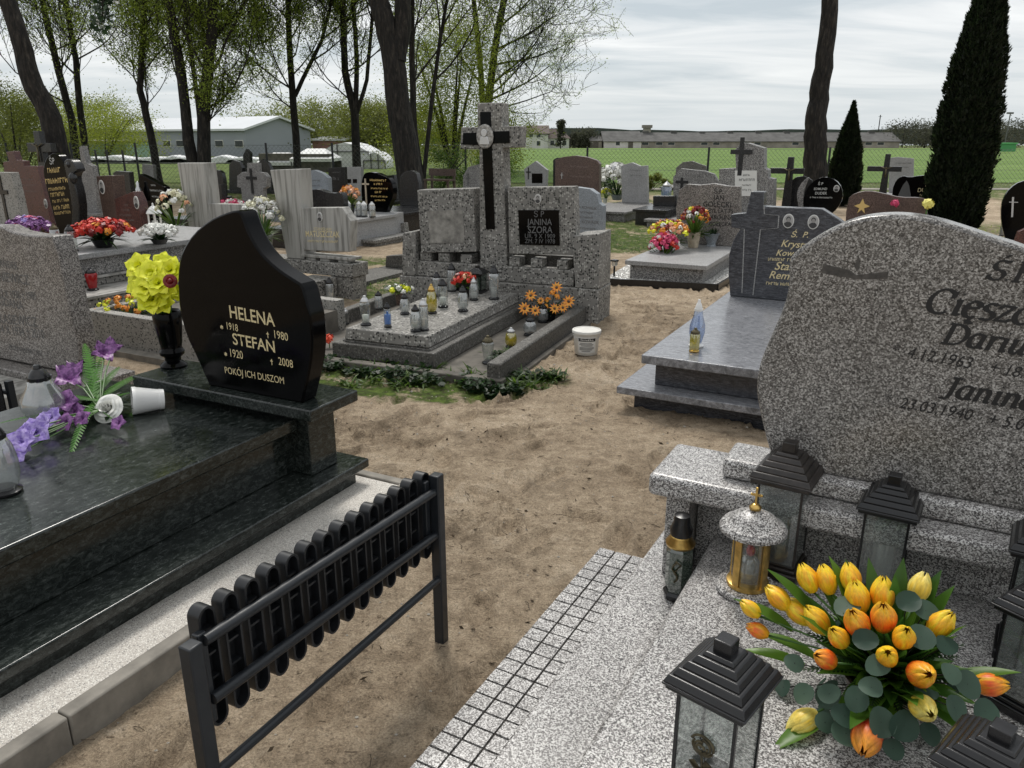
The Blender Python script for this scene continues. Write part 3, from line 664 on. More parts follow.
gable('shed','low grey shed left of the small white gabled house',x0,x1-.7,YB,YB+9,zt(600,141,YB),zt(600,136.5,YB+4),MT['wallbarn'],MT['rooft'],doors=[(x0+1,x0+2.6,0,1.9)],over=.3,zg=zg)
a=P(646,148,YB+8); t=T('silo_tower','square grey feed tower standing above the left end of the long barn','tower',(a.x,a.y,zg))
mb=MB((0,0,zg)); mb.box(-1.1,1.1,-1,1,zg,zt(646,128,YB+8)); mb.build('wall',MT['wallbarn'],t)
mb=MB((0,0,zg)); mb.box(-1.5,1.5,-1.3,1.3,zt(646,128,YB+8),zt(646,125,YB+8)); mb.build('cap',MT['concrete'],t)
# white house
YH=225; zg=gz(YH)
x0=P(526,147,YH).x; x1=P(548,147,YH).x; xe=P(569,147,YH+3).x
t=gable('house','white two-storey house with a brown hipped roof beyond the field',x0,x1,YH,YH+9,zt(536,133.5,YH),zt(536,126,YH+4),MT['wallwhite'],MT['roofbrown'],wins=[(x0+.9,x0+1.9,3.1,4.2),(x0+3.0,x0+4.0,3.1,4.2),(x0+3.0,x0+4.0,.8,2.0)],over=.4,zg=zg)
wb=MB((0,0,zg)); wb.box(x1+.01,xe,YH+3,YH+10,zg-.3,zt(555,138,YH+3)); wo=wb.build('wing_wall',MT['wallwhite'],t)
zb=zt(555,138,YH+3); rb=MB((0,0,zg)); rb.add([(x1-.3,YH+2.6,zb-.1),(xe+.4,YH+2.6,zb-.1),(xe+.4,YH+10.4,zb-.1),(x1-.3,YH+10.4,zb-.1),(x1-.3,YH+6,zb+2.4),(xe-2,YH+6,zb+2.4)],[(0,1,5,4),(1,2,5),(2,3,4,5),(0,4,3),(0,3,2,1)]); rb.build('wing_roof',MT['roofbrown'],t)
for X in (x1+.8,xe-1.8):
    f=MB(); f.box(X,X+1.0,YH+2.93,YH+2.99,.9,2.1); f.build('window',MT['pane'],t)
# poles
for i,(px,py) in enumerate([(876,115),(902,120),(401,133),(570,134)]):
    a=P(px,148,[270,262,90,240][i]); t=T('utility_pole',['thin wooden pole rising above the barn roof near the small conifer','thin pole at the right end of the long barn','thin pole behind the woodland','thin pole right of the white house'][i],'pole',(a.x,a.y,gz(a.y)),group='poles on the horizon')
    mb=MB(); h=zt(px,py,a.y)-gz(a.y); mb.tube([(0,0,-.2),(0,0,h)],.16,6); mb.build('shaft',MT['twig'],t); mb=MB(); mb.box(-.6,.6,-.05,.05,h-.5,h-.4); mb.build('crossarm',MT['twig'],t)
a=P(1004,148,120); t=T('street_lamp','street lamp on the right horizon','lamp',(a.x,a.y,0)); mb=MB(); h=zt(1004,114,120); mb.tube([(0,0,-.2),(0,0,h)],.09,6); mb.build('pole',MT['greyletter'],t); mb=MB(); mb.box(-.5,.4,-.15,.15,h,h+.25); mb.build('lamp_head',MT['greyletter'],t)
a=P(1001,146,100); t=T('container','low green container beyond the field at the right','container',(a.x,100,0)); mb=MB(); mb.box(-1.3,1.3,-1,1,0,.9); mb.build('body',simple('green_paint',(.06,.26,.09),.6),t,bevel=.03); mb=MB(); mb.box(-1.4,1.4,-1.1,1.1,.9,1.05); mb.build('lid',simple('light_green_paint',(.09,.36,.12),.6),t)
# white marquees and market canopies
MT['tarp']=simple('white_tarpaulin',(.62,.63,.63),.5,nz=.1,nsc=1.5,bump=.3)
def marquee(label,px0,px1,pyt,pyb,Y,ridge=.35,dep=4):
    a=P(px0,pyb,Y); b=P(px1,pyb,Y); z1=zt((px0+px1)/2,pyt,Y); t=T('marquee',label,'tent',((a.x+b.x)/2,Y,0),group='white tents by the fence')
    w_=(b.x-a.x)/2; ze=z1*(1-ridge); mb=MB()
    prof=[(-w_,0),(-w_*1.02,ze*.6),(-w_*.97,ze),(-w_*.5,ze+(z1-ze)*.72),(0,z1),(w_*.5,ze+(z1-ze)*.7),(w_*.97,ze),(w_*1.02,ze*.6),(w_,0)]
    mb.prism(prof,0,dep); mb.build('cover',MT['tarp'],t,autos=25)
    f=MB(); 
    for k in (-.98,-.3,.35,.98): f.bar((w_*k,-.04,0),(w_*k,-.04,ze if abs(k)>.9 else ze+(z1-ze)*.8),.05)
    f.bar((-w_,-.04,ze),(w_,-.04,ze),.05); f.build('frame',MT['greyletter'],t)
marquee('large white tent behind the forked tree',322,370,142.5,172,44)
marquee('smaller rounded white tent right of the large white tent',364,386,152,174,43,.5,3)
def canopy(label,px0,px1,pyt,Y,group='market stalls with white canopies'):
    a=P(px0,150,Y); b=P(px1,150,Y); z=zt(px0,pyt,Y); w_=(b.x-a.x)/2
    t=T('market_stall',label,'stall',((a.x+b.x)/2,Y,0),group=group)
    mb=MB(); mb.add([(-w_,-1.3,z-.45),(w_,-1.3,z-.45),(w_,1.3,z-.45),(-w_,1.3,z-.45),(-w_*.45,0,z),(w_*.45,0,z),(-w_,-1.3,z-.6),(w_,-1.3,z-.6),(w_,1.3,z-.6),(-w_,1.3,z-.6)],[(0,1,5,4),(1,2,5),(2,3,4,5),(3,0,4),(0,6,7,1),(1,7,8,2),(2,8,9,3),(3,9,6,0)])
    mb.build('canopy',MT['tarp'],t)
    for sx in (-1,1):
        for sy in (-1,1):
            p=MB(); p.bar((sx*w_*.95,sy*1.2,0),(sx*w_*.95,sy*1.2,z-.47),.06); p.build('leg',MT['greyletter'],t)
    p=MB(); p.box(-w_*.9,w_*.9,-1.1,-.3,0,.86); p.build('counter',MT['concrete_dark'],t); p=MB(); p.box(-w_*.92,w_*.92,1.15,1.2,0,z-.5); p.build('dark_backing',MT['concrete_dark'],t)
canopy('white market canopy in front of the hall gable',263,300,152.5,41)
canopy('white market canopy right of the slim budding tree',296,336,148.5,40)
canopy('wide low white canopy with dark interior under the tree',318,350,150,47)
for i,(px,w_) in enumerate([(100,2.0),(125,2.4),(165,2.6),(182,1.6),(190,1.8),(230,1.6),(250,1.7)]):
    a=P(px,160,52); t=MB(); 
    pts=[(-w_,0),(-w_*.7,.35),(-w_*.2,.45+.1*(i%2)),(w_*.3,.38),(w_*.8,.3),(w_,0)]
    t.prism(pts,-.7,.7); o=t.build('foil_heap',MT['tarp'],smooth=False,bevel=.1); o.location=(a.x,52,0)
    tag(o,['heap of white sheeting in front of the mint hut','heap of white sheeting at the left corner of the grey hall','long heap of white sheeting below the hall windows','heap of white sheeting left of the twin-trunked tree','heap of white sheeting behind the twin trunks','heap of white sheeting right of the twin-trunked tree','heap of white sheeting under the corner of the hall gable'][i],'sheeting','heaps of white sheeting on the meadow')
# ================================================================ grave building tools
F=Frame(27); FR_=Frame(28.7); FC=Frame(22); FG=Frame(28)
def root(fr,name,label,cat,u,v,z=0,group=None):
    t=T(name,label,cat,fr.W(u,v,z),fr.rz,group); return t,(u,v,z)
def txt(parent,off,fr,v,s,a,b,mat,shear=0.0,hs=1.0,name='lettering',bold=0.0,fixed=None):
    (u0,z0)=fr.V(*a,v); (u1,z1)=fr.V(*b,v) if b else (0,0)
    if fixed: u0,z0,u1=fixed; z1=z0
    c=bpy.data.curves.new('t','FONT'); c.body=s; c.shear=shear; c.offset=bold; c.resolution_u=4 
    o=bpy.data.objects.new('t',c); col.objects.link(o); bpy.context.view_layer.update()
    dg=bpy.context.evaluated_depsgraph_get(); me=bpy.data.meshes.new_from_object(o.evaluated_get(dg))
    bpy.data.objects.remove(o); xs=[p.co.x for p in me.vertices]
    if not xs: return None
    w_=max(xs)-min(xs); sc=(u1-u0)/w_; x0=min(xs); dz=(z1-z0)/(u1-u0)
    for p in me.vertices:
        x=(p.co.x-x0)*sc; y=p.co.y*sc*hs; p.co=(u0+x-off[0],v-.0016-off[1],z0+y+x*dz-off[2])
    me.materials.clear(); me.materials.append(mat); me.name=name
    ob=bpy.data.objects.new(name,me); col.objects.link(ob); ob.parent=parent; return ob
def scribble(parent,off,fr,v,rows,mat,name='lettering'):
    mb=MB(off)      # rows: (pxL,pyL,pxR,pyR,height_px)
    for (a,b,c,d,h) in rows:
        u0,z0=fr.V(a,b,v); u1,z1=fr.V(c,d,v); hz=fr.V(a,b-h,v)[1]-z0; u=u0
        while u<u1-hz*.3:
            w_=hz*rnd(.35,.75); k=(u-u0)/(u1-u0); z=z0+(z1-z0)*k; kk=random.random()
            y=v-.0016
            mb.add([(u,y,z),(u+w_*.28,y,z),(u+w_*.28,y,z+hz),(u,y,z+hz)],[(0,1,2,3)])
            zz_=z+hz*(.78 if kk<.5 else (.4 if kk<.8 else 0)); mb.add([(u+w_*.28,y,zz_),(u+w_,y,zz_),(u+w_,y,zz_+hz*.2),(u+w_*.28,y,zz_+hz*.2)],[(0,1,2,3)])
            if kk>.35: mb.add([(u+w_*.72,y,z),(u+w_,y,z),(u+w_,y,z+hz*.78),(u+w_*.72,y,z+hz*.78)],[(0,1,2,3)])
            u+=w_+hz*.22
            if random.random()<.1: u+=hz*.5
    return mb.build(name,mat,parent)
def ell(cx_,cz,rx,rz,n=24): return [(cx_+rx*math.cos(2*math.pi*i/n),cz+rz*math.sin(2*math.pi*i/n)) for i in range(n)]
def oval(parent,off,fr,v,px,py,rx,rz,fixed=None,var=0):
    u,z=fixed or fr.V(px,py,v); mb=MB(off); mb.prism(ell(u,z,rx,rz),v-.008,v+.002); o=mb.build('portrait_medallion',MT['porcelain'],parent,bevel=.002)
    mb=MB(off); mb.prism(ell(u,z,rx*.84,rz*.87),v-.0095,v-.0085); mb.build('print',MT['photo_mid'],o)
    mb=MB(off); 
    mb.prism([(u-rx*.17,z-rz*.05),(u-rx*.52,z-rz*.22)]+[(u+rx*.84*math.cos(R(a_)),z+rz*.86*math.sin(R(a_))) for a_ in range(205,340,15)]+[(u+rx*.52,z-rz*.22),(u+rx*.17,z-rz*.05)],v-.0105,v-.0098)
    mb.prism(ell(u,z+rz*.30,rx*.40,rz*.34,16),v-.0105,v-.0098); mb.build('print_bust',MT['photo_dark'],o)  # dark hair and suit of the printed portrait
    mb=MB(off); mb.prism(ell(u+rx*.03*(1-var),z+rz*.17,rx*.30,rz*.30,16),v-.0115,v-.0108); mb.build('print_face',simple('pale_photo_print',(.26,.25,.24),.3) if 'pf' not in MT else MT['pf'],o)
def box_(off,*a,**k): return MB(off).box(*a,**k)
def smooth_poly(pts,closed=True,it=2,keep=()):
    # Chaikin corner cutting on an outline; corners listed in keep stay sharp
    for _ in range(it):
        out=[]; n=len(pts); nk=[]
        for i in range(n):
            p=pts[i]; q=pts[(i+1)%n]; pr=pts[i-1]
            if i in keep: nk.append(len(out)); out.append(p)
            else:
                out.append((p[0]*.75+pr[0]*.25,p[1]*.75+pr[1]*.25)); out.append((p[0]*.75+q[0]*.25,p[1]*.75+q[1]*.25))
        pts=out; keep=nk
    return pts
def headstone(t,off,fr,v,outline,th,mat,z0,bevel=.006,sm=0,name='headstone',keep=(0,-1)):
    pts=[fr.V(*p,v) for p in outline]
    pts=[(u,max(z,z0)) for u,z in pts]
    pts[0]=(pts[0][0],z0); pts[-1]=(pts[-1][0],z0)
    if sm: pts=smooth_poly(pts,it=sm,keep=(0,len(pts)-1))
    mb=MB(off); mb.prism(pts,v,v+th); return mb.build(name,mat,t,bevel=bevel),pts
# ---------------- lanterns
def znicz(label,pos,h=.25,r=.04,kind='barrel',glass='glass',lid='blackplastic',wax='wax',group='glass grave candles',rz=0,wl=.45,name='grave_candle',base='blackplastic'):
    t=T(name,label,'grave candle',pos,rz,group)
    hb=h*.76; 
    if kind=='barrel': pr=[(r*.62,.012),(r*.78,.02),(r*.98,hb*.30),(r,hb*.55),(r*.86,hb*.82),(r*.62,hb)]
    elif kind=='pear': pr=[(r*.5,.012),(r*.72,.03),(r*1.0,hb*.38),(r*.98,hb*.58),(r*.6,hb*.85),(r*.5,hb)]
    elif kind=='taper': pr=[(r*.62,.012),(r*.66,.02),(r*.86,hb*.5),(r,hb*.9),(r*.85,hb)]
    else: pr=[(r*.86,.01),(r*.9,.02),(r*.92,hb*.5),(r*.92,hb*.93),(r*.8,hb)]
    wob=(lambda a,z:.035*math.cos(a*9)) if kind in('barrel','pear') else (lambda a,z:.02*math.cos(a*12))
    MB().lathe(pr,n=28,wob=wob).build('glass_body',MT[glass],t,smooth=True)
    MB().lathe([(r*.95,0),(r*.98,.008),(r*.72,.016),(r*.6,.022)],n=20).build('foot',MT[base],t,autos=40)
    kf={'pear':.66,'barrel':.85,'taper':1.05,'straight':1.05}[kind]; MB().lathe([(r*kf*.80,hb-.004),(r*kf*.83,hb+.010),(r*kf*.74,hb+h*.03),(r*kf*.70,hb+h*.06),(r*kf*.62,hb+h*.09),(r*kf*.46,hb+h*.14),(r*kf*.30,hb+h*.165),(r*kf*.29,hb+h*.20),(r*kf*.22,hb+h*.225),(.0008,hb+h*.23)],n=20).build('lid',MT[lid],t,autos=40)
    if wax: MB().lathe([(r*.55,.02),(r*.6,hb*wl),(r*.1,hb*wl+.004)],n=16).build('candle',MT[wax],t,smooth=True)
    return t
def pagoda(label,pos,h,w,rz,gl='glass',inner='candle',lidm='blackplastic',group='square lanterns with stepped black roofs'):
    t=T('lantern',label,'lantern',pos,rz,group)
    b=w*.355; lz=h*.715
    mb=MB(); z=0
    for k,(s,dz) in enumerate([(.43,.030),(.39,.014),(.35,.012)]): mb.box(-w*s,w*s,-w*s,w*s,z,z+dz*h*2.2); z+=dz*h*2.2
    mb.build('foot',MT[lidm],t,bevel=.004)
    for sx in (-1,1):
        for sy in (-1,1): MB().box(sx*b-.0035,sx*b+.0035,sy*b-.0035,sy*b+.0035,z,lz).build('post',MT[lidm],t)
    for k in range(4):
        a=k*math.pi/2; mb=MB(); mb.M=Matrix.Rotation(a,4,'Z'); mb.box(-b+.004,b-.004,-b-.001,-b+.001,z+.002,lz-.002); mb.build('glass_pane',MT[gl],t)
    mb=MB(); zz_=lz
    steps=[(.48,.030,.0),(.515,.014,.0),(.505,.040,.045),(.43,.038,.045),(.355,.036,.045),(.28,.034,.045),(.20,.022,.03)]
    for s,dz,tp in steps:
        mb.box(-w*s,w*s,-w*s,w*s,zz_,zz_+dz*h,tp=tp*w); zz_+=dz*h
        if s==.50 and tp==0: pass
    mb.box(-w*.11,w*.11,-w*.11,w*.11,zz_-.002,h)
    mb.build('roof',MT[lidm],t,bevel=.006,seg=3)
    if inner=='candle':
        MB().lathe([(b*.6,z+.001),(b*.62,z+.01),(b*.62,lz*.78),(b*.45,lz*.84)],n=28,wob=lambda a,q:.05*math.cos(a*14)).build('candle_insert',MT['glassfrost'],t,smooth=True)
        MB().lathe([(b*.5,z+.002),(b*.5,lz*.62),(b*.1,lz*.63)],n=20).build('candle',MT['wax'],t,smooth=True)
    if inner=='dark':
        MB().lathe([(b*.55,z+.001),(b*.55,lz*.5),(b*.3,lz*.6)],n=20).build('candle',MT['glassfrost'],t,smooth=True)
    return t,b,z,lz
def rose_relief(parent,b,z0,s):
    mb=MB(); y=-b-.006
    c=Vector((0,y,z0+s*.75))
    for k in range(4):
        r=s*(.10+.065*k); n=14
        mb.tube([(c.x+r*math.cos(a),y-.003*(3-k),c.z+r*.9*math.sin(a)) for a in [k*1.3+i*5.2/n for i in range(n+1)]],s*.035,5)
    mb.tube([(0,y,z0+s*.5),(s*.05,y,z0+s*.1),(-s*.05,y,z0-s*.35)],s*.03,5)
    for q,(dx,dz) in enumerate([(.28,.28),(-.3,.15),(.3,-.08),(-.22,-.22)]):
        mb.add([(0,y,z0+dz*s*.3),(dx*s*.5,y-.003,z0+dz*s+s*.12),(dx*s,y,z0+dz*s),(dx*s*.5,y-.002,z0+dz*s-s*.1)],[(0,1,2,3)])
        mb.tube([(0,y,z0+dz*s*.3),(dx*s*.5,y-.004,z0+dz*s+s*.12),(dx*s,y,z0+dz*s),(dx*s*.5,y-.004,z0+dz*s-s*.1),(0,y,z0+dz*s*.3)],s*.02,4)
    mb.build('rose_ornament',MT['bronze'],parent,smooth=True)
# ---------------- flowers
def frame_from(d,roll=0.0):
    d=Vector(d).normalized(); x=d.orthogonal().normalized(); x=Matrix.Rotation(roll,3,d)@x; y=d.cross(x)
    M=Matrix((x,y,d)).transposed().to_4x4(); return M
def petals(mb,c,d,n,L,W,open_,cup=.25,roll=0,nu=4,nv=5,ruf=.0,base=.0):
    # n petals about axis d: open_=0 closed (along the axis) .. 90 flat
    M=Matrix.Translation(c)@frame_from(d,roll)
    for k in range(n):
        a=2*math.pi*k/n; ca,sa=math.cos(a),math.sin(a); op=R(open_)+rnd(-.08,.08); ph=rnd(0,6)
        def fn(i,j):
            t=j; wdt=W*math.sin(math.pi*min(1,(.12+t*.88))**.8)**.75 if t<1 else W*.06
            x=(i-.5)*wdt; th=op*(t**.7)
            rr=base+L*t*math.sin(th)+cup*L*math.sin(math.pi*t)*(.35)*math.cos(op*.9); z=L*t*math.cos(th)
            bend=cup*(x*x)/(W*.6+1e-6)*2
            rr-=bend*math.cos(th); z+=bend*math.sin(th)+ruf*L*math.sin(ph+i*7+t*9)*t
            return M@Vector((rr*ca-x*sa,rr*sa+x*ca,z))
        mb.patch(fn,nu,nv)
def tulip(parent,c,d,L,mat,name='tulip_bloom'):
    # object origin at the bloom's base so that the colour runs along it
    M=Matrix.Translation(c)@frame_from(d,rnd(0,6)); mb=MB()
    for ring,(s,ph) in enumerate([(1,0),(.93,math.pi/3)]):
        for k in range(3):
            a=2*math.pi*k/3+ph; ca,sa=math.cos(a),math.sin(a); tw=rnd(-.1,.1)
            def fn(i,j):
                t=j; prof=(math.sin(math.pi*(t*.90+.07))**.58); rad=L*.33*prof*s*(1-.35*max(0,t-.55)); half=1.12*(1-t**5*.85)
                b=(i-.5)*2*half; ang=a+b+tw*t
                rr=rad*(1+.05*math.cos(b*2.2)); return Vector((rr*math.cos(ang),rr*math.sin(ang),L*(t*(1-.10*abs(i-.5)*2*t))))
            mb.patch(fn,6,7)
    o=mb.build(name,mat,parent,smooth=True); o.matrix_local=M; return o
def rosebloom(mb,c,d,r):
    M=Matrix.Translation(c)@frame_from(d)
    for ring in range(6):
        n=2+ring; rr=r*(.05+.17*ring); h=r*(.95-.10*ring)
        for k in range(n):
            a0=2*math.pi*k/n+ring*.9; span=2*math.pi/n*1.35
            def fn(i,j):
                a=a0+span*(i-.5); q=rr*(.55+.55*j**1.4)+(.10*r*j*j if ring>2 else 0); z=h*(j**.8)*(1-.18*abs(i-.5)*2)-r*.2-(.07*r*j**3*ring)
                return M@Vector((q*math.cos(a),q*math.sin(a),z))
            mb.patch(fn,6,4)
def puff(mb,c,r,n=14,d=Vector((0,-.6,.8))):
    for _ in range(n):
        q=Vector((random.gauss(0,1),random.gauss(0,1),random.gauss(0,1))).normalized()
        if q.dot(d)<-.2: q=-q
        p=c+q*r*rnd(.45,.9); x=q.orthogonal().normalized(); x=Matrix.Rotation(rnd(0,6),3,q)@x; y=q.cross(x); s=r*rnd(.35,.6)
        mb.add([p-x*s,p-y*s*.7+q*s*.1,p+x*s+q*s*.25,p+y*s*.7+q*s*.1],[(0,1,2,3)])
def blade(mb,a,d,L,W,bend=.5,n=7,fold=.25):
    d=Vector(d).normalized(); side=d.cross(Vector((0,0,1))); side=side.normalized() if side.length>.05 else Vector((1,0,0)); up=side.cross(d)
    p=Vector(a); vs=[]; dd=d.copy()
    for i in range(n+1):
        t=i/n; w_=W*math.sin(math.pi*(.1+.9*t)**.9)*.5+.0005
        nn=side.cross(dd).normalized()
        vs+= [p-side*w_+nn*w_*fold,p.copy(),p+side*w_+nn*w_*fold]
        dd=(dd+Vector((0,0,-1))*bend/n).normalized(); p=p+dd*(L/n)
    fs=[]
    for i in range(n): fs+=[(i*3,i*3+1,i*3+4,i*3+3),(i*3+1,i*3+2,i*3+5,i*3+4)]
    mb.add(vs,fs)
def fern(mb,a,d,L,W,bend=.4,n=22):
    d=Vector(d).normalized(); side=d.cross(Vector((0,0,1))).normalized(); p=Vector(a); dd=d.copy()
    for i in range(n):
        t=(i+.5)/n; w_=W*.5*(math.sin(math.pi*(t*.9+.08))**.6); nn=side.cross(dd).normalized(); l=L/n*.5
        for s in (-1,1):
            q=p+side*s*w_+dd*L/n*.9-nn*w_*.12
            mb.add([p-dd*l*.85,q-dd*l*.3,q+dd*l*.5,p+dd*l*.8],[(0,1,2,3)])
        mb.add([p-side*.0015,p+side*.0015,p+dd*L/n+side*.0015,p+dd*L/n-side*.0015],[(0,1,2,3)])
        dd=(dd+Vector((0,0,-1))*bend/n).normalized(); p=p+dd*(L/n)
def disc_leaf(mb,c,nrm,r,el=1.15,cup=.12):
    M=Matrix.Translation(c)@frame_from(nrm,rnd(0,6)); n=14; FO=rnd(.05,.4); FO2=rnd(-1,1); vs=[M@Vector((0,0,0))]
    for i in range(n):
        a=2*math.pi*i/n; q=1+.04*math.sin(3*a+1)
        vs.append(M@Vector((r*el*q*math.cos(a),r*q*math.sin(a),r*(FO*abs(math.sin(a))-.25*FO2*math.cos(a)**2))))
    mb.add(vs,[(0,i+1,(i+1)%n+1) for i in range(n)])
def bouquet(label,pos,w,h,blooms,pot=None,group=None,cat='flowers',leaf='leaf_mid',nl=60,br=.03,name='bouquet',ph=.12,leafl=.07,stems=None):
    """blooms: list of (material, count); pot: None or (material, radius)"""
    t=T(name,label,cat,pos,group=group); z0=0
    if pot:
        mt,pr=pot; MB().lathe([(pr*.7,0),(pr*.75,.01),(pr*.95,ph*.7),(pr*1.05,ph),(pr*.95,ph),(pr*.85,ph*.8)],n=20).build('pot',MT[mt],t,autos=50); z0=ph*.8
    lb=MB()
    for _ in range(nl):
        a=rnd(0,6.28); e=rnd(.1,1.3); d=Vector((math.cos(a)*math.cos(e),math.sin(a)*math.cos(e),math.sin(e)))
        blade(lb,Vector((0,0,z0))+Vector((d.x*w*.1,d.y*w*.1,0)),d,(h*.75 if e>.8 else w*.55)*rnd(.7,1.05),leafl*.35,bend=rnd(.2,.8),n=4)
    lb.build('leaves',MT[leaf],t)
    k=0; tot=sum(c for _,c in blooms)
    order=[m_ for m_,c in blooms for _ in range(c)]; random.shuffle(order); mbs={}
    for i,m_ in enumerate(order):
        a=i*2.39996; rr=math.sqrt((i+.5)/tot); e=math.sqrt(max(0,1-rr*rr*.92))
        c=Vector((math.cos(a)*rr*w*.5,math.sin(a)*rr*w*.5,z0+(h-z0)*(.25+.70*e))); d=Vector((c.x,c.y,(c.z-z0)*.8)).normalized()
        q=MB(); puff(q,c,br*rnd(.8,1.25),22,d); q.build('bloom',MT[m_],t)
    return t
# ================================================================ LEFT NEAR GRAVE (black stone with gold lettering)
t,off=root(F,'grave','dark green granite grave with a black wing-shaped headstone lettered in gold','grave',-2.6,1.6)
B=lambda *a,**k: box_(off,*a,**k)
g=MT['darkgreen']
B(-3.45,-2.11,.25,2.56,-.03,.158).build('base',g,t,bevel=.004)
B(-3.5,-2.065,.2,2.605,.16,.20).build('base_slab',g,t,bevel=.005)
B(-3.35,-2.27,.3,2.34,.202,.403).build('tomb_side',g,t,bevel=.003)
B(-3.42,-2.215,.2,2.328,.405,.465).build('tomb_slab',g,t,bevel=.007)
B(-2.98,-2.16,2.332,2.50,.202,.508).build('plinth_block',g,t,bevel=.004)
B(-3.09,-2.035,2.215,2.52,.51,.56).build('plinth_slab',g,t,bevel=.006)
OH=[(207.6,374.5),(196,356),(186,336),(179,310),(177.5,283),(178,266),(182,250),(193,233),(209,220),(222,214),(235,210),(241,212),(244,221),(248,232),(258,250),(268,261),(280,271),(294,280),(302,285),(306,300),(311,320),(312.5,343),(310.6,366),(301,392)]
hs,pts=headstone(t,off,F,2.27,OH,.09,MT['black'],.56,bevel=.008,sm=1)
Z=lambda s,a,b,hs=1,m='goldletter',bold=0.0: txt(t,off,F,2.27,s,a,b,MT[m],hs=hs,bold=bold)
Z('HELENA',(230.5,317.5),(275.5,326.5),1.12,bold=.012); Z('1918',(227.5,329),(238.5,331.5),1.25); Z('1980',(275,338),(288.5,341),1.2)
Z('STEFAN',(233.5,344),(275.5,352.5),1.02,bold=.012); Z('1920',(231,356.5),(243.5,359),1.25); Z('2008',(279,364.5),(293.5,368),1.2)
Z('POKÓJ ICH DUSZOM',(225.5,373),(284.5,384),1.2)
mb=MB(off)
for (px,py) in ((222,327),(226,354)):
    u,z=F.V(px,py,2.27); 
    for k in range(3):
        a=math.pi/2+k*math.pi/3; dx,dz=.009*math.cos(a),.009*math.sin(a); nx,nz=-dz*.25,dx*.25
        mb.add([(u-dx-nx,2.2685-k*.0002,z-dz-nz),(u+dx-nx,2.2685-k*.0002,z+dz-nz),(u+dx+nx,2.2685-k*.0002,z+dz+nz),(u-dx+nx,2.2685-k*.0002,z-dz+nz)],[(0,1,2,3)])
for (px,py) in ((268,335),(272,362)):
    u,z=F.V(px,py,2.27); mb.box(u-.0016,u+.0016,2.2682,2.2695,z-.013,z+.013); mb.box(u-.007,u+.007,2.2676,2.2681,z+.003,z+.0065)
mb.build('date_marks',MT['goldletter'],t)
# paving bed and kerb around it
mb=MB(); 
def fsheet(name,fr,x0,x1,y0,y1,z0,z1,mat,kind='structure'):
    p=fr.W((x0+x1)/2,(y0+y1)/2,0); mb=MB(((x0+x1)/2,(y0+y1)/2,0)); mb.box(x0,x1,y0,y1,z0,z1); o=mb.build(name,mat,bevel=.004); o.location=p; o.rotation_euler=(0,0,fr.rz); tag(o,kind=kind); return o
fsheet('aggregate_paving',F,-2.2,-1.912,.0,2.625,-.05,.088,MT['aggregate'])
t,off=root(F,'kerb','low concrete kerb edging the pale aggregate strip beside the dark green grave','kerb',-1.88,1.5)
for (a,b) in ((-.1,.98),(.984,1.98),(1.984,2.69)): box_(off,-1.91,-1.855,a,b,-.05,.10).build('kerbstone',MT['concrete'],t,bevel=.006)
box_(off,-2.75,-1.912,2.63,2.68,-.05,.095).build('kerbstone',MT['concrete'],t,bevel=.006)
# ================================================================ BENCH
t,off=root(F,'folding_bench','black metal bench frame with its row of rounded plastic slats folded upright','bench',-1.20,1.38)
for v_ in (.90,1.845): box_(off,-1.222,-1.187,v_-.018,v_+.018,-.04,.605).build('leg',MT['blackmetal'],t,bevel=.004)
box_(off,-1.236,-1.216,.928,.952,.37,.60).build('bracket',MT['blackmetal'],t,bevel=.003); box_(off,-1.236,-1.216,1.80,1.822,.36,.59).build('bracket',MT['blackmetal'],t,bevel=.003)
def tubeo(a,b,r,nm): MB(off).tube([a,b],r,12).build(nm,MT['blackmetal'],t,autos=50)
tubeo((-1.212,.94,.585),(-1.205,1.84,.55),.0135,'upper_rail'); tubeo((-1.212,.94,.435),(-1.205,1.84,.40),.0135,'lower_rail'); tubeo((-1.2,.91,.262),(-1.2,1.84,.24),.012,'cross_rail')
ns=14
for i in range(ns):
    v_=.968+(1.818-.968)*i/(ns-1); zt_=.645-.03*i/(ns-1); zb_=.34-.022*i/(ns-1); r=.0235; x=-1.262
    out=[]
    for k in range(13): a=math.pi*k/12; out.append((v_+r*math.cos(a),zt_-r+r*math.sin(a)))
    for k in range(13): a=math.pi+math.pi*k/12; out.append((v_+r*math.cos(a),zb_+r+r*math.sin(a)))
    inn=[(v_+(p[0]-v_)*.76,p[1]+(.0055 if p[1]<(zt_+zb_)/2 else -.0055)) for p in out]
    n=len(out); mb=MB(off); xa,xb=x,x+.034
    vs=[(xb,p[0],p[1]) for p in out]+[(xb,p[0],p[1]) for p in inn]+[(xa,p[0],p[1]) for p in out]+[(xa,p[0],p[1]) for p in inn]+[(xa+.008,p[0],p[1]) for p in inn]
    fs=[]
    for k in range(n):
        q=(k+1)%n; fs+=[(k,q,q+n,k+n),(k+2*n,q+2*n,q,k),(n+k,n+q,4*n+q,4*n+k)]
    fs.append(tuple(range(4*n,5*n))); fs.append(tuple(range(2*n,3*n))[::-1]); mb.add(vs,fs)
    for k in range(4):
        zc=zb_+.06+k*.062; mb.box(xa+.009,xb-.006,v_-r*.7,v_+r*.7,zc-.003,zc+.003)
    mb.build('slat',MT['slat'],t,autos=40)
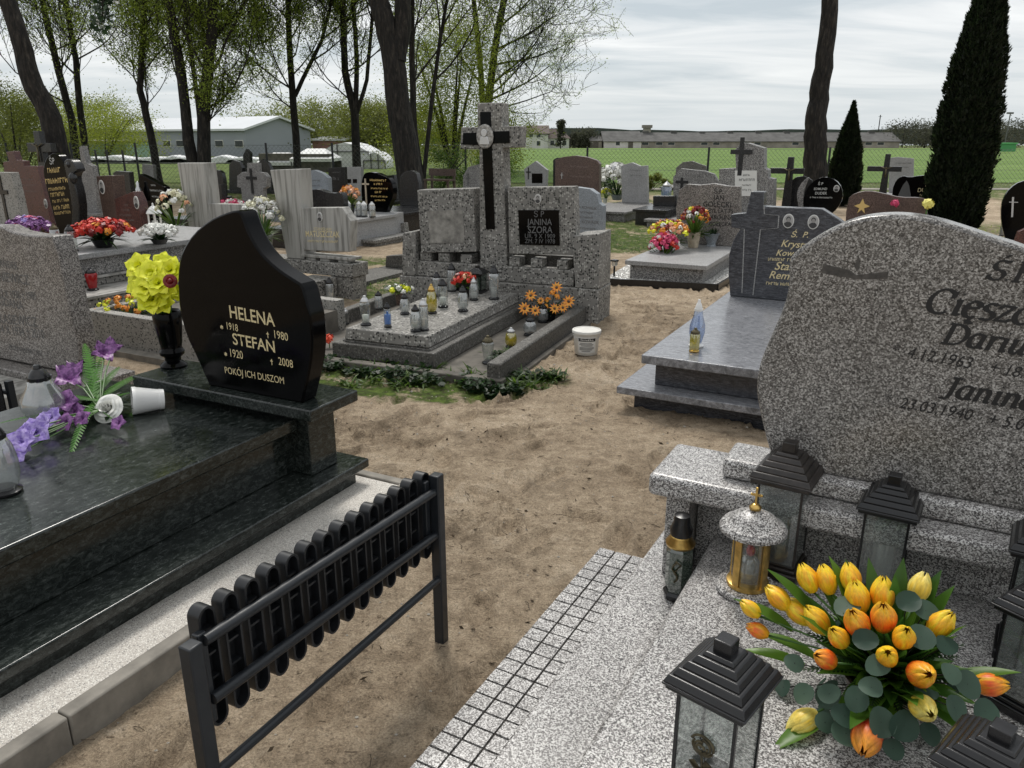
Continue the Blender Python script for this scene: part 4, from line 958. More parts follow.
# ================================================================ RIGHT NEAR GRAVE
m=NM('granite_mosaic_tiles'); MT['tilegr']=MT['granite']
p=FR_.W(-.9,1.4,0); 
gb=MB((-.9,1.4,0)); gb.box(-1.012,-.80,-.2,2.585,-.05,.024); o=gb.build('tile_bedding',simple('dark_grout',(.035,.03,.025),.9,nz=.6,nsc=30)); o.location=p; o.rotation_euler=(0,0,FR_.rz); tag(o,kind='structure')
mb=MB((-.9,1.4,0)); nc=46; cw=.2/3
for j in range(nc):
    y0=-.2+j*(2.785/nc); y1=y0+2.785/nc
    for i in range(3):
        x0=-1.011+i*.0685; dz=rnd(-.0007,.0007); mb.box(x0+.0035,x0+.065,y0+.0035,y1-.0035,.0,.0305+dz)
o=mb.build('mosaic_paving',MT['granite']); o.location=p; o.rotation_euler=(0,0,FR_.rz); tag(o,kind='structure')
t,off=root(FR_,'grave','large speckled grey granite grave with a wavy polished headstone and black italic lettering','grave',0,1.8)
B=lambda *a,**k: box_(off,*a,**k)
g=MT['granite']
B(-.795,2.1,-.3,2.75,-.05,.10).build('base',g,t,bevel=.008)
B(-.545,1.9,-.2,2.50,.102,.25).build('tomb_slab',g,t,bevel=.016,seg=4)
B(-.70,-.615,2.405,2.60,.102,.428).build('plinth_leg',g,t,bevel=.004)
B(-.612,1.95,2.502,2.62,.102,.428).build('plinth_wall',g,t,bevel=.004)
B(-.748,2.05,2.335,2.66,.43,.51).build('plinth_slab',g,t,bevel=.018,seg=4)
B(-.522,1.85,2.415,2.60,.512,.58).build('plinth_cap',g,t,bevel=.016,seg=4)
OB=[(778,480),(771,458),(763,428),(757,400),(756,383),(760,362),(770,338),(782,312),(789,288),(789,266),(790,257),(803,245),(830,229),(855,219),(878,215),(905,214.5),(935,219),(968,229),(1000,240),(1024,247)]
pts=[FR_.V(*p,2.445) for p in OB]; pts=[(u,z) for u,z in pts]; pts[0]=(pts[0][0],.58)
u9,z9=pts[-1]; pts+=[(u9+.18,z9-.07),(u9+.36,z9-.13),(u9+.5,z9-.14),(u9+.62,z9-.10),(u9+.75,z9-.10),(u9+.86,z9-.2),(u9+.88,z9-.32),(u9+.95,z9-.45),(u9+.97,z9-.6),(u9+.9,.58)]
pts=smooth_poly(pts,it=2,keep=(0,len(pts)-1))
mb=MB(off); mb.prism(pts,2.445,2.56); mb.build('headstone',MT['granite_face'],t,bevel=.012,seg=3)
mb=MB(off)
for p_ in (( (822,274),(846,281),(848,276),(824,267)),((848,281),(888,283.5),(889,276),(850,275))): pass
def vq(mb,fr,v,q,y): 
    vs=[fr.V(*p,v) for p in q]; mb.add([(u,v-y,z) for u,z in vs],[tuple(range(len(q)))])
vq(mb,FR_,2.445,[(823,264),(850,270),(856,275),(889,271.5),(887,279),(856,279),(840,276.5),(822,273)],.0012)
vq(mb,FR_,2.445,[(854,266),(859,255),(860,268),(857,271)],.0014)
mb.build('faded_emblem',simple('worn_grey_patch',(.055,.05,.045),.6,nz=.5,nsc=60),t)
# ---- italic serif lettering drawn with a broad nib
def arc(cx_,cy_,rx,ry,a0,a1,n=12): return [(cx_+rx*math.cos(R(a0+(a1-a0)*i/n)),cy_+ry*math.sin(R(a0+(a1-a0)*i/n))) for i in range(n+1)]
GL={ # strokes in a unit em (x-height .5, cap .72), width
'C':([arc(.36,.36,.32,.37,48,312,20),[(.585,.60),(.60,.70),(.59,.50)]],.68),
'D':([[(.14,.02),(.14,.70)],[(.02,.70),(.32,.70)]+arc(.30,.36,.34,.34,90,-90,14)+[(.30,.02),(.02,.02)]],.72),
'J':([[(.34,.70),(.34,.12)]+arc(.20,.12,.14,.20,0,-130,8),[(.20,.70),(.48,.70)]],.50),
'P':([[(.14,.01),(.14,.70)],[(.02,.70),(.30,.70)]+arc(.30,.53,.24,.17,90,-90,12)+[(.14,.36)],[(.02,.01),(.27,.01)]],.58),
'Ś':([arc(.28,.53,.19,.17,40,250,14)+arc(.27,.18,.22,.18,80,-150,14),[(.28,.80),(.38,.92)],[(.45,.62),(.46,.72)],[(.05,.04),(.05,.18)]],.56),
'i':([[(.03,.44),(.13,.48),(.13,.06),(.16,.01),(.25,.06)],[(.12,.64),(.145,.66)]],.28),
'e':([[(.08,.26),(.28,.30)]+arc(.24,.35,.16,.14,-10,110,8)+arc(.25,.24,.20,.24,110,310,14)],.46),
'ę':([[(.08,.26),(.28,.30)]+arc(.24,.35,.16,.14,-10,110,8)+arc(.25,.24,.20,.24,110,310,14),[(.33,.02),(.25,-.10),(.31,-.18),(.42,-.14)]],.46),
's':([arc(.22,.37,.14,.12,35,240,10)+arc(.20,.12,.16,.13,70,-140,10)],.40),
'z':([[(.05,.38),(.06,.47),(.36,.47),(.05,.03),(.36,.03),(.38,.12)]],.42),
'c':([arc(.25,.25,.20,.24,45,310,16),[(.375,.39),(.385,.42)]],.42),
'a':([arc(.24,.25,.19,.24,60,300,14)+[(.38,.20)],[(.40,.48),(.38,.10),(.42,.01),(.50,.06)]],.52),
'r':([[(.04,.45),(.14,.48),(.13,.0)],[(.14,.30)]+arc(.30,.32,.13,.16,150,50,6)],.38),
'u':([[(.03,.45),(.12,.48),(.11,.16)]+arc(.21,.14,.10,.13,190,300,6)+[(.38,.22)],[(.40,.48),(.38,.08),(.42,.01),(.50,.06)]],.52),
'n':([[(.03,.45),(.12,.48),(.11,.0)],[(.12,.26)]+arc(.26,.30,.14,.18,150,10,8)+[(.39,.08),(.43,.01),(.50,.06)]],.53),
'.':([[(.06,.02),(.10,.06)]],.22),' ':([],.28)}
def nibtext(parent,off,fr,v,s,a,b,mat,hs=1.0,slant=.30,nib=.145,thin=.05):
    u0,z0=fr.V(*a,v); u1,z1=fr.V(*b,v); W=sum(GL[c][1] for c in s); sc=(u1-u0)/W; dz=(z1-z0)/(u1-u0); x=0; k=0; mb=MB(off)
    for c in s:
        for st in GL[c][0]:
            for p,q in zip(st,st[1:]):
                k+=1; h=(nib/2,thin/2); 
                cs=[(p[0]-h[0],p[1]-h[1]),(p[0]+h[0],p[1]+h[1]),(q[0]+h[0],q[1]+h[1]),(q[0]-h[0],q[1]-h[1])]
                dx,dy=q[0]-p[0],q[1]-p[1]; l=math.hypot(dx,dy) or 1
                n_=(-dy/l*thin*.75,dx/l*thin*.75)
                c2=[(p[0]-n_[0]-dx/l*.01,p[1]-n_[1]),(q[0]-n_[0]+dx/l*.01,q[1]-n_[1]),(q[0]+n_[0],q[1]+n_[1]),(p[0]+n_[0],p[1]+n_[1])]
                for j,cc in enumerate((cs,c2)):
                    y=v-.0012-(k%23)*.00002-j*.0005
                    mb.add([(u0+(x+px+py*slant)*sc,y,z0+py*sc*hs+(x+px)*sc*dz) for px,py in cc],[(0,1,2,3)])
        x+=GL[c][1]
    return mb.build('lettering',mat,parent)
bl=MT['blackletter']
def ext(a,b,f): return (a[0]+(b[0]-a[0])*f,a[1]+(b[1]-a[1])*f)
nibtext(t,off,FR_,2.445,'Ś.P.',(985,279),(1037,284),bl,1.0)
nibtext(t,off,FR_,2.445,'Cięszcz',(923,311),(1043,328),bl,1.0)
nibtext(t,off,FR_,2.445,'Darius',(940,343),(1038,358),bl,1.0)
nibtext(t,off,FR_,2.445,'Janina',(937,395),(1035,412),bl,1.0)
txt(t,off,FR_,2.445,'*  4.12.1963',(892,355),(972,369),MT['blackletter'],shear=.3,hs=1.15)
txt(t,off,FR_,2.445,'*  23.03.1940',(885,405),(972,420.5),MT['blackletter'],shear=.3,hs=1.15)
txt(t,off,FR_,2.445,'+ 18.',(990,372),(1022,378),MT['blackletter'],shear=.3,hs=1.1)
txt(t,off,FR_,2.445,'+ 5.0',(988,424),(1024,430),MT['blackletter'],shear=.3,hs=1.1)
# lanterns on it
def onz(px,py,zb,h):
    p=G(px,py,zb+h); return Vector((p.x,p.y,zb))
MT['blackworn']=simple('worn_black_roof',(.022,.018,.016),.35,nz=.7,nsc=25,bump=.1)
Rz=FR_.rz
pagoda('tall worn lantern with brown-streaked roof, left of the other square lanterns by the plinth',onz(791,441,.252,.45),.45,.185,Rz-.08,'glass','dark','blackworn')
pagoda('black roofed glass lantern with a white ribbed candle, behind the tulips',onz(896,474,.252,.40),.40,.165,Rz-.06,'glass','candle')
tt,b,z,lz=pagoda('black roofed glass lantern with a bronze rose, at the bottom edge left of the tulips',onz(727,638,.252,.40),.40,.175,Rz-.22,'glass',None); rose_relief(tt,b,z+.07,.085)
pagoda('black lantern cut by the right edge of the picture, beside the plinth',FR_.W(.375,2.24,.252),.44,.17,Rz-.1,'glass','candle')
pagoda('black lantern at the right edge, in front of the other lantern there',FR_.W(.36,2.0,.252),.37,.17,Rz-.5,'glass','dark')
pagoda('black roofed lantern cut by the bottom right corner of the picture',onz(1004,726,.252,.33),.33,.17,Rz-.35,'glass','candle')
# green glass lantern behind the plinth leg
t=T('lantern','small dark glass lantern with a black and gold lid beside the plinth leg','lantern',FR_.W(-.605,2.28,.102),Rz)
MB().lathe([(.042,0),(.05,.01),(.05,.02),(.042,.03)],n=6).build('foot',MT['blackplastic'],t)
MB().lathe([(.040,.03),(.045,.05),(.045,.185),(.036,.205)],n=6).build('glass_body',MT['glassgreen'],t)
MB().lathe([(.047,.2),(.05,.212),(.034,.232),(.036,.238)],n=24).build('collar',MT['gold'],t,smooth=True)
MB().lathe([(.035,.236),(.038,.26),(.028,.285),(.026,.31),(.004,.316)],n=20).build('lid',MT['blackplastic'],t,autos=40)
mb=MB(); mb.tube([(.01*math.sin(k*1.1),-.044,.08+.012*k) for k in range(7)],.004,5); mb.tube([(.0,-.045,.12),(.02,-.047,.15),(.0,-.046,.16)],.0035,5); mb.build('metal_ornament',MT['bronze'],t,smooth=True)
MB().lathe([(.03,.03),(.03,.12),(.005,.122)],n=14).build('candle',MT['glassfrost'],t,smooth=True)
# stone dome lantern
t=T('lantern','round granite lantern with a domed lid, brass posts and a small brass cross','lantern',onz(755,511,.252,.272),Rz)
MB().lathe([(.092,0),(.095,.004),(.095,.014),(.088,.02),(.06,.02)],n=40).build('foot',MT['granite'],t,autos=40)
MB().lathe([(.05,.02),(.052,.025),(.052,.19),(.05,.195)],n=32).build('glass_body',MT['glass'],t,smooth=True)
for k in range(4):
    a=R(45+90*k+18); mb=MB(); mb.M=Matrix.Rotation(a,4,'Z'); n=7
    vs=[];
    for r_ in (.054,.062):
        for i in range(n):
            b_=R(-11+22*i/(n-1)); vs+=[(r_*math.cos(b_),r_*math.sin(b_),.02),(r_*math.cos(b_),r_*math.sin(b_),.205)]
    fs=[]
    for i in range(n-1):
        fs+=[(2*i,2*i+2,2*i+3,2*i+1),(2*n+2*i,2*n+2*i+1,2*n+2*i+3,2*n+2*i+2)]
    fs+=[(0,1,2*n+1,2*n),(2*n-2,4*n-2,4*n-1,2*n-1)]; mb.add(vs,fs); mb.build('brass_post',MT['gold'],t,autos=40)
MB().lathe([(.055,.02),(.064,.022),(.064,.034),(.056,.036)],n=32).build('lower_ring',MT['gold'],t,autos=40)
MB().lathe([(.03,.03),(.03,.10),(.02,.12),(.004,.125)],n=16).build('candle',MT['glassfrost'],t,smooth=True)
MB().lathe([(.0005,.12),(.012,.125),(.014,.14),(.008,.155),(.0005,.158)],n=12).build('red_cap',MT['waxred'],t,smooth=True)
MB().lathe([(.09,.203),(.1,.209),(.1,.219),(.092,.231),(.072,.241),(.067,.247),(.062,.254),(.04,.266),(.004,.278)],n=40).build('lid',MT['granite'],t,autos=28)
mb=MB(); mb.lathe([(.017,.278),(.019,.286),(.012,.294),(.005,.298)],n=16); mb.build('knob',MT['gold'],t,smooth=True)
mb=MB(); mb.box(-.003,.003,-.003,.003,.296,.345); mb.box(-.014,.014,-.0026,.0026,.322,.329); mb.ball((0,0,.346),.005); mb.ball((-.015,0,.3255),.004); mb.ball((.015,0,.3255),.004); mb.build('cross',MT['gold'],t)
# ---- tulip arrangement
BC=FR_.W(.045,1.83,.252); t=T('flower_arrangement','large arrangement of yellow and orange tulips with grey-green eucalyptus leaves','flowers',BC)
A_,H_=.235,.30
def dome(px,py,s=1.0):
    o=Vector((0,0,CH))-BC; d=Vector(ray(px,py)); a=A_*s; h=H_*s
    S=lambda q: Vector((q.x/a,q.y/a,q.z/h)); o2,d2=S(o),S(d); b=o2.dot(d2); A2=d2.dot(d2); c=o2.dot(o2)-1; D=b*b-A2*c
    tt=(-b-math.sqrt(D))/A2 if D>0 else -b/A2
    p=o+d*tt; 
    if p.z<.02:
        k=(.02+BC.z-CH)/d.z; p=Vector((d.x*k,d.y*k,CH+d.z*k))-BC
    n=Vector((p.x/a/a,p.y/a/a,p.z/h/h)).normalized(); return p,n
zp=lambda x,y:(x/2.273+640,y/2.273+430)
MB().lathe([(.07,0),(.075,.005),(.09,.07),(.098,.085),(.088,.085),(.08,.06)],n=28).build('pot',MT['brown'],t,autos=40)
TL=[(380,335,'tul_y',.9,.7),(423,338,'tul_y',.9,.8),(478,335,'tul_y',.9,.6),(494,378,'tul_y',1.0,.5),(553,370,'tul_y',1.0,.4),(358,412,'tul_y',1.0,0),(312,380,'tul_y',.9,.2),(492,437,'tul_o',1.0,.1),(553,424,'tul_o',1.0,.1),(400,430,'tul_y',.95,.3),(600,470,'tul_y',.85,.1),(450,470,'tul_y',.8,.2),(250,405,'tul_y',.7,.3),(266,455,'tul_o',.7,0),(420,520,'tul_o',.8,0),(562,514,'tul_y',.8,0),(640,555,'tul_o',1.0,-.2),(645,633,'tul_p',.95,-.2),(797,578,'tul_o',.9,-.1),(368,665,'tul_p',1.0,-.4),(516,700,'tul_r',1.15,-.4),(637,356,'tul_p',.9,.2),(686,440,'tul_y',.95,.1)]
stb=MB(); 
for x,y,mt,s,upk in TL:
    p,n=dome(*zp(x,y),1.0); c=Vector((0,0,.05)); d=(p-c).normalized()*.75+n*.45+Vector((0,0,upk*.9)); d.normalize(); L=.088*s
    base=p-d*L*.5; tulip(t,base,d,L,MT[mt]); m_=c.lerp(base,.55)+Vector((0,0,.03)); stb.tube([c,m_,base],[.0028,.0026,.003],6)
stb.build('stems',MT['stem'],t,smooth=True)
lb=MB()
for x,y,dx,dy in [(270,400,-.4,1),(320,470,-1,.5),(285,500,-1,.6),(400,400,.1,1),(440,385,.3,1),(530,350,.4,1),(590,350,.7,.9),(415,450,0,1),(575,385,.6,.8),(340,350,-.5,1),(460,340,0,1),(610,600,1,-.2),(655,370,1,.7),(675,400,1,.5),(345,690,-.5,-.8),(790,545,1,.3),(690,470,1,.2),(490,350,.2,1),(500,640,0,-1),(620,590,.8,-.5)]:
    p,n=dome(*zp(x,y),.97); d=(p-Vector((0,0,.02))).normalized(); blade(lb,p-d*.10,d,.165,.044,bend=.35,fold=.35)
for k in range(190):
    a=rnd(0,6.28); e=rnd(.2,1.45); d=Vector((math.cos(a)*math.cos(e),math.sin(a)*math.cos(e),math.sin(e))); blade(lb,Vector((0,0,.07))+d*.03,d,rnd(.11,.2),.046,bend=rnd(.1,.6),fold=.35)
lb.build('tulip_leaves',MT['leaf_tulip'],t,smooth=True)
eb=MB(); sb=MB()
EU=[(430,600),(492,612),(420,665),(468,690),(525,585),(540,535),(512,478),(600,673),(575,725),(548,665),(610,392),(650,410),(745,578),(715,632),(785,640),(325,585),(372,600),(695,490),(705,555),(465,650),(640,470),(470,400),(350,530)]
for x,y in EU:
    p,n=dome(*zp(x,y),1.0); nn=(n*.5+Vector((0,-.45,.75))+Vector((rnd(-.3,.3),rnd(-.3,.3),0))).normalized(); disc_leaf(eb,p,nn,rnd(.020,.031)); sb.tube([Vector((0,0,.06)),p*.6+Vector((0,0,.03)),p],.0015,4)
for k in range(16):
    a=rnd(0,6.28); e=rnd(-.05,1.0); s=rnd(.55,.8); p=Vector((math.cos(a)*math.cos(e)*A_*s,math.sin(a)*math.cos(e)*A_*s,max(.015,math.sin(e)*H_*s))); disc_leaf(eb,p,(p.normalized()+Vector((rnd(-.6,.6),rnd(-.6,.6),rnd(.2,.9)))).normalized(),rnd(.018,.028))
eb.build('eucalyptus_leaves',MT['euca'],t,smooth=True); sb.build('twigs',MT['twig'],t)
fb=MB()
for k in range(40):
    a=rnd(0,6.28); e=rnd(.1,1.2); d=Vector((math.cos(a)*math.cos(e),math.sin(a)*math.cos(e),math.sin(e))); fern(fb,Vector((0,0,.08))+d*.05,d,rnd(.12,.17),.035,bend=.5,n=16)
fb.build('fern_sprigs',MT['leaf_dark'],t)
# ================================================================ things on the left near grave
ZT=.467
t=T('vase','black polished stone vase beside the black wing-shaped headstone','vase',G(174,366,.562),F.rz)
MB().lathe([(.06,0),(.062,.008),(.05,.02),(.036,.03),(.038,.045),(.055,.06),(.058,.075),(.05,.088),(.047,.095),(.052,.12),(.062,.20),(.066,.26),(.060,.27),(.050,.26),(.045,.2)],n=32).build('body',MT['black'],t,autos=35)
vp=G(174,366,.562); t=T('bouquet','bright yellow artificial flowers in the black stone vase, with one red rose','flowers',vp+Vector((0,0,.26)))
def atv(px,py,dy): # point near the vase, dy towards the camera
    q=P(px,py,vp.y-dy); return q-t.location
from mathutils import Quaternion
mb=MB(); mc=MB(); st_=MB()
for px,py,dy,r in [(139,266,.02,.075),(151,274,.10,.082),(170,270,.04,.075),(152,299,.10,.082),(158,283,.13,.07),(146,288,.12,.075),(163,303,.08,.06),(166,288,.10,.062),(140,285,.03,.075),(176,292,.02,.05),(162,262,-.03,.06)]:
    c=atv(px,py,dy); d=(Vector((0,-.8,.35))+Vector((c.x*1.5,0,c.z*1.0))).normalized()
    mb=MB(); petals(mb,c-d*.02,d,6,r,r*1.05,70,.10,rnd(0,6),5,5,.05); petals(mb,c-d*.012,d,6,r*.75,r*.8,50,.12,rnd(0,6),4,4,.06); petals(mb,c-d*.01,d,5,r*.45,r*.5,25,.15,rnd(0,6),3,4,.06); mb.build('yellow_bloom',MT['yellow'],t,smooth=True)
    st_.tube([Vector((0,0,-.1)),c*.5,c-d*.02],.0035,5)
st_.build('stems',MT['stem'],t)
mb=MB(); rosebloom(mb,atv(170,281,.18),Vector((.2,-.9,.2)),.028); mb.ball(atv(170,281,.185),.012); mb.build('red_rose',MT['dkred'],t,smooth=True)
znicz('pear-shaped ribbed glass candle with a black lid behind the fallen flowers',G(48,424,ZT),.26,.085,'pear','glassfrost','blackplastic',None,wl=.2)
znicz('clear glass candle with a dark foot, cut by the left edge of the picture',G(5,492,ZT),.26,.055,'barrel','glassfrost','blackplastic',None)
# fallen pot with flowers
fp=G(108,428,ZT); t=T('fallen_flower_arrangement','toppled white pot with lilac orchids and a white rose lying on the dark slab','flowers',fp)
a=G(134,414,ZT)-fp; b=G(173,408,ZT)-fp; ax=(b-a).normalized(); ra,rb=.058,.043; 
L_=.125; M=Matrix.Translation(a+Vector((0,0,ra+.002)))@frame_from(Vector((ax.x,ax.y,-.10)))
mb=MB(); mb.M=M; mb.lathe([(ra*.92,.012),(ra*.95,0),(ra*1.04,0),(ra*1.04,.014),(ra,.018),(rb*1.02,L_-.02),(rb*1.05,L_-.018),(rb,L_),(rb*.7,L_),(.001,L_-.004)],n=32,wob=lambda a_,z:.012*math.cos(a_*16) if .02<z<L_-.03 else 0); mb.build('pot',MT['white'],t,autos=35)
mb=MB(); mb.M=M; mb.lathe([(.001,.02),(ra*.9,.02),(ra*.9,.01)],n=20); mb.build('foam_filling',MT['brown'],t)
pl=lambda px,py,h: G(px,py,ZT+h)-fp
def fernleaf(p0,p1,W,bend=.3): 
    d=p1-p0; fern(fb,p0,d.normalized()+Vector((0,0,bend*.4)),d.length*1.05,W,bend,24)
fb=MB(); c0=pl(100,410,.05)
fernleaf(pl(95,400,.07),pl(70,452,.005),.038); fernleaf(c0,pl(0,420,.03),.04); fernleaf(c0,pl(84,340,.16),.05); fernleaf(pl(100,398,.06),pl(140,372,.09),.055); fernleaf(pl(90,395,.06),pl(88,352,.12),.05); fernleaf(pl(95,395,.06),pl(118,366,.12),.045)
fernleaf(pl(98,400,.08),pl(55,395,.10),.05); fernleaf(pl(98,402,.06),pl(128,392,.10),.05); fernleaf(pl(92,398,.08),pl(104,345,.13),.05); fernleaf(pl(90,405,.05),pl(60,425,.04),.045)
fb.build('fern_leaf',MT['fern'],t)
lb=MB()
for k in range(60):
    a_=rnd(0,6.28); d=Vector((math.cos(a_),math.sin(a_),rnd(.1,.9))); blade(lb,pl(rnd(80,118),rnd(398,412),.03),d,rnd(.06,.10),.032,bend=.6)
lb.build('leaves',MT['leaf_dark'],t)
mb=MB(); rosebloom(mb,pl(107,408,.055),Vector((-.1,-.75,.6)),.060); mb.build('white_rose',MT['whitep'],t,smooth=True)
mb=MB(); st_=MB()
for px,py,h,r in [(70,381,.12,.06),(76,374,.13,.05),(104,356,.15,.055),(112,353,.15,.055)]:
    c=pl(px,py,h); mb=MB(); petals(mb,c,Vector((rnd(-.5,.5),-.5,.8)),4,r*1.4,r*1.1,58,.1,rnd(0,6),4,5,.14); mb.build('dark_lilac_bloom',MT['dkpurple'],t,smooth=True); st_.tube([c0,c.lerp(c0,.5)+Vector((0,0,.03)),c],.003,5)
mb=MB()
for px,py,h,r in [(36,433,.05,.05),(28,437,.04,.045),(20,446,.03,.045),(16,455,.015,.035),(46,424,.06,.04),(52,418,.05,.04),(60,410,.05,.035),(120,424,.03,.03),(75,412,.05,.04),(66,402,.09,.045),(84,420,.05,.035),(22,442,.05,.045),(68,424,.04,.04)]:
    c=pl(px,py,h); mb=MB(); petals(mb,c,Vector((rnd(-.4,.4),-.7,.6)),5,r*1.25,r*1.45,70,.08,rnd(0,6),4,4,.07); petals(mb,c,Vector((rnd(-.4,.4),-.7,.6)),3,r*.5,r*.5,30,.08,rnd(0,6),3,3,.07); mb.build('orchid_bloom',MT['purple'] if px<58 else MT['dkpurple'],t,smooth=True); st_.tube([c0,c],.003,5)
st_.build('stems',MT['stem'],t)
# grey headstone at the left edge
v=2.95
t,off=root(F,'grave','speckled brown-grey headstone with faint dark lettering, cut by the left edge','grave',-5.2,2.4)
z0=.14
o,pts=headstone(t,off,F,v,[(-70,375),(-70,225),(0,226),(12,232),(30,235.5),(52,236),(58,252),(66,290),(74,325),(80,352),(77,372)],.13,MT['granite_brown'],z0+.01,bevel=.01)
box_(off,-6.1,-4.42,v-.12,v+.25,.0,z0).build('plinth_slab',MT['granite_brown'],t,bevel=.006)
box_(off,-6.1,-4.75,1.0,v-.13,-.03,.10).build('tomb_slab',MT['marble'],t,bevel=.006)
for s,a,b in [('ANDER',(0,266),(18.5,270)),('NIEWICZ',(0,281),(30,285)),('12 X 1930 † 1985',(0,297),(37,300)),('GDANA',(0,305),(24,310)),('KASIEWICZ',(0,323),(38,327)),('14 X 1934 † 2010',(0,333),(45,339)),('PROSI O MODLITWĘ',(10,349),(42,356))]:
    txt(t,off,F,v,s,a,b,MT['greyletter'],hs=1.15 if len(s)<10 else 1.3)
t,off=root(F,'slatted_bench','black slatted bench behind the fallen flowers at the left edge','bench',-4.2,2.2)
for i in range(7): box_(off,-4.42+i*.075,-4.37+i*.075,2.05,2.10,.12,.44).build('slat',MT['blackplastic'],t,bevel=.012)
MB(off).tube([(-4.46,2.12,.38),(-3.92,2.12,.38)],.013,8).build('rail',MT['blackmetal'],t)
for x in (-4.46,-3.92): MB(off).bar((x,2.13,-.05),(x,2.13,.44),.03).build('leg',MT['blackmetal'],t)
# ================================================================ CENTRE GRAVE
t,off=root(FC,'grave','old terrazzo double grave with a tall terrazzo cross and a black name plate','grave',-3,5)
B=lambda *a,**k: box_(off,*a,**k)
tz=MT['terrazzo']; td=MT['terrazzo_dark']
vh=6.60; xu=lambda px,py=280: FC.V(px,py,vh)[0]
B(-4.0,-1.95,4.58,vh-.03,-.04,.035).build('foundation',MT['concrete_dark'],t,bevel=.008)
B(-4.0,-1.90,4.52,4.60,-.04,.055).build('front_sill',MT['concrete_dark'],t,bevel=.008)
B(-3.33,-2.47,4.65,6.5,.037,.150).build('tomb_base',td,t,bevel=.008)
mb=MB(off); mb.box(-3.27,-2.52,4.70,6.47,.152,.166,tp=.01); mb.build('tomb_ledge',td,t,bevel=.003)
mb=MB(off); mb.box(-3.25,-2.54,4.70,6.46,.168,.253,tp=.012); mb.build('tomb_slab',tz,t,bevel=.008)
B(-2.03,-1.93,4.56,vh-.03,.0,.155).build('side_kerb',td,t,bevel=.012)
B(-3.93,-3.84,4.56,vh-.03,.0,.155).build('side_kerb',td,t,bevel=.008)
B(-1.925,-1.88,4.7,6.7,-.04,.02).build('footing',MT['concrete_dark'],t,bevel=.006)
# headstone wall
uL,uR=xu(400,270),xu(599,300)
B(uL,uR,vh-.02,vh+.40,-.04,.31).build('plinth_base',tz,t,bevel=.01)
B(xu(414),xu(573),vh+.02,vh+.33,.312,.46).build('plinth_beam',tz,t,bevel=.01)
B(xu(416),xu(572),vh+.20,vh+.32,.461,.56).build('dark_backing',td,t)  # dark backing added to stand in for shade in the gaps between blocks
mb=MB(off); p=[FC.V(*q,vh) for q in [(575.5,279),(572,236),(600,233.5),(599.5,280)]]; p[0]=(p[0][0],.312); p[3]=(p[3][0],.312); mb.prism(p,vh-.01,vh+.38); mb.build('end_pillar',tz,t,bevel=.01)
mb=MB(off); p=[FC.V(*q,vh) for q in [(402,276),(403,233),(416,231),(416,276)]]; p[0]=(p[0][0],.312); p[3]=(p[3][0],.312); mb.prism(p,vh-.01,vh+.38); mb.build('end_pillar',tz,t,bevel=.01)
for a_ in (424,442,464,512,534,560): B(xu(a_-5),xu(a_+6),vh+.04,vh+.195,.462,.545).build('block',tz,t,bevel=.006)
def panel(q,th=.12):
    p=[FC.V(*s_,vh+.02) for s_ in q]; mb=MB(off); mb.prism(p,vh+.02,vh+.02+th); return mb.build('panel',tz,t,bevel=.008),p
panel([(421,253),(417,190),(473,188.5),(476,252)],.2); panel([(509,254),(507.5,187.5),(574,186.5),(576.5,255)],.14)
vq2=lambda q,y,mat,nm: (lambda mb:(mb.prism([FC.V(*s_,vh+.02) for s_ in q],vh+.02-y,vh+.02-.002),mb.build(nm,mat,t,bevel=.003)))(MB(off))
vq2([(430,243),(428,210.5),(463,210),(465,243)],.006,MT['plaster'],'blank_plate')
vq2([(520,244.5),(518.5,210),(559,210),(560,245.5)],.012,MT['black'],'name_plate')
txt(t,off,FC,vh+.008,'Ś P',(534,217),(544,217),MT['greyletter'],hs=1.1); txt(t,off,FC,vh+.008,'JANINA',(527,225),(552,225),MT['greyletter'],hs=1.15,bold=.01); txt(t,off,FC,vh+.008,'SZORA',(528,233),(552.5,233),MT['greyletter'],hs=1.15,bold=.01)
txt(t,off,FC,vh+.008,'UR. 9 X 1909',(525,238),(555,238.5),MT['greyletter'],hs=1.1); txt(t,off,FC,vh+.008,'ZM. 7 IV 1978',(525,243),(555,243.5),MT['greyletter'],hs=1.1)
oval(t,off,FC,vh+.02,538,199,.032,.042)
# cross
p=[FC.V(*q,vh+.02) for q in [(480,270),(479,149),(460,149),(461,127),(477.5,127),(477,103),(501,102.5),(502,126),(519.5,126),(519,147.5),(502.5,148),(507,270)]]
mb=MB(off); mb.prism(p,vh+.02,vh+.20); mb.build('cross',tz,t,bevel=.01)
mb=MB(off); mb.prism([FC.V(*q,vh+.02) for q in [(486.5,229),(482.5,145),(463,144.5),(463.5,133),(481,132.5),(480.5,112),(491,112),(491.5,131.5),(509.5,131),(510,143),(492,143.5),(495,229)]],vh+.010,vh+.018); mb.build('cross_inlay',MT['black'],t)
u,z=FC.V(486,136.5,vh+.02); mb=MB(off); mb.prism(ell(u,z,.082,.105,32),vh-.018,vh+.012); o=mb.build('relief_medallion',simple('aged_relief_metal',(.32,.31,.29),.5,.2,nz=.6,nsc=45,bump=.8),t,bevel=.012)
mb=MB(off); mb.prism(ell(u,z+.03,.028,.034,16),vh-.030,vh-.016); mb.prism([(u-.05,z-.07),(u-.035,z),(u+.035,z),(u+.05,z-.07)],vh-.026,vh-.016); mb.build('relief_figure',MT['silver'],o,bevel=.004)
